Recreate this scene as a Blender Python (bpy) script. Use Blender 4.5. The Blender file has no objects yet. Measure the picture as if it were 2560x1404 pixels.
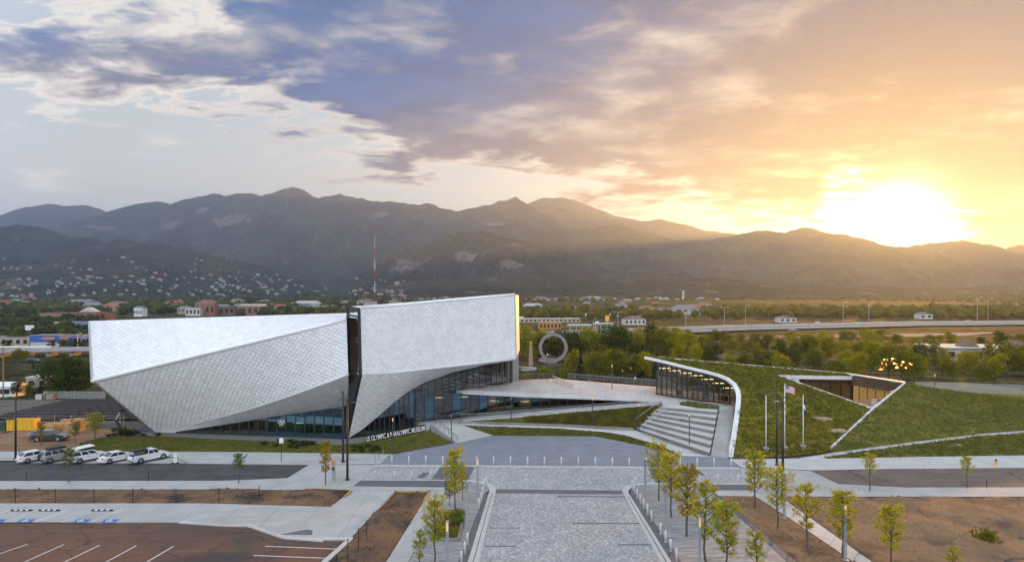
import bpy, bmesh, math, random
import numpy as np
from mathutils import Vector, Matrix, noise as mnoise
from mathutils.geometry import delaunay_2d_cdt

SC = bpy.context.scene
COL = SC.collection
R = math.radians
random.seed(7)
rng = np.random.default_rng(11)

# ---------------------------------------------------------------- camera
FPX, EYE, HOR = 1668.0, 24.0, 740.0          # survey scale of the photograph: focal length, eye height, eye level
cam = bpy.data.cameras.new('camera')
cam.sensor_width = 36.0
cam.lens = 36.0 * FPX / 2560.0
cam.shift_y = (HOR - 702.0) / 2560.0
cam.clip_start, cam.clip_end = 0.5, 60000.0
camo = bpy.data.objects.new('camera', cam)
COL.objects.link(camo)
camo.location = (0, 0, EYE)
camo.rotation_euler = (R(90), 0, 0)
SC.camera = camo

# ---------------------------------------------------------------- light
SUN_AZ, SUN_EL = R(30.2), R(5.6)
SUN_DIR = Vector((math.sin(SUN_AZ) * math.cos(SUN_EL), math.cos(SUN_AZ) * math.cos(SUN_EL), math.sin(SUN_EL)))
sl = bpy.data.lights.new('sun', 'SUN')
sl.energy, sl.angle, sl.color = 3.9, R(0.6), (1.0, 0.43, 0.07)
so = bpy.data.objects.new('sun', sl)
COL.objects.link(so)
so.rotation_euler = (-SUN_DIR).to_track_quat('-Z', 'Y').to_euler()
SKY_STRENGTH = 0.15
SC.view_settings.view_transform = 'Standard'
SC.view_settings.look = 'None'
SC.view_settings.exposure = 1.28
SC.view_settings.gamma = 1.0
SC.view_settings.use_curve_mapping = False
SC.cycles.use_denoising = True
SC.cycles.max_bounces = 6
SC.cycles.diffuse_bounces = 2
SC.cycles.glossy_bounces = 3
SC.cycles.transmission_bounces = 4
SC.cycles.transparent_max_bounces = 12
SC.cycles.volume_bounces = 1
SC.cycles.sample_clamp_indirect = 4.0
SC.cycles.caustics_reflective = False
SC.cycles.caustics_refractive = False


class NT:
    """small helper to write node trees as expressions"""
    def __init__(s, tree):
        s.t = tree

    def n(s, typ, ins=None, **kw):
        nd = s.t.nodes.new(typ)
        for k, v in kw.items():
            setattr(nd, k, v)
        for k, v in (ins or {}).items():
            s.set(nd.inputs[k], v)
        return nd

    def set(s, sock, v):
        if isinstance(v, bpy.types.NodeSocket):
            s.t.links.new(v, sock)
        elif hasattr(sock.default_value, '__len__') and not hasattr(v, '__len__'):
            sock.default_value = [v] * len(sock.default_value)
        elif hasattr(v, '__len__') and len(v) == 3 and len(sock.default_value) == 4:
            sock.default_value = (*v, 1)
        else:
            sock.default_value = v

    def m(s, op, a, b=0.0, c=0.0, clamp=False):
        nd = s.n('ShaderNodeMath', operation=op, use_clamp=clamp)
        for i, v in enumerate((a, b, c)):
            s.set(nd.inputs[i], v)
        return nd.outputs[0]

    def vm(s, op, a, b=(0, 0, 0), out=0):
        nd = s.n('ShaderNodeVectorMath', operation=op)
        s.set(nd.inputs[0], a)
        if op == 'SCALE':
            s.set(nd.inputs['Scale'], b)
        else:
            s.set(nd.inputs[1], b)
        return nd.outputs['Value' if op in ('DOT_PRODUCT', 'LENGTH') else 'Vector']

    def mix(s, f, a, b, blend='MIX'):
        nd = s.n('ShaderNodeMix', data_type='RGBA', blend_type=blend)
        s.set(nd.inputs[0], f)
        s.set(nd.inputs[6], a)
        s.set(nd.inputs[7], b)
        return nd.outputs[2]

    def step(s, v, lo, hi, a=0.0, b=1.0):
        nd = s.n('ShaderNodeMapRange', interpolation_type='SMOOTHSTEP')
        for i, x in enumerate((v, lo, hi, a, b)):
            s.set(nd.inputs[i], x)
        return nd.outputs[0]

    def ramp(s, f, stops, interp='LINEAR'):
        nd = s.n('ShaderNodeValToRGB')
        cr = nd.color_ramp
        cr.interpolation = interp
        while len(cr.elements) > 1:
            cr.elements.remove(cr.elements[-1])
        for i, (p, c) in enumerate(stops):
            e = cr.elements[0] if i == 0 else cr.elements.new(p)
            e.position = p
            e.color = (*c, 1) if hasattr(c, '__len__') else (c, c, c, 1)
        s.set(nd.inputs[0], f)
        return nd.outputs[0]

    def noise(s, vec, scale, detail=4.0, rough=0.55, dist=0.0, out=0):
        nd = s.n('ShaderNodeTexNoise', {'Scale': scale, 'Detail': detail, 'Roughness': rough, 'Distortion': dist})
        if vec is not None:
            s.set(nd.inputs['Vector'], vec)
        return nd.outputs[out]

    def xyz(s, v):
        return s.n('ShaderNodeSeparateXYZ', {0: v}).outputs

    def comb(s, x, y, z):
        return s.n('ShaderNodeCombineXYZ', {0: x, 1: y, 2: z}).outputs[0]


world = bpy.data.worlds.new('World')
SC.world = world
world.use_nodes = True
wt = world.node_tree
wt.nodes.clear()
w = NT(wt)
dirv = w.n('ShaderNodeTexCoord').outputs['Generated']
dx, dy, dz = w.xyz(dirv)
sky = w.n('ShaderNodeTexSky', sky_type='NISHITA', sun_disc=False, sun_elevation=SUN_EL, sun_rotation=SUN_AZ,
          air_density=1.0, dust_density=2.2, ozone_density=1.6, altitude=1800.0)
skyc = w.vm('SCALE', sky.outputs[0], SKY_STRENGTH)
# a veil of thin high cloud over the whole sky, so that it reads pale as in the photograph
az = w.m('MULTIPLY', w.m('ARCTAN2', dx, dy), 57.29578)
el = w.m('MULTIPLY', w.m('ARCSINE', dz), 57.29578)
sdot = w.vm('DOT_PRODUCT', dirv, tuple(SUN_DIR))
sang = w.m('MULTIPLY', w.m('ARCCOSINE', w.m('MINIMUM', sdot, 0.99999)), 57.29578)
up = w.m('MAXIMUM', dz, 0.0)
inv = w.m('DIVIDE', 1.0, w.m('ADD', up, 0.13))
q = w.comb(w.m('MULTIPLY', dx, inv), w.m('MULTIPLY', dy, inv), 0.0)
q2 = w.vm('MULTIPLY', q, (1.0, 1.35, 1.0))
f1 = w.noise(q2, 1.25, 10.0, 0.58, 0.2)
f2 = w.noise(w.vm('ADD', q2, (7.3, 2.1, 0)), 3.6, 9.0, 0.62, 0.3)
f3 = w.noise(w.vm('ADD', q2, (1.7, 9.1, 3)), 0.7, 4.0, 0.55)
fq = w.m('ADD', w.m('MULTIPLY', f1, 0.62), w.m('MULTIPLY', f2, 0.38))
azn = w.m('DIVIDE', w.m('ADD', az, 60.0), 120.0, clamp=True)


def A(a):
    return (a + 60) / 120


edge = w.m('MULTIPLY', w.ramp(azn, [(A(-60), 13 / 45), (A(-37), 14.2 / 45), (A(-28), 15.2 / 45), (A(-16), 15.4 / 45), (A(-12), 12.4 / 45), (A(-9), 10.8 / 45),
                                    (A(0), 9.9 / 45), (A(8), 9.2 / 45), (A(14), 8.0 / 45), (A(21.5), 6.2 / 45), (A(24), 6.4 / 45), (A(26), 8.6 / 45), (A(30), 7.8 / 45),
                                    (A(33.0), 6.4 / 45), (A(36.5), 3 / 45), (A(42), 3 / 45), (A(60), 9 / 45)], 'EASE'), 45.0)
tops = w.m('MULTIPLY', w.ramp(azn, [(A(-60), 14 / 45), (A(-37), 18 / 45), (A(-27), 21.5 / 45), (A(-16), 28 / 45), (A(0), 31 / 45), (A(40), 34 / 45), (A(60), 30 / 45)]), 45.0)
wob = w.m('MULTIPLY', w.m('SUBTRACT', f2, 0.5), 9.0)
lo_b = w.step(w.m('ADD', w.m('SUBTRACT', el, edge), wob), -2.6, 2.6)
hi_b = w.step(w.m('ADD', w.m('SUBTRACT', tops, el), wob), -2.0, 4.0)
bank = w.m('MULTIPLY', lo_b, hi_b)
bias = w.m('SUBTRACT', w.m('MULTIPLY', bank, 0.33), 0.062)


def puff(a0, e0, ra, re, amt):
    u_ = w.m('DIVIDE', w.m('SUBTRACT', az, a0), ra)
    v_ = w.m('DIVIDE', w.m('SUBTRACT', el, e0), re)
    return w.m('MULTIPLY', w.m('POWER', 2.718, w.m('MULTIPLY', w.m('ADD', w.m('MULTIPLY', u_, u_), w.m('MULTIPLY', v_, v_)), -1.0)), amt)


for pf in (puff(-18.0, 12.6, 6.5, 2.6, 0.13), puff(-11.0, 10.0, 5.0, 1.8, 0.10), puff(-34.0, 8.4, 4.0, 2.2, 0.09), puff(-27.0, 11.5, 4.0, 1.5, 0.08), puff(6.0, 7.4, 9.0, 1.6, 0.10)):
    bias = w.m('ADD', bias, pf)
raw = w.m('ADD', w.m('SUBTRACT', fq, 0.5), bias)
dens = w.step(raw, 0.0, 0.11)
thick = w.step(w.m('ADD', raw, w.m('MULTIPLY', w.m('SUBTRACT', f3, 0.5), 0.35)), 0.03, 0.30)
near = w.m('POWER', 2.718, w.m('MULTIPLY', sang, -1.0 / 10.0))
sky_fill = w.step(sang, 58.0, 125.0)            # unseen sky away from the sun, brightness added to light the front faces
c_lo, c_hi = (0.066, 0.062, 0.080), (0.006, 0.042, 0.130)
c_up = w.mix(w.step(w.m('ADD', el, w.m('MULTIPLY', w.m('SUBTRACT', f3, 0.5), 26.0)), 7.0, 20.0), c_lo, c_hi)
c_up = w.mix(w.step(f2, 0.34, 0.66), w.vm('SCALE', c_up, 0.86), w.vm('MULTIPLY', c_up, (1.55, 1.42, 1.25)))
c_up = w.mix(w.step(sang, 5.0, 34.0, 0.8, 0.0), c_up, (0.075, 0.046, 0.040))
c_thin = w.mix(w.m('MULTIPLY', near, 1.2, clamp=True), (0.40, 0.375, 0.335), (0.60, 0.42, 0.20))
cloud = w.mix(thick, c_thin, c_up)
cloud = w.mix(sky_fill, cloud, w.mix(thick, (1.0, 0.98, 0.96), (0.78, 0.78, 0.82)))
pale = w.mix(0.82, skyc, w.mix(w.step(el, 2.0, 24.0), (0.285, 0.270, 0.235), (0.235, 0.260, 0.275)))
pale = w.mix(sky_fill, pale, (0.62, 0.69, 0.80))
pale = w.mix(w.m('MULTIPLY', near, 0.9, clamp=True), pale, (0.62, 0.46, 0.24))
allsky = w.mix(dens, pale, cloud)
aur = w.m('POWER', 2.718, w.m('MULTIPLY', w.m('MULTIPLY', sang, sang), -1.0 / 5.0))
halo = w.m('POWER', 2.718, w.m('MULTIPLY', sang, -1.0 / 5.0))
gap = w.m('SUBTRACT', 1.0, w.m('MULTIPLY', thick, 0.8))
glow = w.vm('ADD', w.vm('SCALE', (4.0, 2.9, 1.5), aur), w.vm('SCALE', (0.34, 0.20, 0.07), w.m('MULTIPLY', halo, gap)))
gapglow = w.vm('SCALE', (0.95, 0.68, 0.36), w.m('MULTIPLY', w.m('SUBTRACT', 1.0, dens), w.step(sang, 3.0, 18.0, 1.0, 0.0)))
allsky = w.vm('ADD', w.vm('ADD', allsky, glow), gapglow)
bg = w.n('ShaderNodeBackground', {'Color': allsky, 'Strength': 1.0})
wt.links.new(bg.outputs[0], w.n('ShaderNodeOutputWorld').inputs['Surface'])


# ---------------------------------------------------------------- helpers
def P(px, py, d):
    return Vector(((px - 1280.0) / FPX * d, d, EYE - (py - HOR) / FPX * d))


def PZ(px, py, z):
    return P(px, py, (EYE - z) * FPX / (py - HOR))


def lerp(a, b, t):
    return a + (b - a) * t


def link(o, parent=None):
    COL.objects.link(o)
    if parent is not None:
        o.parent = parent
    return o


def obj(name, verts, faces, mat, parent=None, smooth=False, fmats=None):
    me = bpy.data.meshes.new(name)
    me.from_pydata([tuple(v) for v in verts], [], faces)
    for m_ in (mat if isinstance(mat, (list, tuple)) else [mat]):
        me.materials.append(m_)
    if fmats is not None:
        me.polygons.foreach_set('material_index', fmats)
    if smooth:
        me.polygons.foreach_set('use_smooth', [True] * len(me.polygons))
    me.update()
    return link(bpy.data.objects.new(name, me), parent)


def empty(name, loc=(0, 0, 0), rz=0.0):
    o = bpy.data.objects.new(name, None)
    o.location = loc
    o.rotation_euler = (0, 0, rz)
    o.empty_display_size = 0.2
    return link(o)


def tag(o, label=None, cat=None, group=None, kind=None):
    for k, v in (('label', label), ('category', cat), ('group', group), ('kind', kind)):
        if v:
            o[k] = v
    return o


def copy_tree(o, parent=None):
    c = o.copy()
    COL.objects.link(c)
    c.parent = parent
    for ch in o.children:
        copy_tree(ch, c)
    return c


ORD = ['first', 'second', 'third', 'fourth', 'fifth', 'sixth', 'seventh', 'eighth', 'ninth', 'tenth', 'eleventh', 'twelfth', 'thirteenth', 'fourteenth',
       'fifteenth', 'sixteenth', 'seventeenth', 'eighteenth', 'nineteenth', 'twentieth']


def nth(i):
    if i < 20:
        return ORD[i]
    n = i + 1
    return '%d%s' % (n, {1: 'st', 2: 'nd', 3: 'rd'}.get(n % 10 if n % 100 not in (11, 12, 13) else 0, 'th'))


class MB:
    """collects simple solids into one mesh"""
    def __init__(s):
        s.v, s.f, s.m = [], [], []
        s.cur = 0

    def add(s, vs, fs):
        b = len(s.v)
        s.v += [Vector(x) for x in vs]
        s.f += [tuple(i + b for i in f) for f in fs]
        s.m += [s.cur] * len(fs)
        return s

    def box(s, c, d, rz=0.0, taper=1.0):
        hx, hy, hz = d[0] / 2, d[1] / 2, d[2] / 2
        ca, sa = math.cos(rz), math.sin(rz)
        vs = []
        for z, k in ((-hz, 1.0), (hz, taper)):
            for x, y in ((-hx, -hy), (hx, -hy), (hx, hy), (-hx, hy)):
                x, y = x * k, y * k
                vs.append((c[0] + x * ca - y * sa, c[1] + x * sa + y * ca, c[2] + z))
        return s.add(vs, [(3, 2, 1, 0), (4, 5, 6, 7), (0, 1, 5, 4), (1, 2, 6, 5), (2, 3, 7, 6), (3, 0, 4, 7)])

    def tube(s, a, b, r0, r1=None, n=8, cap=True):
        a, b = Vector(a), Vector(b)
        r1 = r0 if r1 is None else r1
        ax = (b - a).normalized()
        u = ax.cross(Vector((0, 0, 1)) if abs(ax.z) < 0.9 else Vector((1, 0, 0))).normalized()
        v_ = ax.cross(u)
        vs = []
        for p, r in ((a, r0), (b, r1)):
            for i in range(n):
                t = 2 * math.pi * i / n
                vs.append(p + (u * math.cos(t) + v_ * math.sin(t)) * r)
        fs = [(i, (i + 1) % n, n + (i + 1) % n, n + i) for i in range(n)]
        if cap:
            fs += [tuple(range(n))[::-1], tuple(range(n, 2 * n))]
        return s.add(vs, fs)

    def path(s, pts, r, n=6):
        for a, b in zip(pts[:-1], pts[1:]):
            s.tube(a, b, r, n=n)
        return s

    def prism(s, poly, z0, z1):
        """vertical prism over an xy polygon (z0/z1 numbers, or lists per vertex)"""
        n = len(poly)
        z0 = z0 if hasattr(z0, '__len__') else [z0] * n
        z1 = z1 if hasattr(z1, '__len__') else [z1] * n
        vs = [(p[0], p[1], z) for p, z in zip(poly, z0)] + [(p[0], p[1], z) for p, z in zip(poly, z1)]
        return s.add(vs, [tuple(range(n))[::-1], tuple(range(n, 2 * n))] + [(i, (i + 1) % n, n + (i + 1) % n, n + i) for i in range(n)])

    def bar(s, a, b, wd, h):
        """box beam from a to b, width wd (horizontal), height h (vertical), centred"""
        a, b = Vector(a), Vector(b)
        ax = (b - a).normalized()
        sd = ax.cross(Vector((0, 0, 1)))
        sd = sd.normalized() if sd.length > 1e-6 else Vector((1, 0, 0))
        up_ = sd.cross(ax)
        vs = []
        for p in (a, b):
            for x, y in ((-1, -1), (1, -1), (1, 1), (-1, 1)):
                vs.append(p + sd * (x * wd / 2) + up_ * (y * h / 2))
        return s.add(vs, [(3, 2, 1, 0), (4, 5, 6, 7), (0, 1, 5, 4), (1, 2, 6, 5), (2, 3, 7, 6), (3, 0, 4, 7)])

    def lathe(s, prof, c=(0, 0, 0), n=12):
        vs, fs = [], []
        for r, z in prof:
            for i in range(n):
                t = 2 * math.pi * i / n
                vs.append((c[0] + r * math.cos(t), c[1] + r * math.sin(t), c[2] + z))
        for k in range(len(prof) - 1):
            for i in range(n):
                j = (i + 1) % n
                fs.append((k * n + i, k * n + j, (k + 1) * n + j, (k + 1) * n + i))
        fs.append(tuple(range(n))[::-1])
        fs.append(tuple(range((len(prof) - 1) * n, len(prof) * n)))
        return s.add(vs, fs)

    def build(s, name, mat, parent=None, smooth=False):
        return obj(name, s.v, s.f, mat, parent, smooth, s.m if isinstance(mat, (list, tuple)) else None)


def mat(name, color, rough=0.7, metal=0.0, spec=None, emit=None, estr=0.0, var=0.0, vscale=3.0, bump=0.0, bscale=20.0, color2=None, trans=0.0, coat=0.0, world_tex=True):
    """principled material with noise-driven colour variation and fine relief"""
    m_ = bpy.data.materials.new(name)
    m_.use_nodes = True
    t = m_.node_tree
    bs = t.nodes['Principled BSDF']
    k = NT(t)
    k.set(bs.inputs['Base Color'], (*color, 1))
    bs.inputs['Roughness'].default_value = rough
    bs.inputs['Metallic'].default_value = metal
    if spec is not None:
        bs.inputs['Specular IOR Level'].default_value = spec
    if coat:
        bs.inputs['Coat Weight'].default_value = coat
        bs.inputs['Coat Roughness'].default_value = 0.08
    if emit:
        bs.inputs['Emission Color'].default_value = (*emit, 1)
        bs.inputs['Emission Strength'].default_value = estr
    if trans:
        bs.inputs['Transmission Weight'].default_value = trans
    if var or bump:
        vec = k.n('ShaderNodeNewGeometry').outputs['Position'] if world_tex else k.n('ShaderNodeTexCoord').outputs['Object']
        if var:
            nz = k.noise(vec, vscale, 5.0, 0.6)
            c2 = color2 or tuple(c * (1 - var) for c in color)
            c1 = color if color2 else tuple(min(1, c * (1 + var)) for c in color)
            k.set(bs.inputs['Base Color'], k.mix(k.step(nz, 0.32, 0.68), (*c1, 1), (*c2, 1)))
        if bump:
            b = k.n('ShaderNodeBump', {'Strength': bump, 'Distance': 0.05, 'Height': k.noise(vec, bscale, 4.0, 0.6)})
            t.links.new(b.outputs[0], bs.inputs['Normal'])
    return m_
# ================================================================ LAND: ground sheet, mountains, hills
def land_mat(name, dark, light, rock, rock_amt, scale, fine):
    m_ = bpy.data.materials.new(name)
    m_.use_nodes = True
    k = NT(m_.node_tree)
    bs = m_.node_tree.nodes['Principled BSDF']
    bs.inputs['Roughness'].default_value = 0.95
    bs.inputs['Specular IOR Level'].default_value = 0.1
    pos = k.n('ShaderNodeNewGeometry').outputs['Position']
    a = k.noise(pos, scale, 7.0, 0.62)
    b = k.noise(pos, fine, 3.0, 0.65)
    c = k.mix(k.step(a, 0.38, 0.66), (*dark, 1), (*light, 1))
    c = k.mix(k.step(b, 0.42, 0.62), k.vm('SCALE', c, 0.42), c)
    r_ = k.noise(k.vm('MULTIPLY', pos, (1, 1, 0.5)), scale * 2.2, 6.0, 0.7, 0.5)
    c = k.mix(k.step(r_, 0.69 - rock_amt, 0.73 - rock_amt), c, k.mix(k.noise(pos, fine * 0.7, 4), (*rock, 1), (*[x * 0.5 for x in rock], 1)))
    k.set(bs.inputs['Base Color'], c)
    g_ = k.n('ShaderNodeTexNoise', {'Vector': pos, 'Scale': scale * 1.8, 'Detail': 9.0, 'Roughness': 0.62, 'Distortion': 0.4})
    bq = k.n('ShaderNodeBump', {'Strength': 1.0, 'Distance': 0.35 / scale, 'Height': g_.outputs[0]})
    bp = k.n('ShaderNodeBump', {'Strength': 0.9, 'Distance': 1.0 / fine * 0.6, 'Height': b, 'Normal': bq.outputs[0]})
    m_.node_tree.links.new(bp.outputs[0], bs.inputs['Normal'])
    return m_


def cliffs(o, m_, spots):
    """bare rock faces on a forested slope: one pale patch with broken edges round each surveyed spot"""
    from mathutils.bvhtree import BVHTree
    bt_ = BVHTree.FromPolygons([v.co[:] for v in o.data.vertices], [p.vertices[:] for p in o.data.polygons])
    m2 = m_.copy()
    m2.name = 'slope_with_cliffs'
    k = NT(m2.node_tree)
    bs = m2.node_tree.nodes['Principled BSDF']
    c = bs.inputs['Base Color'].links[0].from_socket
    pos = k.n('ShaderNodeNewGeometry').outputs['Position']
    wob_ = k.m('MULTIPLY', k.m('SUBTRACT', k.noise(pos, 0.007, 7, 0.7), 0.5), 3.0)
    tone = k.mix(k.step(k.noise(k.vm('MULTIPLY', pos, (1, 1, 0.2)), 0.03, 5, 0.7), 0.35, 0.65), (0.09, 0.07, 0.06, 1), (0.24, 0.185, 0.16, 1))
    for px, py, rx, ry in spots:
        d_ = Vector(((px - 1280) / FPX, 1, -(py - HOR) / FPX)).normalized()
        hit = bt_.ray_cast(Vector((0, 0, EYE)), d_)[0]
        if hit is None:
            continue
        q_ = k.vm('DIVIDE', k.vm('SUBTRACT', pos, tuple(hit)), (rx / FPX * hit.y, 900.0, ry / FPX * hit.y))
        c = k.mix(k.step(k.m('ADD', k.vm('LENGTH', q_), wob_), 1.0, 0.7), c, tone)
    k.set(bs.inputs['Base Color'], c)
    o.data.materials[0] = m2


def ridge(name, label, D, pts, front, back, base, amp, nscale, material, seed, n=(260, 34), rise=1.25, cliffs=()):
    """a mountain range: crest heights surveyed along the range, slopes falling to the plain with spurs and gullies"""
    pts = sorted(pts)
    base = ground_z(0, min(D - front, 3400)) - 5.0
    xs = [(p[0] - 1280) / FPX * D for p in pts]
    zs = [EYE - (p[1] - HOR) / FPX * D for p in pts]
    X = np.linspace(xs[0], xs[-1], n[0])
    Z = np.interp(X, xs, zs)
    V, Fc = [], []
    nt = n[1]
    for i in range(n[0]):
        x, zc = X[i], Z[i]
        zc += amp * 0.10 * mnoise.fractal(Vector((x * nscale * 5, seed, 0)), 0.9, 2.1, 5)
        for j in range(nt):
            t = j / (nt - 1)
            if t <= 0.7:
                u = t / 0.7
                y = D - front * (1 - u)
                s_ = u ** rise
                env = math.sin(math.pi * min(1, u * 1.02)) ** 0.8 if u < 0.98 else 0.0
            else:
                u = (t - 0.7) / 0.3
                y = D + back * u
                s_ = (1 - u) ** 1.3
                env = math.sin(math.pi * u)
            p = Vector((x * nscale, y * nscale, seed * 3.1))
            nz = mnoise.ridged_multi_fractal(p, 0.9, 2.0, 5, 1.0, 2.0) - 1.1
            nz += 0.6 * mnoise.fractal(p * 3.0, 0.8, 2.0, 4)
            nz = min(nz - 0.25, 0.12 + 0.25 * max(0, nz - 0.25))
            z = base + (zc - base) * s_ + amp * env * nz * 0.55 * (0.35 + (zc - base) / (max(zs) - base + 1))
            xo = x + front * 0.10 * env * mnoise.noise(p * 1.7 + Vector((9, 0, 0)))
            V.append((xo, y, z))
    for i in range(n[0] - 1):
        for j in range(nt - 1):
            a = i * nt + j
            Fc.append((a, a + nt, a + nt + 1, a + 1))
    o = obj(name, V, Fc, material, smooth=True)
    return tag(o, label, 'mountain', kind='structure')


M_forest = land_mat('forested_slope', (0.012, 0.026, 0.017), (0.050, 0.075, 0.042), (0.20, 0.155, 0.13), 0.065, 0.0036, 0.03)  # forest tones, pulled further apart in place of gully shading
M_forest_far = land_mat('far_forested_slope', (0.022, 0.036, 0.032), (0.040, 0.058, 0.045), (0.24, 0.20, 0.18), 0.0, 0.0014, 0.02)
M_rocky = land_mat('rocky_slope', (0.022, 0.032, 0.020), (0.080, 0.075, 0.048), (0.22, 0.16, 0.13), 0.10, 0.0035, 0.05)
M_alpine = land_mat('alpine_slope', (0.10, 0.085, 0.07), (0.15, 0.125, 0.10), (0.24, 0.2, 0.17), 0.06, 0.0012, 0.015)
M_plain = land_mat('grass_plain', (0.060, 0.072, 0.026), (0.17, 0.145, 0.065), (0.24, 0.19, 0.12), 0.02, 0.011, 0.12)
M_meadow = land_mat('dry_meadow', (0.11, 0.115, 0.035), (0.17, 0.145, 0.055), (0.2, 0.16, 0.09), -0.1, 0.004, 0.05)

# ground: one sheet to the foot of the mountains, rising gently west of the freeway
def ground_z(x, y):
    r = max(0.0, y - 900.0)
    z = -0.35 + r * 0.012 + 3.0 * mnoise.noise(Vector((x * 0.002, y * 0.002, 4))) * min(1, r / 600.0)
    return z


gv, gf = [], []
ys = list(np.concatenate([np.linspace(-400, 900, 27), np.linspace(960, 3400, 42), np.linspace(3600, 16000, 22)]))
xs_ = list(np.concatenate([np.linspace(-16000, -2600, 16), np.linspace(-2400, 2400, 97), np.linspace(2600, 16000, 16)]))
for yy in ys:
    for xx in xs_:
        gv.append((xx, yy, ground_z(xx, min(yy, 3400))))
nx = len(xs_)
for j in range(len(ys) - 1):
    for i in range(nx - 1):
        gf.append((j * nx + i, j * nx + i + 1, (j + 1) * nx + i + 1, (j + 1) * nx + i))
tag(obj('ground', gv, gf, M_plain, smooth=True), 'grassy open ground running out to the mountains', 'ground', kind='structure')

ridge('far_mountain_range', 'distant blue mountain range low behind the wooded hill at the left edge', 8400,
      [(-700, 600), (-300, 560), (-120, 545), (0, 553), (30, 528), (70, 514), (105, 512), (130, 508), (175, 514), (215, 511), (255, 517), (290, 530), (360, 560), (520, 610)],
      3200, 1500, 60, 240, 0.00045, M_forest_far, 3.3, (140, 30))
ridge('snowless_peak', 'tall bare peak glowing behind the main range', 8500,
      [(1080, 600), (1200, 560), (1320, 503), (1360, 493), (1385, 489), (1405, 488), (1440, 499), (1490, 520), (1540, 539), (1600, 549), (1640, 542), (1690, 555), (1740, 571), (1800, 577),
       (1850, 584), (1905, 585), (1990, 600), (2200, 640), (2600, 650)],
      3800, 1800, 60, 260, 0.0004, M_alpine, 8.1, (220, 30))
ridge('main_mountain_range', 'long forested mountain range with pale cliffs across the middle distance', 7600,
      [(-260, 660), (60, 620), (170, 580), (200, 564), (290, 531), (330, 511), (390, 497), (430, 505), (480, 491), (530, 480), (560, 488), (600, 485), (650, 482), (690, 474), (710, 471), (750, 470),
       (790, 485), (840, 491), (900, 494), (960, 500), (1010, 500), (1090, 510), (1140, 520), (1190, 518), (1250, 500), (1290, 495), (1330, 514), (1370, 540), (1420, 565), (1480, 590), (1600, 640), (1900, 700)],
      3300, 1600, 60, 430, 0.00075, M_forest, 5.7, (380, 48))
ridge('sunset_mountain_range', 'dark rounded range beneath the setting sun', 6400,
      [(1180, 690), (1260, 640), (1340, 598), (1390, 577), (1470, 571), (1520, 562), (1560, 565), (1592, 571), (1612, 572), (1650, 590), (1700, 603), (1750, 600), (1820, 591), (1890, 579), (1960, 579),
       (2005, 571), (2025, 570), (2080, 583), (2150, 591), (2200, 610), (2250, 620), (2310, 610), (2350, 601), (2400, 603), (2460, 620), (2505, 626), (2530, 615), (2600, 612), (2750, 630), (3000, 610), (3400, 640)],
      2900, 1500, 55, 300, 0.0009, M_forest, 2.2, (380, 44))
ridge('rocky_foothill', 'rocky brown foothill in front of the main range', 4300,
      [(820, 728), (880, 712), (930, 668), (965, 640), (1000, 621), (1040, 609), (1100, 600), (1160, 581), (1200, 579), (1260, 590), (1310, 596), (1380, 612), (1450, 636), (1540, 660), (1650, 682), (1800, 704), (2000, 716)],
      1500, 1000, 40, 260, 0.0016, M_rocky, 6.4, (280, 44))
ridge('wooded_hill', 'dark green wooded hill with scattered houses at the left edge', 4000,
      [(-700, 600), (-300, 560), (-120, 580), (0, 574), (50, 560), (100, 568), (200, 590), (280, 601), (380, 599), (450, 614), (540, 634), (620, 655), (700, 680), (760, 700), (830, 716), (960, 730)],
      2300, 1200, 25, 190, 0.0014, M_forest, 9.9, (300, 50), rise=1.5)
ridge('brown_bench_hill', 'low brown scrub bench below the rocky foothill', 3000,
      [(900, 726), (960, 708), (1050, 700), (1200, 693), (1350, 690), (1480, 694), (1600, 700), (1700, 690), (1790, 694), (1900, 704), (2050, 712), (2300, 716), (2560, 712), (2900, 716), (3300, 720)],
      900, 800, 30, 36, 0.003, M_rocky, 4.5, (240, 26))

cliffs(bpy.data.objects['main_mountain_range'], M_forest, [(587, 548, 40, 26), (437, 567, 30, 17), (505, 525, 18, 8), (260, 572, 26, 8), (1235, 560, 26, 9), (950, 535, 20, 8)])
cliffs(bpy.data.objects['rocky_foothill'], M_rocky, [(1010, 660, 34, 26), (1160, 640, 34, 18), (1290, 660, 34, 14)])
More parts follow.
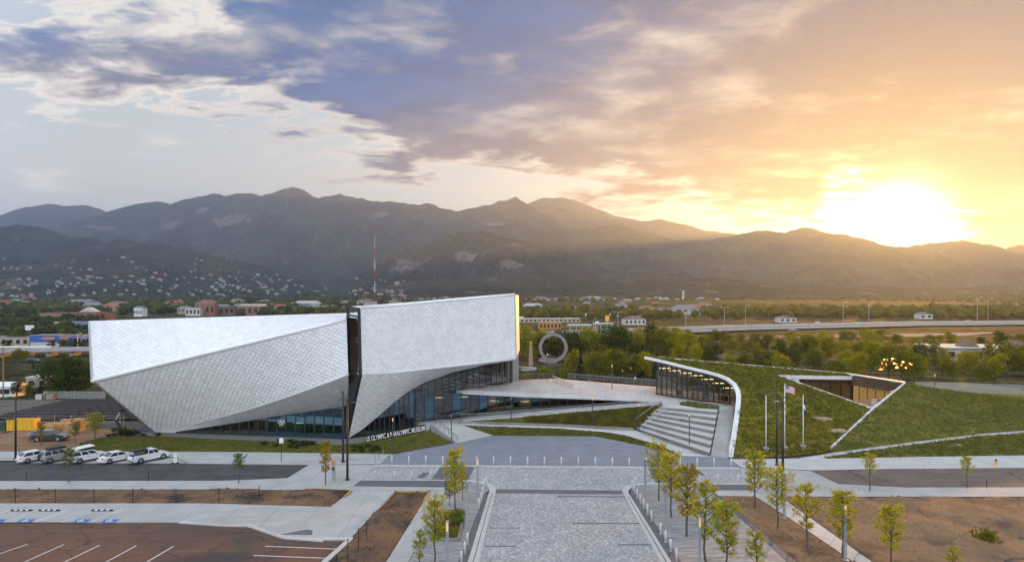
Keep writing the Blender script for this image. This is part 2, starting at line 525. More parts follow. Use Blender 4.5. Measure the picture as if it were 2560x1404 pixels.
# ================================================================ SITE: streets, pavements, plaza, beds
def paver_mat(name, c1, c2, mortar, bw, bh, offset=0.5, rough=0.75, bump=0.25, rot=0.0, msize=0.012, mixn=0.6):
    m_ = bpy.data.materials.new(name)
    m_.use_nodes = True
    k = NT(m_.node_tree)
    bs = m_.node_tree.nodes['Principled BSDF']
    pos = k.n('ShaderNodeNewGeometry').outputs['Position']
    if rot:
        vr = k.n('ShaderNodeVectorRotate', {'Vector': pos, 'Angle': rot})
        vr.rotation_type = 'Z_AXIS'
        pos = vr.outputs[0]
    br = k.n('ShaderNodeTexBrick', {'Vector': pos, 'Color1': (*c1, 1), 'Color2': (*c2, 1), 'Mortar': (*mortar, 1), 'Scale': 1.0, 'Mortar Size': msize,
                                    'Mortar Smooth': 0.3, 'Bias': 0.0, 'Brick Width': bw, 'Row Height': bh})
    br.offset = offset
    nz = k.noise(pos, 0.35, 5, 0.6)
    c = k.mix(mixn * 0.5, br.outputs['Color'], k.mix(k.step(nz, 0.3, 0.7), (*[x * 0.8 for x in c2], 1), (*[min(1, x * 1.15) for x in c1], 1)))
    row = k.noise(k.vm('MULTIPLY', pos, (0.35, 2.6, 1.0)), 1.0, 5, 0.7)
    c = k.mix(1.0, c, k.ramp(row, [(0.3, 0.72), (0.5, 1.0), (0.7, 1.25)]), 'MULTIPLY')
    k.set(bs.inputs['Base Color'], c)
    bs.inputs['Roughness'].default_value = rough
    bp = k.n('ShaderNodeBump', {'Strength': bump, 'Distance': 0.02, 'Height': br.outputs['Fac']})
    bp.invert = True
    m_.node_tree.links.new(bp.outputs[0], bs.inputs['Normal'])
    return m_


def ground_mat(name, cols, scales, rough=0.95, bump=0.6, bscale=6.0, spec=0.2, cracks=0.0):
    """cols: three colours mixed by two noises"""
    m_ = bpy.data.materials.new(name)
    m_.use_nodes = True
    k = NT(m_.node_tree)
    bs = m_.node_tree.nodes['Principled BSDF']
    bs.inputs['Roughness'].default_value = rough
    bs.inputs['Specular IOR Level'].default_value = spec
    pos = k.n('ShaderNodeNewGeometry').outputs['Position']
    a = k.noise(pos, scales[0], 6, 0.62, 0.6)
    b = k.noise(pos, scales[1], 5, 0.65)
    fine = k.noise(pos, bscale, 5, 0.7)
    c = k.mix(k.step(a, 0.36, 0.64), (*cols[0], 1), (*cols[1], 1))
    c = k.mix(k.step(b, 0.50, 0.68), c, (*cols[2], 1))
    c = k.mix(k.step(fine, 0.35, 0.7), k.vm('SCALE', c, 0.72), c)
    if cracks:
        ed = k.n('ShaderNodeTexVoronoi', {'Vector': k.vm('ADD', pos, k.vm('SCALE', k.noise(pos, 0.7, 4, 0.6, out=1), 1.6)), 'Scale': cracks}, feature='DISTANCE_TO_EDGE')
        c = k.mix(k.step(ed.outputs['Distance'], 0.004, 0.012), k.vm('SCALE', c, 0.45), c)
        st = k.noise(pos, 0.55, 2, 0.5)
        c = k.mix(k.step(st, 0.66, 0.74), c, k.vm('SCALE', c, 0.6))
        tm_ = k.noise(k.vm('MULTIPLY', pos, (0.04, 0.9, 1.0)), 1.0, 4, 0.6)
        c = k.mix(k.step(tm_, 0.56, 0.66, 0.0, 0.35), c, k.vm('SCALE', c, 1.6))
    k.set(bs.inputs['Base Color'], c)
    bp = k.n('ShaderNodeBump', {'Strength': bump, 'Distance': 0.08, 'Height': fine})
    m_.node_tree.links.new(bp.outputs[0], bs.inputs['Normal'])
    return m_


def turf_mat(name, g1, g2, dry, bare, sc):
    m_ = bpy.data.materials.new(name)
    m_.use_nodes = True
    k = NT(m_.node_tree)
    bs = m_.node_tree.nodes['Principled BSDF']
    bs.inputs['Roughness'].default_value = 1.0
    bs.inputs['Specular IOR Level'].default_value = 0.1
    pos = k.n('ShaderNodeNewGeometry').outputs['Position']
    a = k.noise(pos, sc, 6, 0.65, 0.8)
    b = k.noise(pos, sc * 3.1, 5, 0.7)
    d_ = k.noise(k.vm('ADD', pos, (31, 7, 0)), sc * 0.7, 7, 0.7, 1.0)
    f_ = k.noise(pos, 7.0, 4, 0.7)
    c = k.mix(k.step(a, 0.36, 0.62), (*g1, 1), (*g2, 1))
    c = k.mix(k.step(d_, 0.50, 0.68, 0.0, 0.85), c, (*dry, 1))
    c = k.mix(k.step(b, 0.64, 0.72, 0.0, 0.8), c, (*bare, 1))
    c = k.mix(k.step(f_, 0.3, 0.7), k.vm('SCALE', c, 0.6), k.vm('SCALE', c, 1.12))
    k.set(bs.inputs['Base Color'], c)
    bp = k.n('ShaderNodeBump', {'Strength': 1.0, 'Distance': 0.1, 'Height': f_})
    m_.node_tree.links.new(bp.outputs[0], bs.inputs['Normal'])
    return m_


M_asphalt = ground_mat('asphalt', [(0.060, 0.060, 0.066), (0.085, 0.084, 0.09), (0.11, 0.105, 0.105)], (0.25, 0.06), 0.85, 0.3, 25.0, 0.35, 0.16)
M_asphalt_r = ground_mat('dusty_asphalt', [(0.17, 0.135, 0.12), (0.22, 0.165, 0.13), (0.13, 0.105, 0.10)], (0.12, 0.07), 0.85, 0.3, 25.0, 0.3, 0.14)
M_lot = ground_mat('brown_asphalt', [(0.20, 0.095, 0.050), (0.12, 0.07, 0.05), (0.055, 0.050, 0.050)], (0.09, 0.06), 0.7, 0.25, 12.0, 0.3, 0.15)  # browns and dark grey blotched together by two noises
M_conc = ground_mat('concrete', [(0.46, 0.455, 0.44), (0.53, 0.525, 0.51), (0.43, 0.41, 0.385)], (0.3, 0.09), 0.8, 0.12, 30.0, 0.35)
M_conc_w = ground_mat('pale_concrete', [(0.58, 0.57, 0.55), (0.64, 0.63, 0.61), (0.52, 0.5, 0.47)], (0.3, 0.09), 0.75, 0.1, 30.0, 0.35)
M_joint = mat('joint', (0.20, 0.195, 0.185), 0.95)
M_dirt = ground_mat('bare_soil', [(0.15, 0.105, 0.075), (0.27, 0.15, 0.08), (0.07, 0.055, 0.045)], (0.3, 0.22), 1.0, 1.0, 5.0, 0.1)
M_dirt_r = ground_mat('sandy_soil', [(0.26, 0.165, 0.10), (0.37, 0.22, 0.12), (0.15, 0.10, 0.07)], (0.2, 0.12), 1.0, 1.0, 4.0, 0.1)
M_lawn = turf_mat('lawn', (0.10, 0.11, 0.02), (0.15, 0.145, 0.03), (0.22, 0.18, 0.05), (0.16, 0.12, 0.06), 0.22)
M_gravel = ground_mat('gravel', [(0.22, 0.21, 0.20), (0.30, 0.29, 0.27), (0.15, 0.145, 0.14)], (2.0, 4.0), 1.0, 1.0, 18.0, 0.1)
def cobble_mat(name, stops, scale, joint):
    """hand-set stones: one tone per stone, dark joints, slow drift of tone"""
    m_ = bpy.data.materials.new(name)
    m_.use_nodes = True
    k = NT(m_.node_tree)
    bs = m_.node_tree.nodes['Principled BSDF']
    pos = k.vm('MULTIPLY', k.n('ShaderNodeNewGeometry').outputs['Position'], scale)
    vo = k.n('ShaderNodeTexVoronoi', {'Vector': pos, 'Scale': 1.0, 'Randomness': 0.45})
    ed = k.n('ShaderNodeTexVoronoi', {'Vector': pos, 'Scale': 1.0, 'Randomness': 0.45}, feature='DISTANCE_TO_EDGE')
    c = k.ramp(k.xyz(vo.outputs['Color'])[0], stops)
    nz = k.noise(k.n('ShaderNodeNewGeometry').outputs['Position'], 0.25, 4, 0.6)
    c = k.mix(1.0, c, k.ramp(nz, [(0.3, 0.82), (0.7, 1.1)]), 'MULTIPLY')
    c = k.mix(k.step(ed.outputs['Distance'], 0.02, 0.09), (*joint, 1), c)
    k.set(bs.inputs['Base Color'], c)
    bs.inputs['Roughness'].default_value = 0.75
    bp = k.n('ShaderNodeBump', {'Strength': 0.3, 'Distance': 0.02, 'Height': ed.outputs['Distance']})
    m_.node_tree.links.new(bp.outputs[0], bs.inputs['Normal'])
    return m_


M_cobble = cobble_mat('cobbles', [(0.0, (0.27, 0.27, 0.285)), (0.35, (0.34, 0.34, 0.35)), (0.7, (0.42, 0.415, 0.415)), (1.0, (0.55, 0.54, 0.53))], (5.0, 3.6, 1.0), (0.22, 0.22, 0.225))
M_plaza = paver_mat('plaza_pavers', (0.235, 0.25, 0.285), (0.20, 0.215, 0.25), (0.16, 0.17, 0.19), 0.9, 0.3, 0.4, mixn=0.5, msize=0.01)
M_darkband = paver_mat('dark_pavers', (0.135, 0.135, 0.145), (0.105, 0.105, 0.115), (0.08, 0.08, 0.085), 0.5, 0.25, 0.5)
M_plank = paver_mat('plank_pavers', (0.40, 0.385, 0.375), (0.20, 0.20, 0.215), (0.17, 0.165, 0.165), 1.1, 0.17, 0.37, mixn=0.3)
M_paint = mat('road_paint', (0.75, 0.75, 0.73), 0.7, var=0.12, vscale=4.0)
M_blue = mat('blue_paint', (0.03, 0.17, 0.50), 0.7, var=0.15, vscale=5.0)
M_black = mat('black_metal', (0.015, 0.015, 0.016), 0.45)
M_grass = mat('grass_blades', (0.18, 0.17, 0.035), 0.9, spec=0.1, var=0.4, vscale=1.2, color2=(0.08, 0.095, 0.02))
M_tuft = mat('roof_sedge', (0.18, 0.16, 0.022), 0.9, spec=0.1, var=0.4, vscale=0.6, color2=(0.08, 0.085, 0.016))


def poly(pts, z=0.0):
    return [PZ(p[0], p[1], z) for p in pts]


def area2(pl):
    return sum(a[0] * b[1] - b[0] * a[1] for a, b in zip(pl, pl[1:] + pl[:1]))


def ccw(pl):
    return pl if area2(pl) > 0 else pl[::-1]


def sheet(name, pts, z, m_, label=None, parent=None, thick=0.0):
    pl = ccw(poly(pts, z))
    if thick:
        o = MB().prism(pl, z - thick, z).build(name, m_, parent)
    else:
        o = obj(name, [(p.x, p.y, z) for p in pl], [tuple(range(len(pl)))], m_, parent)
    if parent is None:
        tag(o, label, name.replace('_', ' '), kind='structure')
    return o


def clip_half(pl, n, c):
    out = []
    for i in range(len(pl)):
        a, b = pl[i], pl[(i + 1) % len(pl)]
        da, db = n[0] * a[0] + n[1] * a[1] - c, n[0] * b[0] + n[1] * b[1] - c
        if da <= 0:
            out.append(a)
        if da * db < 0:
            t = da / (da - db)
            out.append((a[0] + (b[0] - a[0]) * t, a[1] + (b[1] - a[1]) * t))
    return out


def slabs(name, label, pts, z, cell, ang=0.0, m_=None, thick=0.14, gap=0.035, rnd=0.004):
    """a pavement: bed with cast slabs as pieces of their own"""
    m_ = m_ or M_conc
    pl = [(p.x, p.y) for p in ccw(poly(pts, z))]
    bed = MB().prism(pl, z - thick - 0.15, z - 0.03).build(name, M_joint)
    tag(bed, label, name.replace('_', ' '), kind='structure')
    ca, sa = math.cos(ang), math.sin(ang)
    ex, ey = (ca, sa), (-sa, ca)
    us = [p[0] * ex[0] + p[1] * ex[1] for p in pl]
    vs = [p[0] * ey[0] + p[1] * ey[1] for p in pl]
    cu, cv = cell
    u = min(us)
    while u < max(us):
        v = min(vs)
        while v < max(vs):
            c = clip_half(pl, ex, u + cu - gap)
            c = clip_half(c, (-ex[0], -ex[1]), -u) if c else c
            c = clip_half(c, ey, v + cv - gap) if c else c
            c = clip_half(c, (-ey[0], -ey[1]), -v) if c else c
            if len(c) >= 3 and abs(area2(c)) > 0.25:
                MB().prism(c, z - thick, z + random.uniform(-rnd, rnd)).build('slab', m_, bed)
            v += cv
        u += cu
    return bed


def membrane(name, bnd, m_, spacing=1.2, amp=0.0, nscale=0.3, smooth=True, fn=None, parent=None, thick=None):
    """curved ground: boundary points in 3D, inside relaxed like a stretched skin, with optional relief"""
    b = []
    for i in range(len(bnd)):
        a, c = Vector(bnd[i]), Vector(bnd[(i + 1) % len(bnd)])
        n = max(1, int((a - c).length / spacing))
        b += [a.lerp(c, k / n) for k in range(n)]
    if area2([(p.x, p.y) for p in b]) < 0:
        b = b[::-1]
    nb = len(b)
    pl = np.array([(p.x, p.y) for p in b])
    lo, hi = pl.min(0), pl.max(0)
    gx, gy = np.meshgrid(np.arange(lo[0], hi[0], spacing), np.arange(lo[1], hi[1], spacing * 0.87))
    gx = gx + (np.arange(gx.shape[0])[:, None] % 2) * spacing * 0.5
    g = np.stack([gx.ravel(), gy.ravel()], 1) + rng.uniform(-0.1, 0.1, (gx.size, 2)) * spacing
    x0, y0 = pl[:, 0], pl[:, 1]
    x1, y1 = np.roll(x0, -1), np.roll(y0, -1)
    inside = np.zeros(len(g), bool)
    dmin = np.full(len(g), 1e9)
    for i in range(nb):
        cr = ((y0[i] > g[:, 1]) != (y1[i] > g[:, 1])) & (g[:, 0] < (x1[i] - x0[i]) * (g[:, 1] - y0[i]) / (y1[i] - y0[i] + 1e-12) + x0[i])
        inside ^= cr
        dmin = np.minimum(dmin, np.hypot(g[:, 0] - x0[i], g[:, 1] - y0[i]))
    g = g[inside & (dmin > spacing * 0.55)]
    vs = [Vector(p) for p in pl] + [Vector(p) for p in g]
    vo, eo, fo, *_ = delaunay_2d_cdt(vs, [], [list(range(nb))], 1, 1e-4)
    nv = len(vo)
    z = np.zeros(nv)
    fixed = np.zeros(nv, bool)
    bz = np.array([p.z for p in b])
    for i, p in enumerate(vo):
        dd = np.hypot(pl[:, 0] - p.x, pl[:, 1] - p.y)
        j = int(dd.argmin())
        z[i] = bz[j] if dd[j] < 1e-3 else np.sum(bz / (dd + .01) ** 2) / np.sum(1 / (dd + .01) ** 2)
        fixed[i] = dd[j] < 1e-3
    E = np.array([(f[i], f[(i + 1) % len(f)]) for f in fo for i in range(len(f))])
    for _ in range(60):
        s_ = np.zeros(nv)
        c_ = np.zeros(nv)
        np.add.at(s_, E[:, 0], z[E[:, 1]])
        np.add.at(c_, E[:, 0], 1)
        np.add.at(s_, E[:, 1], z[E[:, 0]])
        np.add.at(c_, E[:, 1], 1)
        z = np.where(fixed, z, s_ / np.maximum(c_, 1))
    V = []
    for i, p in enumerate(vo):
        zz = z[i]
        if amp and not fixed[i]:
            zz += amp * (mnoise.fractal(Vector((p.x * nscale, p.y * nscale, 1.7)), 0.8, 2.0, 5) + 0.15)
        if fn and not fixed[i]:
            zz += fn(p.x, p.y)
        V.append((p.x, p.y, zz))
    faces = [tuple(f) for f in fo]
    if thick:
        # skirt below the boundary
        base = len(V)
        order = [i for i in range(nb)]
        idx = {}
        for i, p in enumerate(vo):
            dd = np.hypot(pl[:, 0] - p.x, pl[:, 1] - p.y)
            j = int(dd.argmin())
            if dd[j] < 1e-3:
                idx[j] = i
        for j in order:
            V.append((pl[j][0], pl[j][1], bz[j] - thick))
        for j in order:
            k = (j + 1) % nb
            if j in idx and k in idx:
                faces.append((idx[j], base + j, base + k, idx[k]))
    return obj(name, V, faces, m_, parent, smooth)


def blades(surface, count, h, wd, m_, name='grass', rows=None, spread=0.25, nb=5):
    """tufts of blades standing on a surface, joined as one mass"""
    me = surface.data
    vs = np.array([v.co[:] for v in me.vertices])
    tr = np.array([p.vertices[:3] for p in me.polygons if len(p.vertices) == 3 and abs(p.normal.z) > 0.3])
    a, b, c = vs[tr[:, 0]], vs[tr[:, 1]], vs[tr[:, 2]]
    ar = np.linalg.norm(np.cross(b - a, c - a), axis=1)
    k = rng.choice(len(tr), count, p=ar / ar.sum())
    r1, r2 = np.sqrt(rng.random(count)), rng.random(count)
    p = a[k] * (1 - r1)[:, None] + b[k] * (r1 * (1 - r2))[:, None] + c[k] * (r1 * r2)[:, None]
    n = count * nb
    base = np.repeat(p, nb, 0) + np.concatenate([rng.normal(0, spread * 0.4, (n, 2)), np.zeros((n, 1))], 1)
    th = rng.uniform(0, 2 * np.pi, n)
    hh = h * rng.uniform(0.5, 1.2, n)
    w_ = np.stack([np.cos(th), np.sin(th), np.zeros(n)], 1) * wd
    lean = np.concatenate([rng.normal(0, spread, (n, 2)) * hh[:, None], hh[:, None]], 1)
    V = np.empty((n, 3, 3))
    V[:, 0], V[:, 1], V[:, 2] = base - w_, base + w_, base + lean
    V[:, :2, 2] -= 0.02
    me2 = bpy.data.meshes.new(name)
    me2.vertices.add(n * 3)
    me2.vertices.foreach_set('co', V.ravel())
    me2.loops.add(n * 3)
    me2.loops.foreach_set('vertex_index', np.arange(n * 3))
    me2.polygons.add(n)
    me2.polygons.foreach_set('loop_start', np.arange(0, n * 3, 3))
    me2.materials.append(m_)
    me2.update(calc_edges=True)
    return tag(link(bpy.data.objects.new(name, me2), surface), kind='stuff')


# street surface
road = obj('road', [(-90, 50, -0.02), (95, 50, -0.02), (95, 128, -0.02), (-90, 128, -0.02)], [(0, 1, 2, 3)], M_asphalt)
tag(road, 'dark asphalt street in front of the museum', 'road', kind='structure')
sheet('dusty_road', [(1990, 1170), (2560, 1168), (3000, 1165), (3000, 1222), (2265, 1222), (2060, 1212)], 0.0, M_asphalt_r, 'dusty brown asphalt street below the bike racks')

CEL = (3.2, 3.2)
slabs('pavement', 'concrete pavement behind the parked cars', [(-460, 1127), (200, 1127), (560, 1128.5), (985, 1134), (972, 1137), (950, 1158.5), (772, 1160.5), (470, 1157), (440, 1141), (60, 1141), (40, 1150), (-460, 1150)], 0.12, CEL)
sheet('parking_bay', [(42, 1141), (440, 1141), (474, 1157.4), (40, 1156.5)], 0.004, M_conc, 'concrete parking bay under the row of white cars')
slabs('pavement', 'concrete pavement along the near side of the dark street', [(-460, 1202), (560, 1200.5), (719, 1194), (772, 1161), (938, 1161), (902, 1198.5), (883, 1214.5), (1112, 1217), (1112, 1225), (879, 1225), (560, 1222), (-460, 1221)], 0.12, (4.0, 4.0), R(2))
slabs('pavement', 'wide concrete apron beside the brown parking lot',
      [(-460, 1257), (500, 1257), (826, 1265.5), (879, 1225.6), (988, 1226), (918, 1300), (871, 1350), (820, 1350.5), (760, 1346), (710, 1342), (680, 1332), (632, 1315), (620, 1312), (560, 1312), (450, 1304), (-460, 1303)], 0.12, (4.5, 4.5), R(1))
slabs('pavement', 'narrow concrete walk beside the foreground soil bed', [(1076, 1226), (1112, 1226), (1020, 1404), (996, 1450), (935, 1450), (965, 1404)], 0.12, (2.6, 2.6))
sheet('parking_lot', [(-460, 1303.2), (450, 1304), (560, 1312), (620, 1313), (632, 1316), (680, 1333), (710, 1343), (760, 1347), (820, 1351.5), (869, 1351), (812, 1404), (762, 1450), (-460, 1450)], 0.012, M_lot, 'brown asphalt parking lot')
slabs('pavement', 'pale concrete pavement carrying the bike hoops', [(1826, 1147), (2000, 1145), (2300, 1141), (2560, 1137), (3000, 1130), (3000, 1165), (2560, 1168), (2200, 1171), (2028, 1174), (1850, 1166)], 0.12, (3.0, 3.0), 0, M_conc_w)
slabs('pavement', 'concrete pavement and crossing by the bare lot', [(1852, 1167), (2026, 1176), (2096, 1209), (2265, 1217.5), (2560, 1217), (3000, 1215), (3000, 1240), (1928, 1239.5), (1886, 1226), (1783, 1224.5), (1771, 1211), (1862, 1209)], 0.12, (3.6, 3.6), 0, M_conc)
slabs('pavement', 'pale diagonal walk between the tree bed and the bare lot', [(1783, 1225.5), (1881, 1226.5), (1960, 1247), (2181, 1404), (2245, 1450), (2205, 1450), (2136, 1404), (1965, 1288), (1888, 1239), (1795, 1238)], 0.12, (2.6, 2.6), R(-38), M_conc_w)

# plaza and boulevard
sheet('plaza', [(949, 1159.5), (972, 1136.5), (1132, 1107), (1231, 1088), (1488, 1090), (1600, 1112), (1700, 1138), (1775, 1141), (1824, 1146), (1847, 1166.5)], 0.125, M_plaza, 'blue grey paved forecourt below the museum', thick=0.3)
sheet('kerb', [(938, 1160.2), (1847, 1167), (1852, 1170), (934, 1163.4)], 0.128, M_conc_w, 'straight pale kerb line under the long row of bollards', thick=0.2)
sheet('boulevard', [(936, 1163.4), (1858, 1169.5), (1866, 1209), (1640, 1207.5), (1600, 1208), (1580, 1211), (1562, 1217), (1556, 1223), (1563, 1238), (1653, 1404), (1678, 1450), (1186, 1450), (1196, 1404), (1239, 1229), (1240, 1220), (1225, 1207), (1205, 1202), (1180, 1199), (902, 1197)],
      0.10, M_cobble, 'pale grey cobbled boulevard leading to the museum', thick=0.2)
for pts, lb in (([(1102, 1164.2), (1187, 1164.8), (1171, 1199), (1079, 1197.2)], 'dark paved crossing strip behind the boulevard trees'),
                ([(1058, 1180), (1076, 1180), (1059, 1194), (1040, 1194)], 'small dark grate in the cobbles'),
                ([(1240, 1222), (1556, 1225), (1561, 1234), (1238, 1232)], 'dark band across the cobbled boulevard'),
                ([(1395, 1238.5), (1565, 1240), (1567, 1242.5), (1395, 1241)], 'thin dark drain line across the right half of the boulevard'),
                ([(1430, 1306), (1604, 1306), (1605, 1308.5), (1430, 1308.5)], 'thin dark drain line halfway down the boulevard'),
                ([(1543, 1359), (1632, 1359), (1633, 1362), (1543, 1362)], 'short dark drain line near the bottom of the boulevard'),
                ([(1222, 1317.5), (1300, 1317.5), (1300, 1319.5), (1221.5, 1319.5)], 'short dark drain line at the left kerb'),
                ([(1210, 1363), (1290, 1363), (1290, 1365.5), (1209.5, 1365.5)], 'lowest dark drain line at the left kerb'),
                ([(1620, 1170), (1740, 1171), (1762, 1185), (1700, 1207), (1640, 1206)], 'dark paved strip at the right end of the crossing')):
    sheet('dark_paving', pts, 0.1045, M_darkband, lb)
sheet('dark_paving', [(902, 1199.5), (1118, 1200.5), (1180, 1203.5), (1112, 1216.5), (884, 1214)], 0.122, M_darkband, 'dark paved band in front of the short row of bollards', thick=0.2)
sheet('kerb', [(903, 1197.1), (1180, 1199.2), (1205, 1202), (1225, 1207), (1236, 1214), (1240, 1221), (1239, 1229), (1196, 1404), (1186, 1450), (1157, 1450), (1169, 1404), (1222, 1232), (1224, 1223), (1218, 1214), (1200, 1206.6), (1180, 1203.2), (1118, 1200.2), (901, 1199.3)], 0.13, M_conc_w, 'pale kerb curving down the left side of the boulevard', thick=0.25)
sheet('kerb', [(1866, 1207.2), (1640, 1206), (1600, 1206.5), (1580, 1209), (1562, 1215), (1555, 1222), (1556, 1228), (1562, 1238), (1652, 1404), (1677, 1450), (1706, 1450), (1679, 1404), (1577, 1240), (1571, 1230), (1571, 1224), (1578, 1218), (1592, 1212.5), (1610, 1210), (1640, 1209.2), (1868, 1209.8)], 0.13, M_conc_w, 'pale kerb curving down the right side of the boulevard', thick=0.25)
sheet('drain_line', [(1229.5, 1232), (1231, 1232), (1184, 1404), (1181.5, 1404)], 0.134, M_darkband, 'dark joint running along the left kerb')
sheet('drain_line', [(1568.5, 1240), (1570.5, 1240), (1668, 1404), (1665, 1404)], 0.134, M_darkband, 'dark joint running along the right kerb')
sheet('dark_paving', [(1222, 1233), (1169, 1404), (1157, 1450), (1128, 1450), (1145, 1404), (1212, 1233)], 0.122, M_darkband, 'dark paved strip along the left boulevard kerb', thick=0.2)
sheet('dark_paving', [(1577, 1241), (1679, 1404), (1706, 1450), (1727, 1450), (1703, 1404), (1590, 1237), (1584, 1221), (1575, 1226)], 0.122, M_darkband, 'dark paved strip with bollards along the right boulevard kerb', thick=0.2)
sheet('plank_paving', [(1113, 1217.5), (1180, 1204), (1200, 1207), (1218, 1214.5), (1223, 1223), (1212, 1232), (1145, 1404), (1128, 1450), (997, 1450), (1021, 1404), (1113, 1226)], 0.118, M_plank, 'striped plank paving under the left row of trees', thick=0.2)
sheet('plank_paving', [(1591, 1213), (1612, 1210.5), (1771, 1211.5), (1789, 1238), (1968, 1404), (2018, 1450), (1727, 1450), (1703, 1404), (1591, 1237), (1585, 1222)], 0.118, M_plank, 'striped plank paving under the right row of trees', thick=0.2)
sheet('dark_paving', [(1773, 1210), (1881, 1210), (1884, 1224), (1784, 1224)], 0.124, M_darkband, 'dark paved band at the right end of the crossing kerb')
sheet('dark_paving', [(1790, 1239), (1801, 1239), (1992, 1404), (2050, 1450), (2020, 1450), (1969, 1404)], 0.122, M_darkband, 'dark diagonal strip beside the tree bed', thick=0.2)

# soil beds
def bed(name, pts, z, m_, label, amp, fn=None, sp=1.0, ns=0.35):
    o = membrane(name, poly(pts, z), m_, sp, amp, ns, fn=fn, thick=0.3)
    tag(o, label, 'soil', kind='structure')
    return o


def bump_at(px, py, r, h):
    c = PZ(px, py, 0)
    return lambda x, y: h * math.exp(-((x - c.x) ** 2 + (y - c.y) ** 2 * 1.6) / (r * r))


b1 = bump_at(790, 1245, 4.5, 0.5)
b2 = bump_at(600, 1236, 6, 0.25)
bed('soil_bed', [(-460, 1221.2), (560, 1222.3), (879, 1225.4), (826, 1265.2), (500, 1256.8), (-460, 1256.8)], 0.08, M_dirt, 'bare brown soil strip with black posts', 0.16, lambda x, y: b1(x, y) + b2(x, y), 0.9)
b3 = bump_at(955, 1300, 2.6, 0.75)
b4 = bump_at(930, 1370, 2.2, 0.3)
bed('soil_bed', [(990, 1227), (1075, 1227), (965, 1404), (935, 1450), (780, 1450), (822, 1404), (873, 1351), (919, 1301)], 0.08, M_dirt, 'bare orange brown soil bed with a mound in the foreground', 0.13, lambda x, y: b3(x, y) + b4(x, y), 0.55, 0.6)
bed('soil_bed', [(1803, 1239.5), (1886, 1239.5), (1964, 1289), (2135, 1404), (2203, 1450), (2052, 1450), (1994, 1404)], 0.09, M_dirt_r, 'smooth tan soil bed planted with young trees', 0.06, None, 0.7, 0.5)
b5 = bump_at(2330, 1330, 3.6, 0.9)
b6 = bump_at(2210, 1295, 3.0, 0.7)
b7 = bump_at(2430, 1290, 4.5, 0.8)
b8 = bump_at(2420, 1370, 3.0, 0.3)
bed('bare_lot', [(1932, 1240.5), (2560, 1241), (3000, 1241), (3000, 1450), (2250, 1450), (2184, 1404), (1963, 1248)], 0.06, M_dirt_r, 'open tan dirt lot with low mounds in the corner', 0.22, lambda x, y: b5(x, y) + b6(x, y) + b7(x, y) + b8(x, y), 0.8, 0.3)

def clods(surface, count, r, m_, name='clods'):
    """stones and clods of earth lying on a soil bed, too many to count"""
    me = surface.data
    vs = np.array([v.co[:] for v in me.vertices])
    tr = np.array([p.vertices[:3] for p in me.polygons if len(p.vertices) == 3 and abs(p.normal.z) > 0.3])
    a, b, c = vs[tr[:, 0]], vs[tr[:, 1]], vs[tr[:, 2]]
    ar = np.linalg.norm(np.cross(b - a, c - a), axis=1)
    k = rng.choice(len(tr), count, p=ar / ar.sum())
    r1, r2 = np.sqrt(rng.random(count)), rng.random(count)
    p = a[k] * (1 - r1)[:, None] + b[k] * (r1 * (1 - r2))[:, None] + c[k] * (r1 * r2)[:, None]
    oc = np.array([(1, 0, 0), (-1, 0, 0), (0, 1, 0), (0, -1, 0), (0, 0, 1), (0, 0, -.6)], float)
    of_ = np.array([(0, 2, 4), (2, 1, 4), (1, 3, 4), (3, 0, 4), (2, 0, 5), (1, 2, 5), (3, 1, 5), (0, 3, 5)])
    sz = r * rng.pareto(2.2, count).clip(.15, 4)[:, None, None]
    V = oc[None] * sz * rng.uniform(.6, 1.3, (count, 6, 3)) + p[:, None]
    Fc = (of_[None] + (np.arange(count) * 6)[:, None, None]).reshape(-1, 3)
    o = obj(name, V.reshape(-1, 3).tolist(), [tuple(f) for f in Fc.tolist()], m_, surface)
    return tag(o, kind='stuff')


for o_ in [o for o in bpy.data.objects if o.get('category') == 'soil']:
    big = 'lot' in o_.name
    clods(o_, 3500 if big else 2200, .06, M_dirt_r if big or 'tan' in o_['label'] else M_dirt)
# parking markings: sheets of paint
def stripe(p0, p1, wd, z, m_, label, name='road_marking', group=None):
    a, b = PZ(*p0, z), PZ(*p1, z)
    n = Vector((-(b - a).y, (b - a).x, 0)).normalized() * wd / 2
    o = obj(name, [a - n, b - n, b + n, a + n], [(0, 1, 2, 3)], m_)
    return tag(o, label, 'road marking', group, 'structure')


for i, (a, b) in enumerate([((-22, 1390), (69, 1359)), ((60, 1404), (159, 1360)), ((160, 1404), (249, 1361.5)), ((264, 1404), (341, 1362.5)), ((366, 1404), (434, 1364)), ((663, 1364), (840, 1371)), ((634, 1387), (818, 1394))]):
    a = (a[0] - (b[0] - a[0]) * 0.4, a[1] - (b[1] - a[1]) * 0.4) if i < 5 else a
    stripe(a, b, 0.12, 0.017, M_paint, 'white bay line on the brown lot, %s from the left' % nth(i) if i < 5 else ['upper', 'lower'][i - 5] + ' white bay line by the right kerb of the brown lot', group='white parking lines')
for i, (a, b) in enumerate([((-48, 1303.6), (24, 1272.5)), ((12, 1304), (96, 1273)), ((84, 1304), (170, 1273)), ((154, 1304), (240, 1273)), ((226, 1304), (304, 1272))]):
    stripe(a, b, 0.11, 0.132, M_paint, 'thin white line of the accessible bays, %s from the left' % nth(i), group='white parking lines')
for i in range(7):
    t = (i + 0.8) / 8
    stripe((lerp(92, 162, t), lerp(1301, 1276, t)), (lerp(150, 236, min(1, t + 0.12)), lerp(1304, 1274, min(1, t + 0.12)) - 4 + 4 * t), 0.09, 0.133, M_paint, 'thin hatching stripe between two accessible bays', group='hatching stripes between the accessible bays')
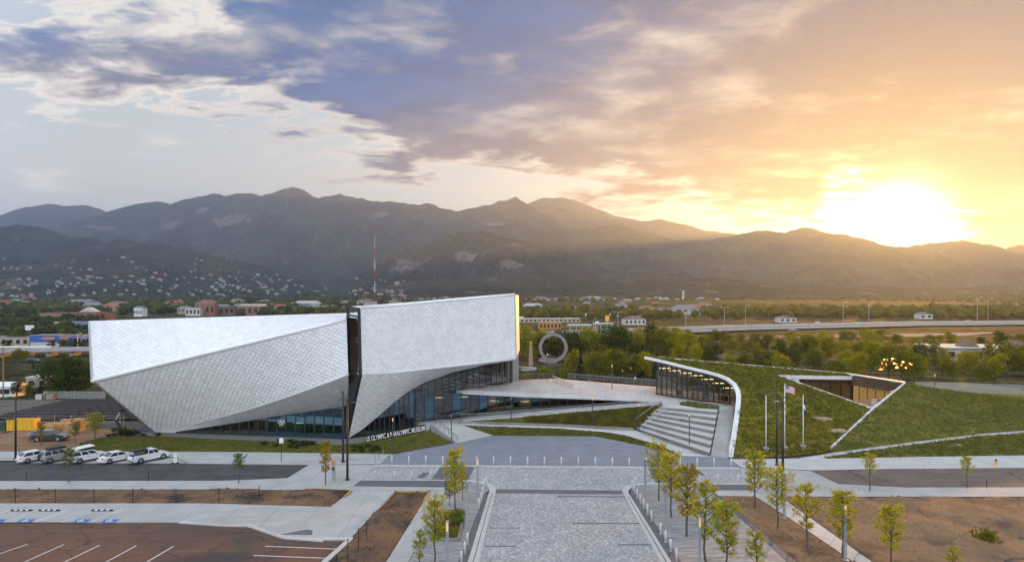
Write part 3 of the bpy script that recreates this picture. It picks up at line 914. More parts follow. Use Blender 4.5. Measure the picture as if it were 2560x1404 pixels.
for i, cx in enumerate((-8, 64, 203, 274)):
    a = [PZ(cx - 22, 1304, 0.137), PZ(cx + 13, 1304, 0.137), PZ(cx + 25, 1296.5, 0.137), PZ(cx - 10, 1296.5, 0.137)]
    s_ = obj('accessible_symbol', a, [(0, 1, 2, 3)], M_blue)
    tag(s_, 'blue square with white wheelchair symbol, %s from the left' % nth(i), 'road marking', 'blue accessible parking symbols', 'structure')
    c = (a[0] + a[1] + a[2] + a[3]) / 4
    ux, uy = (a[1] - a[0]) / 2, (a[3] - a[0]) / 2
    q_ = MB()

    def seg(p, r, wd=0.16):
        A_, B_ = c + ux * p[0] + uy * p[1], c + ux * r[0] + uy * r[1]
        n = Vector((-(B_ - A_).y, (B_ - A_).x, 0)).normalized() * wd / 2
        z = Vector((0, 0, 0.004))
        q_.add([A_ - n + z, B_ - n + z, B_ + n + z, A_ + n + z], [(0, 1, 2, 3)])
    arc = [(0.42 * math.cos(R(t_)) - 0.05, 0.5 * math.sin(R(t_)) - 0.25) for t_ in range(120, 400, 28)]
    for p, r in zip(arc[:-1], arc[1:]):
        seg(p, r)
    seg((-0.15, 0.55), (-0.1, -0.1))
    seg((-0.1, -0.1), (0.3, -0.15))
    seg((0.3, -0.15), (0.5, -0.62))
    seg((-0.25, 0.72), (-0.05, 0.72), 0.22)
    q_.build('wheelchair_mark', M_paint, s_)

# kerbs of the lot
kp = [(450, 1304.2), (560, 1312.2), (620, 1312.8), (632, 1315.6), (680, 1332.6), (710, 1342.6), (760, 1346.6), (810, 1350.4)]
kb = MB()
for a, b in zip(kp[:-1], kp[1:]):
    kb.bar(PZ(*a, 0.075) , PZ(*b, 0.075), 0.42, 0.17)
tag(kb.build('kerb', M_conc_w), 'curved concrete kerb between the apron and the brown lot', 'kerb', kind='structure')
tag(MB().bar(PZ(874, 1349, 0.08), PZ(760, 1450, 0.08), 0.55, 0.18).build('kerb', M_conc_w), 'straight concrete kerb at the right edge of the brown lot', 'kerb', kind='structure')
dr = empty('drain_inlet', PZ(845, 1350, 0.0))
tag(dr, 'black slotted drain inlet in the lot kerb', 'drain')
MB().box((0, 0, 0.07), (2.6, 0.5, 0.2)).build('opening', M_black, dr)
MB().box((0, 0, 0.19), (2.9, 0.7, 0.06)).build('cover_slab', M_conc_w, dr)
MB().box((0.1, -0.27, 0.08), (0.08, 0.06, 0.2)).build('divider', M_conc, dr)
# ================================================================ MUSEUM: two twisting metal-clad wings
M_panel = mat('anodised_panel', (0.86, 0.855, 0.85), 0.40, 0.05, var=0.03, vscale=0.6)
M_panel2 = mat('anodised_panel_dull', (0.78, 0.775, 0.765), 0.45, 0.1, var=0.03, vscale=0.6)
for m_ in (M_panel, M_panel2):
    k_ = NT(m_.node_tree)
    bs_p = m_.node_tree.nodes['Principled BSDF']
    c_ = bs_p.inputs['Base Color'].links[0].from_socket
    rnd = k_.m('FRACT', k_.m('ADD', k_.n('ShaderNodeNewGeometry').outputs['Random Per Island'], k_.n('ShaderNodeObjectInfo').outputs['Random']))
    k_.set(bs_p.inputs['Base Color'], k_.mix(1.0, c_, k_.ramp(rnd, [(0.0, 0.92), (0.5, 1.0), (1.0, 1.04)]), 'MULTIPLY'))
    k_.set(bs_p.inputs['Roughness'], k_.m('ADD', k_.m('MULTIPLY', rnd, 0.16), 0.30))
M_backing = mat('panel_joint', (0.50, 0.50, 0.50), 0.7)
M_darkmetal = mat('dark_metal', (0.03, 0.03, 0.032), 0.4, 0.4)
M_mullion = mat('mullion_metal', (0.05, 0.05, 0.052), 0.45, 0.5)
M_steel = mat('brushed_steel', (0.42, 0.42, 0.43), 0.35, 0.9)
M_floor = mat('interior_floor', (0.22, 0.21, 0.20), 0.6)
M_inner = mat('interior_wall', (0.13, 0.12, 0.11), 0.8, var=0.4, vscale=0.4)
M_cream = mat('interior_panel', (0.55, 0.50, 0.38), 0.8, var=0.2, vscale=0.5)
M_wood = mat('warm_timber', (0.30, 0.16, 0.06), 0.6, var=0.3, vscale=1.5)
M_lamp = mat('lamp_glass', (0.55, 0.36, 0.18), 0.4, emit=(1.0, 0.50, 0.16), estr=0.28)
M_ceil = mat('interior_ceiling_glow', (0.9, 0.8, 0.6), 0.5, emit=(1.0, 0.72, 0.36), estr=1.1)


def glass_mat(name, tint, refl=0.22, rough=0.015, gl=(0.9, 0.95, 1.0)):
    m_ = bpy.data.materials.new(name)
    m_.use_nodes = True
    t = m_.node_tree
    t.nodes.clear()
    k = NT(t)
    lw = k.n('ShaderNodeLayerWeight', {'Blend': 0.35})
    f = k.m('ADD', k.m('MULTIPLY', lw.outputs['Fresnel'], 0.75), refl, clamp=True)
    tr = k.n('ShaderNodeBsdfTransparent', {'Color': (*tint, 1)})
    gs = k.n('ShaderNodeBsdfGlossy', {'Color': (*gl, 1), 'Roughness': rough})
    mx = k.n('ShaderNodeMixShader', {0: f, 1: tr.outputs[0], 2: gs.outputs[0]})
    t.links.new(mx.outputs[0], k.n('ShaderNodeOutputMaterial').inputs['Surface'])
    return m_


M_glass = glass_mat('tinted_glass', (0.30, 0.36, 0.36), 0.14)
M_glass_b = glass_mat('blue_glass', (0.10, 0.25, 0.33), 0.34, gl=(0.38, 0.66, 0.85))
M_glass_y = glass_mat('clear_glass', (0.72, 0.70, 0.60), 0.08)


def polyline(pts):
    pts = [Vector(p) for p in pts]
    L = [0.0]
    for a, b in zip(pts[:-1], pts[1:]):
        L.append(L[-1] + (b - a).length)

    def at(t):
        s = t * L[-1]
        for i in range(len(pts) - 1):
            if s <= L[i + 1] + 1e-9 or i == len(pts) - 2:
                return pts[i].lerp(pts[i + 1], (s - L[i]) / (L[i + 1] - L[i]))
    return at


ALL_PANELS = []


def shingled(root, name, lo, hi, cu, cv, m_, lift=0.11, flip=False, bulge=0.0):
    """a ruled face from curve lo to curve hi, clad in lozenge panels; the panels are collected for sorting by size"""
    lo, hi = polyline(lo), polyline(hi)

    def S(u, v):
        a, b = lo(u), hi(u)
        return a.lerp(b, v)
    nu, nv = 30, 8
    V = [S(i / nu, j / nv) for i in range(nu + 1) for j in range(nv + 1)]
    Fc = [(i * (nv + 1) + j, (i + 1) * (nv + 1) + j, (i + 1) * (nv + 1) + j + 1, i * (nv + 1) + j + 1) for i in range(nu) for j in range(nv)]
    obj(name, V, Fc, M_backing, root, True)

    def nrm(u, v):
        e = 1e-3
        u_, v_ = min(max(u, e), 1 - e), min(max(v, e), 1 - e)
        n = (S(u_ + e, v_) - S(u_ - e, v_)).cross(S(u_, v_ + e) - S(u_, v_ - e)).normalized()
        return -n if flip else n
    du, dv = 1.0 / cu, 1.0 / cv
    g = 0.955
    for r in range(2 * cv + 1):
        for c in range(cu + 1):
            u0 = (c + (0.5 if r % 2 else 0.0)) * du
            v0 = r * dv / 2
            if u0 > 1 + 1e-6:
                continue
            corners = [(u0 - du / 2 * g, v0), (u0, v0 - dv / 2 * g), (u0 + du / 2 * g, v0), (u0, v0 + dv / 2 * g)]
            cl = [(min(max(a, 0), 1), min(max(b, 0), 1)) for a, b in corners]
            pts = [S(*p) + nrm(*p) * 0.03 for p in cl]
            um = min(max(u0, 0), 1)
            vm_ = min(max(v0 - dv * 0.16, 0), 1)
            n = nrm(um, vm_)
            ap = S(um, vm_) + n * (lift * random.uniform(0.75, 1.2))
            ctr = sum(pts, Vector()) / 4
            view = (Vector((0, 0, EYE)) - ctr)
            A_ = (pts[2] - pts[0]).cross(pts[3] - pts[1]).length / 2
            if A_ < 0.01:
                continue
            score = A_ * max(0.0, n.dot(view.normalized())) / view.length_squared
            ALL_PANELS.append((score, pts + [ap], m_))


museum = empty('museum', (0, 115, 0))
museum_inv = Vector((0, -115, 0))
tag(museum, 'white museum of two twisting wings clad in lozenge metal panels', 'museum')


def mp(o):
    """hang a mesh built in site coordinates under the museum's base"""
    o.location = museum_inv
    return o


class MuseumRoot:
    pass


# ---- left wing
LW = dict(
    ridgeL=P(228, 950, 108.5), ridgeR=P(866, 797, 112.0),
    topL=P(221, 803, 111.0), topR=P(866, 783, 119.5),
    lowL=P(385, 1080, 117.4), lowR=P(871, 936, 112.0),
    sofL=P(430, 1082, 117.0), sofR=P(871, 1013, 117.5))
a_, b_ = LW['ridgeL'], LW['ridgeR']
ridge_pts = [a_.lerp(b_, t) + Vector((0, -0.5, 0.0)) * math.sin(math.pi * t) for t in np.linspace(0, 1, 9)]
top_pts = [LW['topL'].lerp(LW['topR'], t) for t in np.linspace(0, 1, 9)]
low_pts = [LW['lowL'].lerp(LW['lowR'], t) + Vector((0, 0, -0.9)) * math.sin(math.pi * t) for t in np.linspace(0, 1, 9)]
sof_pts = [LW['sofL'].lerp(LW['sofR'], t) for t in np.linspace(0, 1, 9)]
parts_before = set(bpy.data.objects)
shingled(museum, 'upper_face', ridge_pts, top_pts, 42, 12, M_panel, 0.05)
shingled(museum, 'front_face', low_pts, ridge_pts, 40, 13, M_panel, 0.085)
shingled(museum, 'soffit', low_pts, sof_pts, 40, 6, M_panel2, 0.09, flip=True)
# far sides of the wing: end, roof and back
bk_top = P(300, 800, 138)
back = [Vector((LW['topL'].x + 10, 150, 19.0)), Vector((-26, 152, 20.5)), Vector((LW['topL'].x + 18, 146, 0.0)), Vector((-26, 150, 0.0))]
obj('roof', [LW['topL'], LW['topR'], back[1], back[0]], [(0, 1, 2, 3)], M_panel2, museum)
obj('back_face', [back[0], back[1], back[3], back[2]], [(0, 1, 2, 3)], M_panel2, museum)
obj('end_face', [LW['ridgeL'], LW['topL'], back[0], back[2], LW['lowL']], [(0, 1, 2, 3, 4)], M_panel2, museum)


def roll(name, pts, r, m_):
    vs, fs = [], []
    n = 10
    for i, p in enumerate(pts):
        t = (pts[min(i + 1, len(pts) - 1)] - pts[max(i - 1, 0)]).normalized()
        u = t.cross(Vector((0, 0, 1)))
        u = u.normalized() if u.length > 1e-4 else Vector((1, 0, 0))
        v = t.cross(u)
        vs += [p + (u * math.cos(2 * math.pi * k / n) + v * math.sin(2 * math.pi * k / n)) * r for k in range(n)]
    for i in range(len(pts) - 1):
        fs += [(i * n + k, i * n + (k + 1) % n, (i + 1) * n + (k + 1) % n, (i + 1) * n + k) for k in range(n)]
    fs += [tuple(range(n)), tuple(range((len(pts) - 1) * n, len(pts) * n))]
    return obj(name, vs, fs, m_, museum, True)


roll('edge_roll', [p + Vector((0, 0.16, -0.12)) for p in ridge_pts], 0.34, M_panel)
roll('edge_roll', [p + Vector((0, 0.2, 0.1)) for p in low_pts], 0.3, M_panel2)
roll('edge_roll', [p + Vector((0, 0.2, -0.22)) for p in top_pts], 0.3, M_panel)
roll('edge_roll', [LW['topL'] + Vector((0.15, 0.2, -0.3)), LW['ridgeL'] + Vector((0.15, 0.2, 0.1))], 0.32, M_panel)
roll('edge_roll', [LW['ridgeL'] + Vector((0.2, 0.2, 0)), LW['lowL'] + Vector((0.2, 0.2, 0))], 0.28, M_panel2)

# ---- right wing
rb = [P(905, 938, 110.0), P(1000, 930, 113.6), P(1100, 919, 117.5), P(1200, 908, 121.5), P(1289, 897, 125.0)]
rt = [P(901, 770, 110.0), P(1000, 762, 113.6), P(1100, 753, 117.5), P(1200, 744, 121.5), P(1286, 737, 125.0)]
arch = [P(871, 1095, 113.0), P(905, 1073, 113.8), P(945, 1040, 114.9), P(985, 1004, 116.2), P(1020, 978, 117.6), P(1060, 956, 119.6), P(1130, 930, 122.8), P(1210, 911, 125.6), P(1289, 898.5, 128.5)]
shingled(museum, 'front_face', rb, rt, 30, 15, M_panel, 0.035)
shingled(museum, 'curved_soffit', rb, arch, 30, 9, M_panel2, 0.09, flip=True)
roll('edge_roll', [p + Vector((0.05, 0.3, 0.0)) for p in rt], 0.34, M_panel)
roll('edge_roll', [p + Vector((0, 0.22, 0.12)) for p in rb], 0.26, M_panel)
roll('edge_roll', [rt[-1] + Vector((-0.1, 0.3, -0.2)), rb[-1] + Vector((-0.1, 0.3, 0.1))], 0.34, M_panel)
slotTL, slotBL = P(868, 766, 114.2), P(871, 937, 114.2)
rtb = [Vector((slotTL.x + 12, 150, rt[0].z)), Vector((rt[-1].x + 1.0, 146, rt[-1].z))]
obj('roof', [rt[0], rt[-1], rtb[1], rtb[0], slotTL], [(0, 1, 2, 3, 4)], M_panel2, museum)
obj('end_face', [rt[-1], rb[-1], Vector((rb[-1].x + 1.0, 146, rb[-1].z)), rtb[1]], [(0, 1, 2, 3)], M_panel2, museum)
obj('back_face', [rtb[0], rtb[1], Vector((rtb[1].x, rtb[1].y, 4.6)), Vector((rtb[0].x, rtb[0].y, 0))], [(0, 1, 2, 3)], M_panel2, museum)
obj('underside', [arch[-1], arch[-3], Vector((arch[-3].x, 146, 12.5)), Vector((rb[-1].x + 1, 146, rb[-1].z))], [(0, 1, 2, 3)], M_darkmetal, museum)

# ---- the tall dark window in the notch between the wings
slot = [slotTL, rt[0] + Vector((-0.1, 0, -0.1)), rb[0] + Vector((-0.1, 0, 0)), slotBL]
win = empty('slot_window')
win.parent = museum


def quad_at(q4, s, t):
    return q4[0].lerp(q4[1], s).lerp(q4[3].lerp(q4[2], s), t)


def framed(parent, q4, rows, fw=0.22, gm=None, cols=(0.0, 1.0)):
    n = (q4[1] - q4[0]).cross(q4[3] - q4[0]).normalized()
    if n.y > 0:
        n = -n
    fr = MB()
    for s in cols:
        fr.bar(quad_at(q4, s, 0) + n * 0.05, quad_at(q4, s, 1) + n * 0.05, fw, fw)
    for t in rows:
        fr.bar(quad_at(q4, cols[0], t) + n * 0.05, quad_at(q4, cols[-1], t) + n * 0.05, fw, fw)
    fr.build('frame', M_darkmetal, parent)
    for i in range(len(cols) - 1):
        for t0, t1 in zip(rows[:-1], rows[1:]):
            obj('pane', [quad_at(q4, cols[i], t0), quad_at(q4, cols[i + 1], t0), quad_at(q4, cols[i + 1], t1), quad_at(q4, cols[i], t1)], [(0, 1, 2, 3)], gm or M_glass, parent)


framed(win, slot, [0.0, 0.12, 0.46, 0.94, 1.0], 0.3, M_glass, (0.08, 0.92))
for o_ in win.children:
    pass
sb = [p + Vector((0.6, 5.0, 0)) for p in slot]
obj('room_back', sb, [(0, 1, 2, 3)], M_inner, museum)
obj('room_floor', [quad_at(slot, 0, 0.9), quad_at(slot, 1, 0.9), quad_at(sb, 1, 0.9), quad_at(sb, 0, 0.9)], [(0, 1, 2, 3)], M_wood, museum)
obj('room_floor', [quad_at(slot, 0, 0.47), quad_at(slot, 1, 0.47), quad_at(sb, 1, 0.47), quad_at(sb, 0, 0.47)], [(0, 1, 2, 3)], M_cream, museum)
for t_ in (0.14, 0.48, 0.52):  # glowing panels added to imitate the amber reflection in the slot glass
    c = quad_at(slot, .5, t_) + Vector((.3, 2.5, 0))
    MB().box(tuple(c), (1.2, 1.6, .08)).build('ceiling_glow_panel', M_ceil, museum)
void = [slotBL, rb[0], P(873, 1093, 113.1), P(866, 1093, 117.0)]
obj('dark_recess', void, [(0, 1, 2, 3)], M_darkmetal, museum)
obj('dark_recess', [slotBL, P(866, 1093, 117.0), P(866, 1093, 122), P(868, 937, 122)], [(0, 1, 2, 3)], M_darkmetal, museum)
lb = MB()
lb.bar(rb[0] + Vector((-0.22, -0.05, 0)), arch[0] + Vector((-0.28, -0.05, 0)), 0.5, 0.24)
lb.build('blade_edge', M_darkmetal, museum)
lb = MB()
lb.bar(rt[0] + Vector((-0.12, -0.06, 0)), rb[0] + Vector((-0.12, -0.06, 0)), 0.26, 0.3)
lb.build('blade_edge', M_darkmetal, museum)

# sort the panels: the 300 that show largest become pieces of their own, the rest one cladding mass
ALL_PANELS.sort(key=lambda t: -t[0])
TRI = [(0, 1, 4), (1, 2, 4), (2, 3, 4), (3, 0, 4)]
for sc_, pts, m_ in ALL_PANELS[:300]:
    obj('panel', pts, TRI, m_, museum)
for m_ in (M_panel, M_panel2):
    V, Fc = [], []
    for sc_, pts, mm in ALL_PANELS[300:]:
        if mm is m_:
            b0 = len(V)
            V += pts
            Fc += [tuple(i + b0 for i in t) for t in TRI]
    tag(obj('panel_cladding', V, Fc, m_, museum), kind='stuff')


# ---- glazing
def curtain_wall(parent, base, top, n, m_, mull=0.10, rail=(0.0, 1.0), door=None, skip=()):
    """row of full-height panes between a base line and a top line, with a mullion at every joint"""
    base, top = polyline(base), polyline(top)
    for i in range(n + 1):
        a, b = base(i / n), top(i / n)
        if (b - a).length > 0.15:
            MB().bar(a + Vector((0, -0.03, 0)), b + Vector((0, -0.03, 0)), mull, mull * 1.6).build('mullion', M_mullion, parent)
    for i in range(n):
        a, b, c, d = base(i / n), base((i + 1) / n), top((i + 1) / n), top(i / n)
        if max((d - a).length, (c - b).length) < 0.2:
            continue
        obj('pane', [a, b, c, d], [(0, 1, 2, 3)], m_[i % len(m_)] if isinstance(m_, list) else m_, parent)
    for r in rail:
        k = MB()
        for i in range(n):
            k.bar(base(i / n).lerp(top(i / n), r) + Vector((0, -0.04, 0)), base((i + 1) / n).lerp(top((i + 1) / n), r) + Vector((0, -0.04, 0)), mull, mull)
        k.build('transom', M_mullion, parent)


gA = empty('ground_floor_glazing')
gA.parent = museum
g_base = [PZ(440, 1081, 0.15), PZ(560, 1085, 0.15), PZ(700, 1090, 0.15), PZ(858, 1096, 0.15)]
g_top = [P(440, 1079, g_base[0].y), P(560, 1061, g_base[1].y), P(700, 1039, g_base[2].y), P(858, 1016, g_base[3].y)]
curtain_wall(gA, g_base, g_top, 18, [M_glass] * 10 + [M_glass_b] * 8, rail=(0.0, 1.0))
# inside: floor, rear wall, pillars and bright hangings
pa, pb = g_base[0], g_base[-1]
obj('inner_floor', [pa, pb, pb + Vector((0, 14, 0)), pa + Vector((0, 14, 0))], [(0, 1, 2, 3)], M_floor, museum)
obj('inner_wall', [pa + Vector((0, 9, 0)), pb + Vector((0, 9, 0)), pb + Vector((0, 9, 6)), pa + Vector((0, 9, 6))], [(0, 1, 2, 3)], M_inner, museum)
for px, wd, m_ in ((585, 0.5, M_conc_w), (600, 0.5, M_conc_w), (640, 0.9, M_conc_w), (655, 0.5, M_wood), (668, 0.7, M_conc_w), (690, 1.0, M_wood), (735, 0.6, M_cream), (612, 1.2, M_inner)):
    c = P(px, 1085, 121.5)
    MB().box((c.x, c.y, 1.5), (wd, 0.4, 2.9)).build('interior_banner', m_, museum)
dr_ = empty('entrance_door')
dr_.parent = museum
dq = [P(765, 1052, 113.15), P(781, 1051, 113.05), P(781, 1094, 113.05), P(765, 1093.5, 113.15)]
framed(dr_, dq, [0.0, 1.0], 0.18, M_glass_b)
MB().box(tuple(quad_at(dq, 0.85, 0.55) + Vector((0, -0.12, 0))), (0.05, 0.06, 0.5)).build('handle', M_steel, dr_)
notice = quad_at(dq, 0.5, 0.3)
MB().box(tuple(notice + Vector((0, -0.06, 0))), (0.35, 0.01, 0.42)).build('notice', M_paint, dr_)


def text_obj(s, name, height, loc, rot, m_, parent=None, length=None, ext=0.03, sx=0.72):
    """raised lettering as a plain mesh; height of the capitals, overall length"""
    cu = bpy.data.curves.new(name, 'FONT')
    cu.body = s
    cu.size = 1.0
    cu.extrude = ext
    cu.offset = 0.004
    tmp = bpy.data.objects.new(name, cu)
    COL.objects.link(tmp)
    bpy.context.view_layer.update()
    me = bpy.data.meshes.new_from_object(tmp)
    bpy.data.objects.remove(tmp)
    bpy.data.curves.remove(cu)
    me.materials.clear()
    me.materials.append(m_)
    co = np.array([v.co[:] for v in me.vertices])
    lo, hi = co.min(0), co.max(0)
    k = height / (hi[1] - lo[1])
    o = bpy.data.objects.new(name, me)
    o.location = loc
    o.rotation_euler = rot
    o.scale = ((length / (hi[0] - lo[0])) if length else k * sx, k, 1)
    return link(o, parent)


text_obj('USA', 'window_lettering', 0.6, P(694, 1057, 113.3), (R(90), 0, R(-2)), M_paint, museum, 1.25, 0.005)

for px, py in ((640, 1066), (700, 1060), (750, 1056), (805, 1050)):
    c = P(px, py, 122.5)
    MB().box((c.x, c.y, c.z), (1.4, 1.4, .08)).build('ceiling_glow_panel', M_ceil, museum)
# glazing under the arch of the right wing
gB = empty('arch_glazing')
gB.parent = museum
bB0, bB1 = PZ(880, 1094, 0.1) + Vector((0, 1.2, 0)), P(1036, 1074, 118.2)
bs_, ts_ = [], []
for i in range(13):
    t = i / 12
    p = bB0.lerp(bB1, t)
    px = 1280 + FPX * p.x / p.y
    ay = np.interp(px, [871, 905, 945, 985, 1020, 1060], [1095, 1073, 1040, 1004, 978, 956])
    bs_.append(p)
    ts_.append(Vector((p.x, p.y, max(p.z + 0.02, EYE - (ay - HOR) / FPX * p.y + 0.15))))
curtain_wall(gB, bs_, ts_, 12, [M_glass, M_glass, M_glass_b], 0.10, rail=(0.0,))
obj('inner_floor', [bB0 + Vector((0, .1, .03)), bB1 + Vector((0, .1, -.1)), bB1 + Vector((4, 22, -.1)), bB0 + Vector((-4, 22, .03))], [(0, 1, 2, 3)], M_floor, museum)
obj('inner_wall', [bB0 + Vector((-3, 14, 0)), bB1 + Vector((6, 14, 0)), bB1 + Vector((6, 14, 10)), bB0 + Vector((-3, 14, 10))], [(0, 1, 2, 3)], M_inner, museum)
for px, h in ((935, 5.5), (968, 6.0), (978, 6.0), (985, 6.0)):
    c = P(px, 1080, 122)
    MB().box((c.x, c.y, h / 2), (0.22, 0.2, h)).build('interior_post', M_wood, museum)
for px in (950, 958, 1002, 1008):
    c = P(px, 1080, 120.5)
    MB().box((c.x, c.y, 1.0), (0.45, 0.2, 1.7)).build('interior_banner', M_conc_w, museum)
# upper level glazing under the right wing, looking out on the terrace
gC = empty('terrace_glazing')
gC.parent = museum
uB = [P(1036, 998, 119.5), P(1110, 985, 122.5), P(1165, 970, 125.5), P(1240, 957, 130.0), P(1281, 952, 133.0)]
uT = [P(1036, 970, 119.5), P(1110, 941, 122.5), P(1165, 926, 125.5), P(1240, 908, 130.0), P(1281, 899, 133.0)]
curtain_wall(gC, uB, uT, 16, [M_glass, M_glass, M_glass, M_glass_y], 0.09)
obj('inner_wall', [p + Vector((-1.0, 10, -1.0)) for p in (uB[0], uB[3])] + [p + Vector((-1.0, 10, 1.5)) for p in (uT[3], uT[0])], [(0, 1, 2, 3)], M_inner, museum)
obj('inner_floor', [uB[0], uB[3], uB[3] + Vector((-1.0, 10, 0)), uB[0] + Vector((-1.0, 10, 0))], [(0, 1, 2, 3)], M_floor, museum)
for px in (1249, 1262, 1277):
    c = P(px, 950, 132.5)
    MB().box((c.x, c.y, 9.4), (0.42, 0.5, 5.6)).build('column', M_darkmetal, museum)
# ground floor glazing beside the entrance landing, below the terrace
gD = empty('lobby_glazing')
gD.parent = museum
lB = [PZ(1038, 1052, 1.5), PZ(1150, 1043, 1.5), P(1290, 1033, 128.5), P(1430, 1022, 129.0), P(1600, 1002, 129.5)]
lT = [P(1038, 985, lB[0].y), P(1150, 981, lB[1].y), P(1290, 985, 128.5), P(1430, 990, 129.0), P(1600, 998, 129.5)]
curtain_wall(gD, lB, lT, 25, [M_glass, M_glass_b, M_glass], 0.11, rail=(0.0, 0.74))
obj('inner_wall', [lB[0] + Vector((0, 9, 0)), lB[-1] + Vector((0, 6, 0)), lT[-1] + Vector((0, 6, 0)), lT[0] + Vector((0, 9, 0))], [(0, 1, 2, 3)], M_inner, museum)
obj('inner_floor', [lB[0], lB[1], lB[-1], lB[-1] + Vector((0, 6, 0)), lB[0] + Vector((0, 9, 0))], [(0, 1, 2, 3, 4)], M_floor, museum)
for px, wd, h, m_, dd in ((1070, 2.4, 3.6, M_wood, 125), (1048, 0.8, 2.2, M_conc_w, 124), (1092, 2.4, 3.2, M_wood, 126), (1118, 0.9, 2.0, M_conc_w, 124.5), (1143, 1.9, 3.6, M_cream, 126), (1172, 1.9, 3.0, M_inner, 126),
                          (1225, 3.0, 3.2, M_cream, 130), (1262, 2.0, 2.6, M_wood, 130), (1315, 2.6, 2.4, M_cream, 130.5), (1345, 2.2, 2.0, M_wood, 131), (1270, 1.2, 3.0, M_inner, 130)):
    c = P(px, 1050, dd)
    zb = 1.5 + max(0, (px - 1150) / 450 * 2.6) * 0.6
    MB().box((c.x, c.y, zb + h / 2), (wd, 0.3, h)).build('interior_panel', m_, museum)
for px, py, dd in ((1100, 992, 126), (1235, 1000, 130), (1312, 1002, 130.5), (1058, 990, 125), (1160, 990, 126)):
    c = P(px, py, dd)
    MB().box((c.x, c.y - 0.6, c.z), (1.6, 0.3, 0.08)).build('ceiling_glow_panel', M_ceil, museum)

# everything was drawn in site coordinates: hang it on the base
for o_ in list(bpy.data.objects):
    if o_.parent is museum:
        o_.location = Vector(o_.location) + museum_inv
# ================================================================ GROUNDS: lawns, stairs, ramp, terrace, hillside pavilion
def V3(l):
    """(px, py, z) triples to points"""
    return [PZ(*p) for p in l]


M_green = turf_mat('green_roof', (0.16, 0.145, 0.018), (0.23, 0.195, 0.024), (0.27, 0.205, 0.035), (0.17, 0.12, 0.05), 0.13)
M_hill = turf_mat('hill_grass', (0.13, 0.13, 0.028), (0.20, 0.18, 0.04), (0.31, 0.245, 0.08), (0.22, 0.16, 0.09), 0.09)
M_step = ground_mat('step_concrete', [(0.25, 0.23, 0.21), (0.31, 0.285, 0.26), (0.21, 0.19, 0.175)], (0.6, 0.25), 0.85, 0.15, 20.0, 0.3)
M_stone = ground_mat('sandstone', [(0.42, 0.30, 0.20), (0.5, 0.38, 0.27), (0.3, 0.22, 0.15)], (1.5, 3.0), 0.95, 0.9, 6.0, 0.2)
M_coping = mat('white_coping', (0.74, 0.73, 0.71), 0.5, var=0.06, vscale=1.0)
M_bronze = mat('bronze_panel', (0.13, 0.085, 0.055), 0.45, 0.4, var=0.15, vscale=0.4)

lawn = membrane('lawn', V3([(200, 1106, .1), (244, 1096, .12), (281, 1091, .15), (394, 1089.5, .15), (480, 1094, .15), (560, 1098, .15), (700, 1103, .15), (791, 1108, .15), (852, 1112, .15), (905, 1105.5, .15),
                            (913, 1104, .2), (1000, 1089, .75), (1066, 1076, 1.3), (1078, 1077, 1.25), (1131, 1106, .15), (982, 1133, .13), (560, 1128, .13), (300, 1126, .13), (200, 1126, .13)]), M_lawn, 1.0, 0.05, 0.4)
tag(lawn, 'mown lawn strip along the front of the museum', 'lawn', kind='structure')
blades(lawn, 9000, 0.16, 0.03, M_grass)
sheet('gravel_strip', [(330, 1086), (365, 1080), (440, 1079), (858, 1095), (872, 1096), (1036, 1075.5), (1062, 1072), (913, 1103), (905, 1106), (852, 1113), (791, 1109), (480, 1095), (394, 1090)], 0.11, M_gravel, 'grey gravel strip at the foot of the museum glass')
land_ = membrane('entrance_landing', [bB1 + Vector((0, .1, 0)), *V3([(1070, 1066, 1.15), (1078, 1059, 1.45), (1147, 1060.5, 1.5), (1152, 1043, 1.52)]), lB[0] + Vector((0, -.05, 0))], M_conc, 1.6, thick=0.8)
tag(land_, 'concrete landing at the museum entrance', 'landing', kind='structure')

# lawns below the ramp
l1 = membrane('lawn', V3([(1160, 1052.5, 1.5), (1290, 1043.5, 2.2), (1450, 1030, 3.0), (1640, 1014, 3.9), (1652, 1017, 3.9), (1625, 1040, 2.5), (1584, 1071, .62), (1400, 1061, 1.05)]), M_lawn, 1.0, 0.06, 0.4)
tag(l1, 'triangular green bank below the sloping ramp', 'lawn', kind='structure')
blades(l1, 7000, 0.28, 0.045, M_tuft, spread=0.35)
l2 = membrane('lawn', V3([(1152, 1062.5, 1.4), (1400, 1071, .82), (1512, 1080, .42), (1560, 1087.5, .22), (1640, 1111, .14), (1692, 1132, .14), (1699, 1136.5, .14), (1600, 1111.5, .14), (1488, 1089.6, .14), (1232, 1087.6, .14)]), M_lawn, 0.8, 0.04, 0.4)
tag(l2, 'long curved lawn between the path and the forecourt', 'lawn', kind='structure')
blades(l2, 5000, 0.18, 0.03, M_grass)
w1 = membrane('path', V3([(1147, 1055.5, 1.5), (1400, 1063.5, 1.0), (1584, 1073, .55), (1680, 1107, .14), (1777, 1140.5, .14), (1702, 1137.5, .14), (1641, 1110, .14), (1561, 1086.5, .2), (1513, 1079, .4), (1400, 1070, .8), (1152, 1061.5, 1.4)]), M_conc_w, 1.5, thick=0.5)
tag(w1, 'pale concrete path curving past the stepped seating', 'path', kind='structure')
rw = MB()
for a, b in (((1147, 1055, 1.62), (1400, 1062.5, 1.12)), ((1400, 1062.5, 1.12), (1584, 1072, .7))):
    rw.bar(PZ(*a), PZ(*b), 0.3, 0.42)
tag(rw.build('retaining_wall', M_step), 'low concrete edge wall under the triangular bank', 'wall')
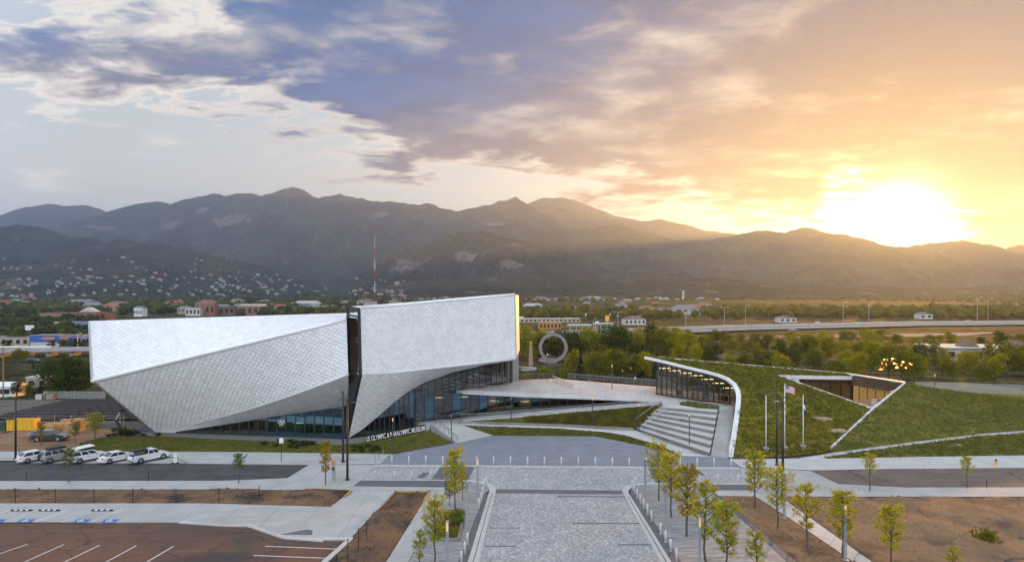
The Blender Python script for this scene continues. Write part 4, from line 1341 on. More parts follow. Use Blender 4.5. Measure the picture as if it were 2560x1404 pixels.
# ramp
rp = membrane('ramp', V3([(1152, 1051, 1.55), (1290, 1042, 2.3), (1450, 1028.5, 3.1), (1640, 1012.5, 4.0), (1655, 1004, 4.3), (1600, 1006, 4.2), (1450, 1016, 3.5), (1290, 1030, 2.6), (1152, 1043.5, 1.55)]), M_conc, 1.5, thick=0.6)
tag(rp, 'long concrete ramp climbing along the lobby glass', 'ramp', kind='structure')

# entrance stairs and stepped seating
def stairs(name, label, cat, bl, br, tl, tr, n, m_, rise_z=None, nm='step', gap=0.0):
    root = empty(name, (bl + br) / 2)
    tag(root, label, cat)
    inv = -root.location
    for i in range(n):
        t0, t1 = i / n, (i + 1) / n
        a, b, c, d = bl.lerp(tl, t0), br.lerp(tr, t0), br.lerp(tr, min(1, t1 + 0.02)), bl.lerp(tl, min(1, t1 + 0.02))
        z = lerp((bl.z + br.z) / 2, (tl.z + tr.z) / 2, t1)
        zb = (bl.z + br.z) / 2 - 0.3 + 0.004 * i
        s = MB().prism(ccw([a, b, c, d]), zb, z).build(nm, m_, root)
        s.location = inv
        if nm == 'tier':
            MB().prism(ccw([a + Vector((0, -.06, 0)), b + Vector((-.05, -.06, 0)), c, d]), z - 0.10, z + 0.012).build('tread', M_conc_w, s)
    return root


stairs('entrance_stairs', 'broad concrete steps rising from the forecourt to the entrance', 'stairs', *V3([(1144, 1107, .13), (1231, 1088, .13), (1077, 1059, 1.5), (1150, 1061, 1.5)]), 9, M_conc_w)
AMP = V3([(1579, 1073, .12), (1774, 1139, .12), (1664, 1016, 4.25), (1796, 1022, 4.25)])
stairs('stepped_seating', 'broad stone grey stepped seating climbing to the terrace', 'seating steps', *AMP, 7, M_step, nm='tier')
stairs('side_stairs', 'narrow flight of many steps beside the white curved coping', 'stairs', *V3([(1776, 1140, .12), (1820, 1144.5, .12), (1799, 1021, 4.27), (1834, 1019, 4.27)]), 26, M_conc)
stairs('side_stairs', 'small stairs at the left flank of the stepped seating', 'stairs', *V3([(1572, 1072, .12), (1592, 1078, .12), (1655, 1014, 4.2), (1666, 1018, 4.2)]), 21, M_conc)
pl_ = membrane('planter_bed', V3([(1700, 1008, 4.55), (1720, 1003.5, 4.6), (1760, 1006, 4.6), (1798, 1015, 4.5), (1797, 1021, 4.4), (1740, 1017, 4.4)]), M_lawn, 0.8, thick=0.4)
tag(pl_, 'small planted bed above the stepped seating', 'planter', kind='structure')
blades(pl_, 700, 0.3, 0.04, M_grass)

# terrace
ter = membrane('terrace', [P(1140, 976, 124.0), P(1290, 984, 124.2), P(1430, 989, 124.6), P(1600, 996, 125.0), *V3([(1650, 1001, 4.3), (1664, 1015.5, 4.28), (1797, 1020.5, 4.3), (1836, 1018, 4.3)]),
                           P(1840, 1008, 124), P(1740, 998, 129), P(1642, 984, 133.5), P(1642, 966, 141), P(1500, 955, 145), P(1385, 945, 143), P(1290, 949, 134.5), P(1165, 971, 126)], M_conc_w, 2.0, thick=0.55)
tag(ter, 'wide sloping concrete terrace between museum and pavilion', 'terrace', kind='structure')
# terrace stair walls and screens
tw = empty('terrace_stair', P(1400, 965, 134))
tag(tw, 'small stair with slatted guard wall on the terrace', 'stairs')
c0 = P(1388, 955, 136)
for i in range(6):
    MB().box((0.5 + i * 0.35, -1.5 - i * 0.3, -0.3 + 0.0 - i * 0.12), (3.2, 0.5, 0.5)).build('step', M_conc_w, tw)
for i in range(14):
    MB().bar((-1.2 + i * 0.26, 3.0 - i * 0.55, 0.0), (-1.2 + i * 0.26, 3.0 - i * 0.55, 1.7 - i * 0.05), 0.08, 0.12).build('slat', M_wood, tw)
MB().bar((-1.3, 3.1, 1.75), (2.4, -4.6, 1.1), 0.12, 0.1).build('rail', M_coping, tw)


def railing(name, label, pts, h=1.05, step=1.6, bars=3, m_=None, pr=0.028):
    m_ = m_ or M_steel
    root = empty(name, pts[0])
    tag(root, label, 'railing', 'railings around the museum terrace and stairs')
    o0 = Vector(pts[0])
    at = polyline(pts)
    L = sum((Vector(b) - Vector(a)).length for a, b in zip(pts[:-1], pts[1:]))
    n = max(1, int(L / step))
    for i in range(n + 1):
        p = at(i / n) - o0
        MB().tube(p, p + Vector((0, 0, h)), pr, n=6).build('post', m_, root)
    for k in range(bars):
        z = h * (1 - k / bars * 0.85)
        q = MB()
        for a, b in zip(pts[:-1], pts[1:]):
            q.tube(Vector(a) - o0 + Vector((0, 0, z)), Vector(b) - o0 + Vector((0, 0, z)), 0.035 if k == 0 else 0.014, n=6)
        q.build('rail', m_, root)
    return root


railing('railing', 'steel railing climbing along the long ramp', V3([(1152, 1051, 1.55), (1290, 1042, 2.3), (1450, 1028.5, 3.1), (1640, 1012.5, 4.0)]), 1.1)
railing('railing', 'railing along the front edge of the terrace', [P(1145, 974, 124.6), P(1290, 981.5, 124.9), P(1430, 986.5, 125.2), P(1600, 993.5, 125.6)], 1.05, bars=2)
railing('railing', 'railing in front of the upper museum glass', [P(1150, 966, 126.5), P(1290, 949, 134.5), P(1385, 945, 143)], 1.1, bars=4)
railing('railing', 'long railing at the back of the terrace before the trees', [P(1420, 948, 143.5), P(1500, 954, 144.8), P(1642, 965.5, 141)], 1.3, bars=5)
railing('railing', 'railing on the right side of the terrace stair', [P(1470, 962, 138), P(1500, 972, 133), P(1520, 984, 128)], 1.05, bars=2)
railing('railing', 'dark railing on the left of the entrance steps', V3([(1075, 1057, 1.5), (1093, 1063, 1.45), (1144, 1106, .13)]), 1.0, 1.8, 2, M_darkmetal)
railing('railing', 'slim railing on the right of the entrance steps', V3([(1160, 1066, 1.3), (1236, 1081, .4)]), 0.95, 2.0, 2, M_steel)
railing('railing', 'handrail on the left flank of the stepped seating', V3([(1572, 1072, .2), (1580, 1066, .7), (1654, 1013, 4.25)]), 1.0, 3.0, 1, M_steel, 0.035)
railing('railing', 'railing around the small planted bed above the seating', V3([(1697, 1010, 4.3), (1740, 1019, 4.3), (1797, 1023, 4.25)]), 1.0, 1.4, 2)
railing('railing', 'handrail down the side stairs beside the coping', V3([(1816, 1143, .2), (1832, 1060, 2.8), (1834, 1022, 4.2)]), 0.95, 1.6, 2)
railing('railing', 'low railing between terrace edge and pavilion', [P(1600, 993, 126), P(1660, 990, 130), P(1690, 996, 127.5)], 1.0, 1.4, 2)

# ---- hillside pavilion
pav = empty('hillside_pavilion', (36, 118, 0))
tag(pav, 'low pavilion under a sloping green roof with curved white coping', 'pavilion')
pinv = Vector((-36, -118, 0))
cop = [P(1612, 890.5, 131.0), P(1660, 901, 128.8), P(1710, 913.5, 126.4), P(1760, 925, 124.0), P(1793, 933.5, 122.2), P(1818, 943.5, 120.4), P(1835, 957, 118.9), P(1844, 975, 117.4), P(1846, 992, 116.0), P(1843, 1025, 112.6),
       P(1838, 1060, 108.3), P(1831, 1105, 103.2), P(1824, 1143, 99.6)]
# white coping: a folded band, top and outer face
kb = MB()
for i in range(len(cop) - 1):
    a, b = cop[i], cop[i + 1]
    t = (b - a).normalized()
    out = Vector((0, 0, 1)).cross(t).normalized()
    if out.x > 0:
        out = -out
    wd, th = 0.75, 0.45
    A_ = [a, a - out * wd * 0.0 + Vector((0, 0, 0))]
    vs = []
    for p, t_ in ((a, i), (b, i + 1)):
        tt = (cop[min(t_ + 1, len(cop) - 1)] - cop[max(t_ - 1, 0)]).normalized()
        o_ = Vector((0, 0, 1)).cross(tt).normalized()
        if o_.x > 0:
            o_ = -o_
        vs += [p + o_ * 0.35, p - o_ * 0.45, p - o_ * 0.45 - Vector((0, 0, th)), p + o_ * 0.35 - Vector((0, 0, th))]
    kb.add(vs, [(0, 1, 5, 4), (1, 2, 6, 5), (2, 3, 7, 6), (3, 0, 4, 7)] + ([(3, 2, 1, 0)] if i == 0 else []) + ([(4, 5, 6, 7)] if i == len(cop) - 2 else []))
kb.build('coping', M_coping, pav).location = pinv
backL, backR = P(1625, 892, 132.5), P(2112, 933, 148.0)
nTL, nTR = P(1944, 938.5, 134.5), P(2128, 942, 145.5)
nLow, nRight = P(2182, 1022, 118.0), P(2262, 958, 132.0)
dLow = PZ(2075, 1122, 0.2)
bnd = [p + Vector((0.35, 0.25, -0.06)) for p in cop] + [PZ(1950, 1141, .16), PZ(2060, 1130, .2), dLow, nLow, nTL, nTR + Vector((0, 0, 0.0)), backR, backL]
# the roof, with a slight hollow towards the middle
gr = membrane('green_roof', bnd, M_green, 1.1, 0.10, 0.25, parent=None)
gr.parent = pav
gr.location = pinv
tf = blades(gr, 3800, 0.42, 0.055, M_tuft, 'sedge_tufts', spread=0.5, nb=10)
for a, b, nm in ((backL, backR, 'roof_edge'), (backR, nTR + Vector((.3, 0, .25)), 'roof_edge'), (backR, nRight + Vector((0, 0, .15)), 'roof_edge'), (nTL, nLow, 'roof_edge'), (nLow, nRight, 'roof_edge'), (dLow, nLow, 'roof_edge')):
    MB().bar(a + Vector((0, 0, 0.06)), b + Vector((0, 0, 0.06)), 0.32, 0.28).build(nm, M_coping, pav).location = pinv
# fascia over the courtyard glass
MB().bar(nTL + Vector((0, -0.1, -0.2)), nTR + Vector((0, -0.1, -0.2)), 0.3, 0.75).build('fascia', M_coping, pav).location = pinv
fl = -0.05
def dropz(p, z):
    return Vector((p.x, p.y, z))
obj('courtyard_floor', [dropz(nTL, fl), dropz(nTR, fl), dropz(nRight, fl), dropz(nLow, fl)], [(0, 1, 2, 3)], M_conc, pav).location = pinv
cg = empty('courtyard_glazing', pinv)
cg.parent = pav
g0 = nTL.lerp(nTR, 0.28)
curtain_wall(cg, [dropz(g0, fl), dropz(nTR, fl)], [g0 + Vector((0, 0, -.4)), nTR + Vector((0, 0, -.4))], 5, M_glass, 0.12)
obj('white_return', [dropz(nTL, fl), dropz(g0, fl), g0 + Vector((0, -.02, -.4)), nTL + Vector((0, -.02, -.4))], [(0, 1, 2, 3)], M_coping, pav).location = pinv
obj('inner_wall', [dropz(g0, fl) + Vector((0, 1.5, 0)), dropz(nTR, fl) + Vector((0, 1.5, 0)), nTR + Vector((0, 1.5, -.4)), g0 + Vector((0, 1.5, -.4))], [(0, 1, 2, 3)], M_bronze, pav).location = pinv  # brown wall colour stands in for the brown reflection in the panes
# slanting dark wall opposite, with the glass strip under it
m0, m1 = nTR.lerp(nRight, 0.0), nRight
obj('dark_fascia', [backR.lerp(nTR, .6) + Vector((0, 0, -.1)), nRight + Vector((-.2, -.2, -.1)), nTR.lerp(nRight, .72) + Vector((0, 0, -2.0)), nTR + Vector((0, 0, -1.6))], [(0, 3, 2, 1)], M_bronze, pav).location = pinv
lg = empty('glow_backed_glazing', pinv)
lg.parent = pav
curtain_wall(lg, [dropz(nTR, fl), dropz(nTR.lerp(nRight, .8), fl)], [nTR + Vector((0, 0, -1.6)), nTR.lerp(nRight, .8) + Vector((0, 0, -2.2))], 5, M_glass_y, 0.1)
dk = [dropz(nLow.lerp(nTR, .12), 2.9), dropz(nLow.lerp(nTR, .62), 2.9), dropz(nTR.lerp(nRight, .45), 2.9), dropz(nRight.lerp(nLow, .25), 2.9)]
MB().prism(ccw([p + pinv for p in dk]), -.05, 2.9).build('courtyard_deck', M_wood, pav)
obj('sunset_glow_wall', [dropz(nTR, fl) + Vector((2, 3, 0)), dropz(nRight, fl) + Vector((2, 3, 0)), dropz(nRight, 4.6) + Vector((2, 3, 0)), dropz(nTR, 4.6) + Vector((2, 3, 0))], [(0, 1, 2, 3)], mat('sunset_gold_glow', (0.6, 0.42, 0.2), 0.8, emit=(1.0, 0.58, 0.18), estr=0.16), pav).location = pinv  # glowing wall added behind the glass to imitate its gold sunset reflection
fl2_ = 2.92
for i in range(4):
    c = nLow.lerp(nTR, 0.2 + 0.1 * i) + Vector((1.2, 0, 0))
    fl = fl2_
    t_ = MB()
    t_.tube((c.x + i * .5, c.y, fl), (c.x + i * .5, c.y, fl + 0.72), 0.04)
    t_.lathe([(0.55, 0), (0.55, 0.04)], (c.x + i * .5, c.y, fl + 0.72), 10)
    q_ = t_.build('cafe_table', M_coping)
    tag(q_, 'small white cafe table in the sunken courtyard, %s from the front' % nth(i), 'table', 'cafe tables in the courtyard')
fl = -0.05
# glass hall under the roof edge
gE = empty('hall_glazing', pinv)
gE.parent = pav
hB = [P(1641, 985, 132.8), P(1740, 999, 127.2), P(1838, 1013, 121.2)]
hT = [P(1641, 905, 132.8), P(1740, 927, 127.2), P(1795, 946, 123.9), P(1838, 966, 121.2)]
hT = [polyline(hT)(t) for t in np.linspace(0, 1, 9)]
hB = [polyline(hB)(t) for t in np.linspace(0, 1, 9)]
curtain_wall(gE, hB, hT, 15, M_glass_y, 0.16, rail=(0.0, 0.02, 1.0))
ov, of = [], []
cc = polyline(cop[:8])
ht = polyline(hT)
for i in range(17):
    ov += [cc(i / 16) + Vector((-0.2, 0, -0.42)), ht(i / 16) + Vector((0.1, .1, 0.05))]
of = [(2 * i, 2 * i + 1, 2 * i + 3, 2 * i + 2) for i in range(16)]
obj('soffit', ov, of, M_bronze, pav).location = pinv
obj('hall_floor', [hB[0], hB[-1], hB[-1] + Vector((3, 14, 0)), hB[0] + Vector((2, 10, 0))], [(0, 1, 2, 3)], M_wood, pav).location = pinv
gF = empty('rear_glazing', pinv)
gF.parent = pav
rB = [hB[0] + Vector((2.2, 9.8, 0)), hB[-1] + Vector((3, 13.5, 0))]
rT = [dropz(rB[0], 10.3), dropz(rB[1], 8.2)]
curtain_wall(gF, rB, rT, 14, M_glass_y, 0.16, rail=(0.0, 0.5, 1.0))
for i, (t, n_) in enumerate(((0.25, 0.3), (0.45, 0.5), (0.6, 0.35), (0.72, 0.6), (0.85, 0.45), (0.95, 0.6))):
    c = polyline(hB)(t) + Vector((1.5, 2 + 4 * n_, 0))
    MB().box((c.x, c.y, c.z + 0.5), (1.1, 0.8, 1.0)).build('display_case', M_cream if i % 2 else M_darkmetal, pav).location = pinv
for t in np.linspace(.08, .92, 7):
    c = polyline(hT)(t) + Vector((1.5, 4.5, -1.4))
    MB().box(tuple(c), (2.2, .5, .08)).build('ceiling_glow_panel', M_ceil, pav).location = pinv
# cheek wall under the coping at the stairs
wv = []
for p in cop[8:]:
    wv += [p + Vector((0.1, 0, -0.3)), Vector((p.x + 0.1, p.y, 0.0))]
obj('cheek_wall', wv, [(2 * i, 2 * i + 1, 2 * i + 3, 2 * i + 2) for i in range(len(cop) - 9)], M_conc_w, pav).location = pinv
# base plinth of the hall
obj('plinth', [hB[-1], P(1846, 992, 116.0) + Vector((0, 0, -1.0)), dropz(P(1846, 992, 116.0), 4.2), dropz(hB[-1], 4.2)], [(0, 1, 2, 3)], M_conc, pav).location = pinv

# ---- the grassy hill east of it, its path and verge
crest = [nRight, P(2350, 972, 135), P(2480, 990, 138), P(2560, 1001, 140), P(2760, 1030, 140), P(3000, 1052, 140)]
path_n = V3([(2078, 1131.5, .35), (2150, 1121, .6), (2300, 1101.5, 1.2), (2450, 1083.5, 1.8), (2560, 1075, 2.1), (3000, 1046, 3.0)])
path_s = V3([(2062, 1143, .14), (2100, 1136.5, .35), (2150, 1128, .6), (2300, 1108, 1.2), (2450, 1089.5, 1.8), (2560, 1081, 2.1), (3000, 1052, 3.0)])
hill = membrane('grass_hill', [dLow + Vector((.2, -.2, 0))] + [nLow + Vector((.3, -.1, -.05))] + crest[:] + path_n[::-1], M_hill, 1.4, 0.12, 0.2)
tag(hill, 'rough grassy hillside sloping down from the pavilion', 'hillside', kind='structure')
blades(hill, 9000, 0.4, 0.05, M_grass, spread=0.5, nb=5)
hb_ = membrane('grass_hill', crest + [Vector((160, 190, -0.3)), Vector((90, 190, -0.3)), dropz(backR, -0.3) + Vector((0, 20, 0)), backR + Vector((0, 1, -1.0))], M_hill, 3.0, 0.2, 0.1)
tag(hb_, 'far slope of the grassy hill behind the courtyard', 'hillside', kind='structure')
pw = membrane('path', [PZ(2000, 1143.5, .14)] + path_n + path_s[::-1] + [PZ(2030, 1144.6, .14)], M_conc_w, 1.6, thick=0.2)
tag(pw, 'pale path climbing diagonally across the grassy hill', 'path', kind='structure')
vg = membrane('verge', path_s + V3([(3000, 1129, .14), (2560, 1136.5, .14), (2300, 1140.5, .14), (2068, 1144.6, .14)]), M_hill, 1.2, 0.08, 0.3)
tag(vg, 'grass verge between the climbing path and the bike hoops', 'verge', kind='structure')
blades(vg, 5000, 0.35, 0.05, M_grass, spread=0.5)


# ---- museum name sign on its low wall
s0, s1 = PZ(913, 1104.5, .25), PZ(1064, 1075.5, 1.35)
sg = empty('museum_sign', s0)
tag(sg, 'long dark sign wall with white raised capital letters naming the museum', 'sign')
sg.rotation_euler = (0, 0, math.atan2(s1.y - s0.y, s1.x - s0.x))
Ls = math.hypot(s1.y - s0.y, s1.x - s0.x)
sl_ = math.atan2(s1.z - s0.z, Ls)
q_ = MB().add([(0, 0, -.3), (Ls, 0, s1.z - s0.z - .3), (Ls, 0, s1.z - s0.z + 1.0), (0, 0, 1.0), (0, .3, -.3), (Ls, .3, s1.z - s0.z - .3), (Ls, .3, s1.z - s0.z + 1.0), (0, .3, 1.0)],
              [(0, 1, 2, 3), (5, 4, 7, 6), (3, 2, 6, 7), (4, 0, 3, 7), (1, 5, 6, 2)])
q_.build('sign_wall', mat('sign_black', (0.012, 0.012, 0.013), 0.9, spec=0.1), sg)
M_letter = mat('white_letter', (0.85, 0.83, 0.78), 0.5)
text_obj('US OLYMPIC & PARALYMPIC MUSEUM', 'lettering', 0.82, (0.12, -0.08, 0.09), (R(90), -sl_, 0), M_letter, sg, math.hypot(Ls, s1.z - s0.z) - 0.3, 0.05)
# ================================================================ TREES AND SHRUBS
def leaf_mat(name, c1, c2, c3, sc=0.9, trans=0.45):
    m_ = bpy.data.materials.new(name)
    m_.use_nodes = True
    t = m_.node_tree
    t.nodes.clear()
    k = NT(t)
    geo = k.n('ShaderNodeNewGeometry')
    oi = k.n('ShaderNodeObjectInfo')
    nz = k.noise(geo.outputs['Position'], sc, 3, 0.6)
    c = k.mix(k.step(nz, 0.38, 0.62), (*c1, 1), (*c2, 1))
    c = k.mix(k.step(k.m('ADD', k.m('MULTIPLY', geo.outputs['Random Per Island'], 0.75), k.m('MULTIPLY', oi.outputs['Random'], 0.25)), 0.5, 0.95), c, (*c3, 1))
    d = k.n('ShaderNodeBsdfDiffuse', {'Color': c})
    tr = k.n('ShaderNodeBsdfTranslucent', {'Color': k.vm('MULTIPLY', c, (1.2, 1.4, 0.6))})
    mx = k.n('ShaderNodeMixShader', {0: trans, 1: d.outputs[0], 2: tr.outputs[0]})
    t.links.new(mx.outputs[0], k.n('ShaderNodeOutputMaterial').inputs['Surface'])
    return m_


M_bark = mat('bark', (0.11, 0.085, 0.065), 0.95, var=0.3, vscale=3.0)
M_leaf_y = leaf_mat('yellow_green_leaf', (0.42, 0.37, 0.03), (0.27, 0.28, 0.03), (0.55, 0.44, 0.04), 1.2, 0.5)
M_leaf_g = leaf_mat('young_green_leaf', (0.10, 0.14, 0.028), (0.14, 0.18, 0.035), (0.22, 0.23, 0.04), 1.2, 0.45)
M_leaf_gold = leaf_mat('golden_leaf', (0.36, 0.27, 0.02), (0.25, 0.22, 0.02), (0.42, 0.30, 0.03), 1.2, 0.5)
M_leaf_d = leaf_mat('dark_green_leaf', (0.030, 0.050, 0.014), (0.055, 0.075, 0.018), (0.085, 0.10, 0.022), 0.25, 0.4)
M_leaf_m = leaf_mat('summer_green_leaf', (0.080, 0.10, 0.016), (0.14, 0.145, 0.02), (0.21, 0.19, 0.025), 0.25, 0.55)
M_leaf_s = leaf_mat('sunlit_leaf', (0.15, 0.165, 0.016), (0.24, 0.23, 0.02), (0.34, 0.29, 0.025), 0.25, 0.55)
M_needle = leaf_mat('conifer_needle', (0.025, 0.038, 0.020), (0.04, 0.052, 0.024), (0.05, 0.06, 0.03), 0.4, 0.2)


def leaves_mesh(name, pts, size, m_, flat=0.0):
    """many small four-cornered leaves round the given points"""
    n = len(pts)
    a = rng.normal(0, 1, (n, 3))
    a[:, 2] *= (1 - flat)
    a /= np.linalg.norm(a, axis=1)[:, None]
    b = np.cross(a, rng.normal(0, 1, (n, 3)))
    b /= np.linalg.norm(b, axis=1)[:, None]
    s = size * rng.uniform(0.6, 1.35, n)[:, None]
    V = np.empty((n, 4, 3))
    V[:, 0], V[:, 1], V[:, 2], V[:, 3] = pts - a * s * 0.5, pts + b * s * 0.3, pts + a * s * 0.5, pts - b * s * 0.3
    me = bpy.data.meshes.new(name)
    me.vertices.add(n * 4)
    me.vertices.foreach_set('co', V.ravel())
    me.loops.add(n * 4)
    me.loops.foreach_set('vertex_index', np.arange(n * 4))
    me.polygons.add(n)
    me.polygons.foreach_set('loop_start', np.arange(0, n * 4, 4))
    me.materials.append(m_)
    me.update(calc_edges=True)
    return me


def limb(mb, a, b, r0, r1, k=3, wob=0.06):
    L = (b - a).length
    prev, pr = a, r0
    for i in range(1, k + 1):
        t = i / k
        p = a.lerp(b, t) + Vector((random.gauss(0, 1), random.gauss(0, 1), 0)) * (wob * L * (1 if i < k else 0) * 0.5)
        r = lerp(r0, r1, t)
        mb.tube(prev, p, pr, r, 5, cap=False)
        prev, pr = p, r
    return prev


def young_tree(h, spread, nleaf, leaf, m_leaf, seed, bare=0.28, tips=36):
    """street tree about to leaf out fully: straight trunk, rising limbs, airy foliage. Returns (trunk mesh, crown mesh)"""
    random.seed(seed)
    mb = MB()
    top = Vector((random.uniform(-.1, .1), random.uniform(-.1, .1), h * 0.93))
    limb(mb, Vector((0, 0, -0.1)), top, 0.016 * h, 0.004 * h, 6, 0.02)
    P_, Wt = [], []
    for i in range(tips):
        t = bare + (1 - bare) * (i + random.random() * 0.8) / tips * 0.9
        az_ = i * 2.4 + random.uniform(-.4, .4)
        env = math.sin(math.pi * min(1, max(0.03, (t - bare * 0.75) / (1 - bare * 0.75))) ** 0.8)
        ln = spread * (0.35 + 0.75 * env) * random.uniform(0.6, 1.15)
        a = Vector((top.x * t, top.y * t, h * t * 0.93))
        b = a + Vector((math.cos(az_) * ln, math.sin(az_) * ln, ln * random.uniform(0.5, 1.05)))
        limb(mb, a, b, 0.006 * h, 0.0015 * h, 3, 0.10)
        for q in range(3):
            m0 = a.lerp(b, random.uniform(0.35, 0.9))
            tw = m0 + Vector((random.gauss(0, 1), random.gauss(0, 1), random.gauss(0.3, .6))) * ln * 0.28
            mb.tube(m0, tw, 0.002 * h, 0.001 * h, 4, cap=False)
            P_.append((m0, tw))
            Wt.append(1.0)
        P_.append((a.lerp(b, 0.4), b))
        Wt.append(1.4)
    seg = rng.choice(len(P_), nleaf, p=np.array(Wt) / sum(Wt))
    A_ = np.array([s[0][:] for s in P_])[seg]
    B_ = np.array([s[1][:] for s in P_])[seg]
    t = rng.random(nleaf)[:, None]
    pts = A_ * (1 - t) + B_ * t + rng.normal(0, spread * 0.085, (nleaf, 3))
    tm = bpy.data.meshes.new('trunk')
    tm.from_pydata([tuple(v) for v in mb.v], [], mb.f)
    tm.materials.append(M_bark)
    tm.polygons.foreach_set('use_smooth', [True] * len(tm.polygons))
    return tm, leaves_mesh('crown', pts, leaf, m_leaf)


def broad_tree(h, wd, nleaf, leaf, m_leaf, seed, lobes=9, low=0.12):
    """grown tree: trunk with forks, crown of several uneven leafy lobes with gaps between them"""
    random.seed(seed)
    mb = MB()
    fork = Vector((0, 0, h * 0.3))
    limb(mb, Vector((0, 0, -0.2)), fork, 0.03 * h, 0.02 * h, 3, 0.03)
    L = []
    for i in range(lobes):
        a = i * 2.399 + random.uniform(-.3, .3)
        rr = wd * 0.5 * random.uniform(0.25, 0.72) * (0.55 if i % 3 == 0 else 1)
        z = h * (low + 0.16 + (0.70 - low) * (i + 0.5) / lobes)
        rr *= 1.1 - 0.55 * max(0, z / h - 0.55) / 0.45
        c = Vector((math.cos(a) * rr, math.sin(a) * rr, z))
        L.append((c, wd * random.uniform(0.19, 0.30), h * random.uniform(0.11, 0.19)))
        limb(mb, fork, c, 0.012 * h, 0.004 * h, 3, 0.08)
    w8 = np.array([l[1] ** 2 * l[2] for l in L])
    ix = rng.choice(len(L), nleaf, p=w8 / w8.sum())
    C = np.array([l[0][:] for l in L])[ix]
    S = np.array([(l[1], l[1], l[2]) for l in L])[ix]
    d = rng.normal(0, 1, (nleaf, 3))
    d /= np.linalg.norm(d, axis=1)[:, None]
    pts = C + d * S * (rng.random(nleaf)[:, None] ** 0.45) * rng.uniform(0.8, 1.12, (nleaf, 1))
    tm = bpy.data.meshes.new('trunk')
    tm.from_pydata([tuple(v) for v in mb.v], [], mb.f)
    tm.materials.append(M_bark)
    return tm, leaves_mesh('crown', pts, leaf, m_leaf)


def conifer(h, wd, nleaf, leaf, seed):
    mb = MB().tube((0, 0, -.1), (0, 0, h * 0.95), 0.02 * h, 0.003 * h, 6)
    t = rng.random(nleaf) ** 0.75
    z = h * (0.06 + 0.94 * (1 - t))
    layer = 0.75 + 0.25 * np.abs(np.sin(z / h * 22))
    r = wd * 0.5 * t * layer * rng.uniform(0.35, 1.08, nleaf)
    a = rng.uniform(0, 2 * np.pi, nleaf)
    pts = np.stack([np.cos(a) * r, np.sin(a) * r, z - r * 0.12], 1)
    tm = bpy.data.meshes.new('trunk')
    tm.from_pydata([tuple(v) for v in mb.v], [], mb.f)
    tm.materials.append(M_bark)
    return tm, leaves_mesh('crown', pts, leaf, M_needle, 0.5)


def plant_tree(name, meshes, h0, loc, h, label, cat='tree', group=None, wide=1.0, m_leaf=None):
    root = empty(name, loc, random.uniform(0, 6.28))
    s = h / h0
    root.scale = (s * wide, s * wide, s)
    tag(root, label, cat, group)
    for nm, me in zip(('trunk', 'crown'), meshes):
        o = bpy.data.objects.new(nm, me)
        link(o, root)
        if m_leaf is not None and nm == 'crown':
            o.material_slots[0].link = 'OBJECT'
            o.material_slots[0].material = m_leaf
    return root


YT = [young_tree(6.0, 1.35, 2600, 0.165, M_leaf_y, 21), young_tree(6.0, 1.2, 2200, 0.16, M_leaf_y, 34, tips=22), young_tree(6.0, 1.5, 1900, 0.165, M_leaf_g, 55, 0.3), young_tree(6.0, 0.85, 1500, 0.175, M_leaf_gold, 72, 0.25),
      young_tree(6.0, 1.25, 1700, 0.165, M_leaf_g, 91, 0.45, 20)]


def ytree(v, px, by, ty, label, group='young trees along the boulevard', z=0.12, wide=1.0, m_leaf=None):
    p = PZ(px, by, z)
    h = (by - ty) / FPX * p.y
    return plant_tree('young_tree', YT[v], 6.0, p, h, label, 'tree', group, wide, m_leaf)


ytree(0, 1138, 1279, 1108, 'tall slim yellow green tree beside the cobbled boulevard, tallest of the left row', wide=0.75)
ytree(1, 1157, 1249, 1160, 'slim young tree mostly hidden behind the tallest left boulevard tree', wide=0.8)
ytree(2, 1124, 1264, 1196, 'darker green young tree behind the planter, left of the boulevard', wide=0.95)
ytree(0, 1087, 1404, 1231, 'full yellow green tree at the planter, left of the boulevard', wide=0.85)
ytree(1, 1050, 1425, 1316, 'sparse multi-stemmed young tree at the bottom edge left of the boulevard', wide=0.9)
for i, (v, px, by, ty, lb) in enumerate([(2, 1647, 1251, 1098, 'thin green tree farthest back in the row right of the boulevard'), (0, 1678, 1291, 1120, 'second tree from the back in the row right of the boulevard'),
                                         (3, 1717, 1339, 1141, 'golden tree third from the back in the row right of the boulevard'), (1, 1764, 1402, 1186, 'fourth tree from the back right of the boulevard, beside a silver light column'),
                                         (0, 1817, 1440, 1240, 'bushy yellow green tree near the bottom edge right of the boulevard'), (1, 1890, 1470, 1314, 'crown of a yellow green tree cut by the bottom edge right of the boulevard')]):
    ytree(v, px, by, ty, lb, wide=0.95 if i != 2 else 1.1, m_leaf=M_leaf_y if i == 0 else None)
for v, px, by, ty, lb in [(0, 1886, 1270, 1117, 'back tree of the tan soil bed, behind a dark lamp pole'), (2, 1943, 1319, 1158, 'open crowned middle tree of the tan soil bed'), (1, 2015, 1371, 1193, 'front tree of the tan soil bed beside the pale walk'),
                          (0, 2108, 1395, 1213, 'yellow green tree growing against a silver column by the pale walk'), (0, 2229, 1420, 1249, 'large leafy young tree in the dirt lot'), (1, 2382, 1450, 1358, 'top of a young tree at the bottom edge of the dirt lot')]:
    ytree(v, px, by, ty, lb, 'young trees by the dirt lot', m_leaf=M_leaf_y)
ytree(4, 2175, 1226, 1128, 'small round street tree in front of the bike hoops, nearer the pavilion', 'small street trees', m_leaf=M_leaf_y)
ytree(4, 2418, 1219, 1137, 'small round street tree by the yellow hydrant', 'small street trees', m_leaf=M_leaf_y)
ytree(4, 2175, 1112, 1092, 'tiny golden sapling beside the climbing path', 'small street trees', z=.5, m_leaf=M_leaf_gold)
ytree(4, 597, 1207, 1128, 'small green street tree on the pavement by the dark street', 'small street trees', wide=1.1)
ytree(3, 814, 1211, 1087, 'narrow golden street tree beside two black poles', 'small street trees', wide=0.9)
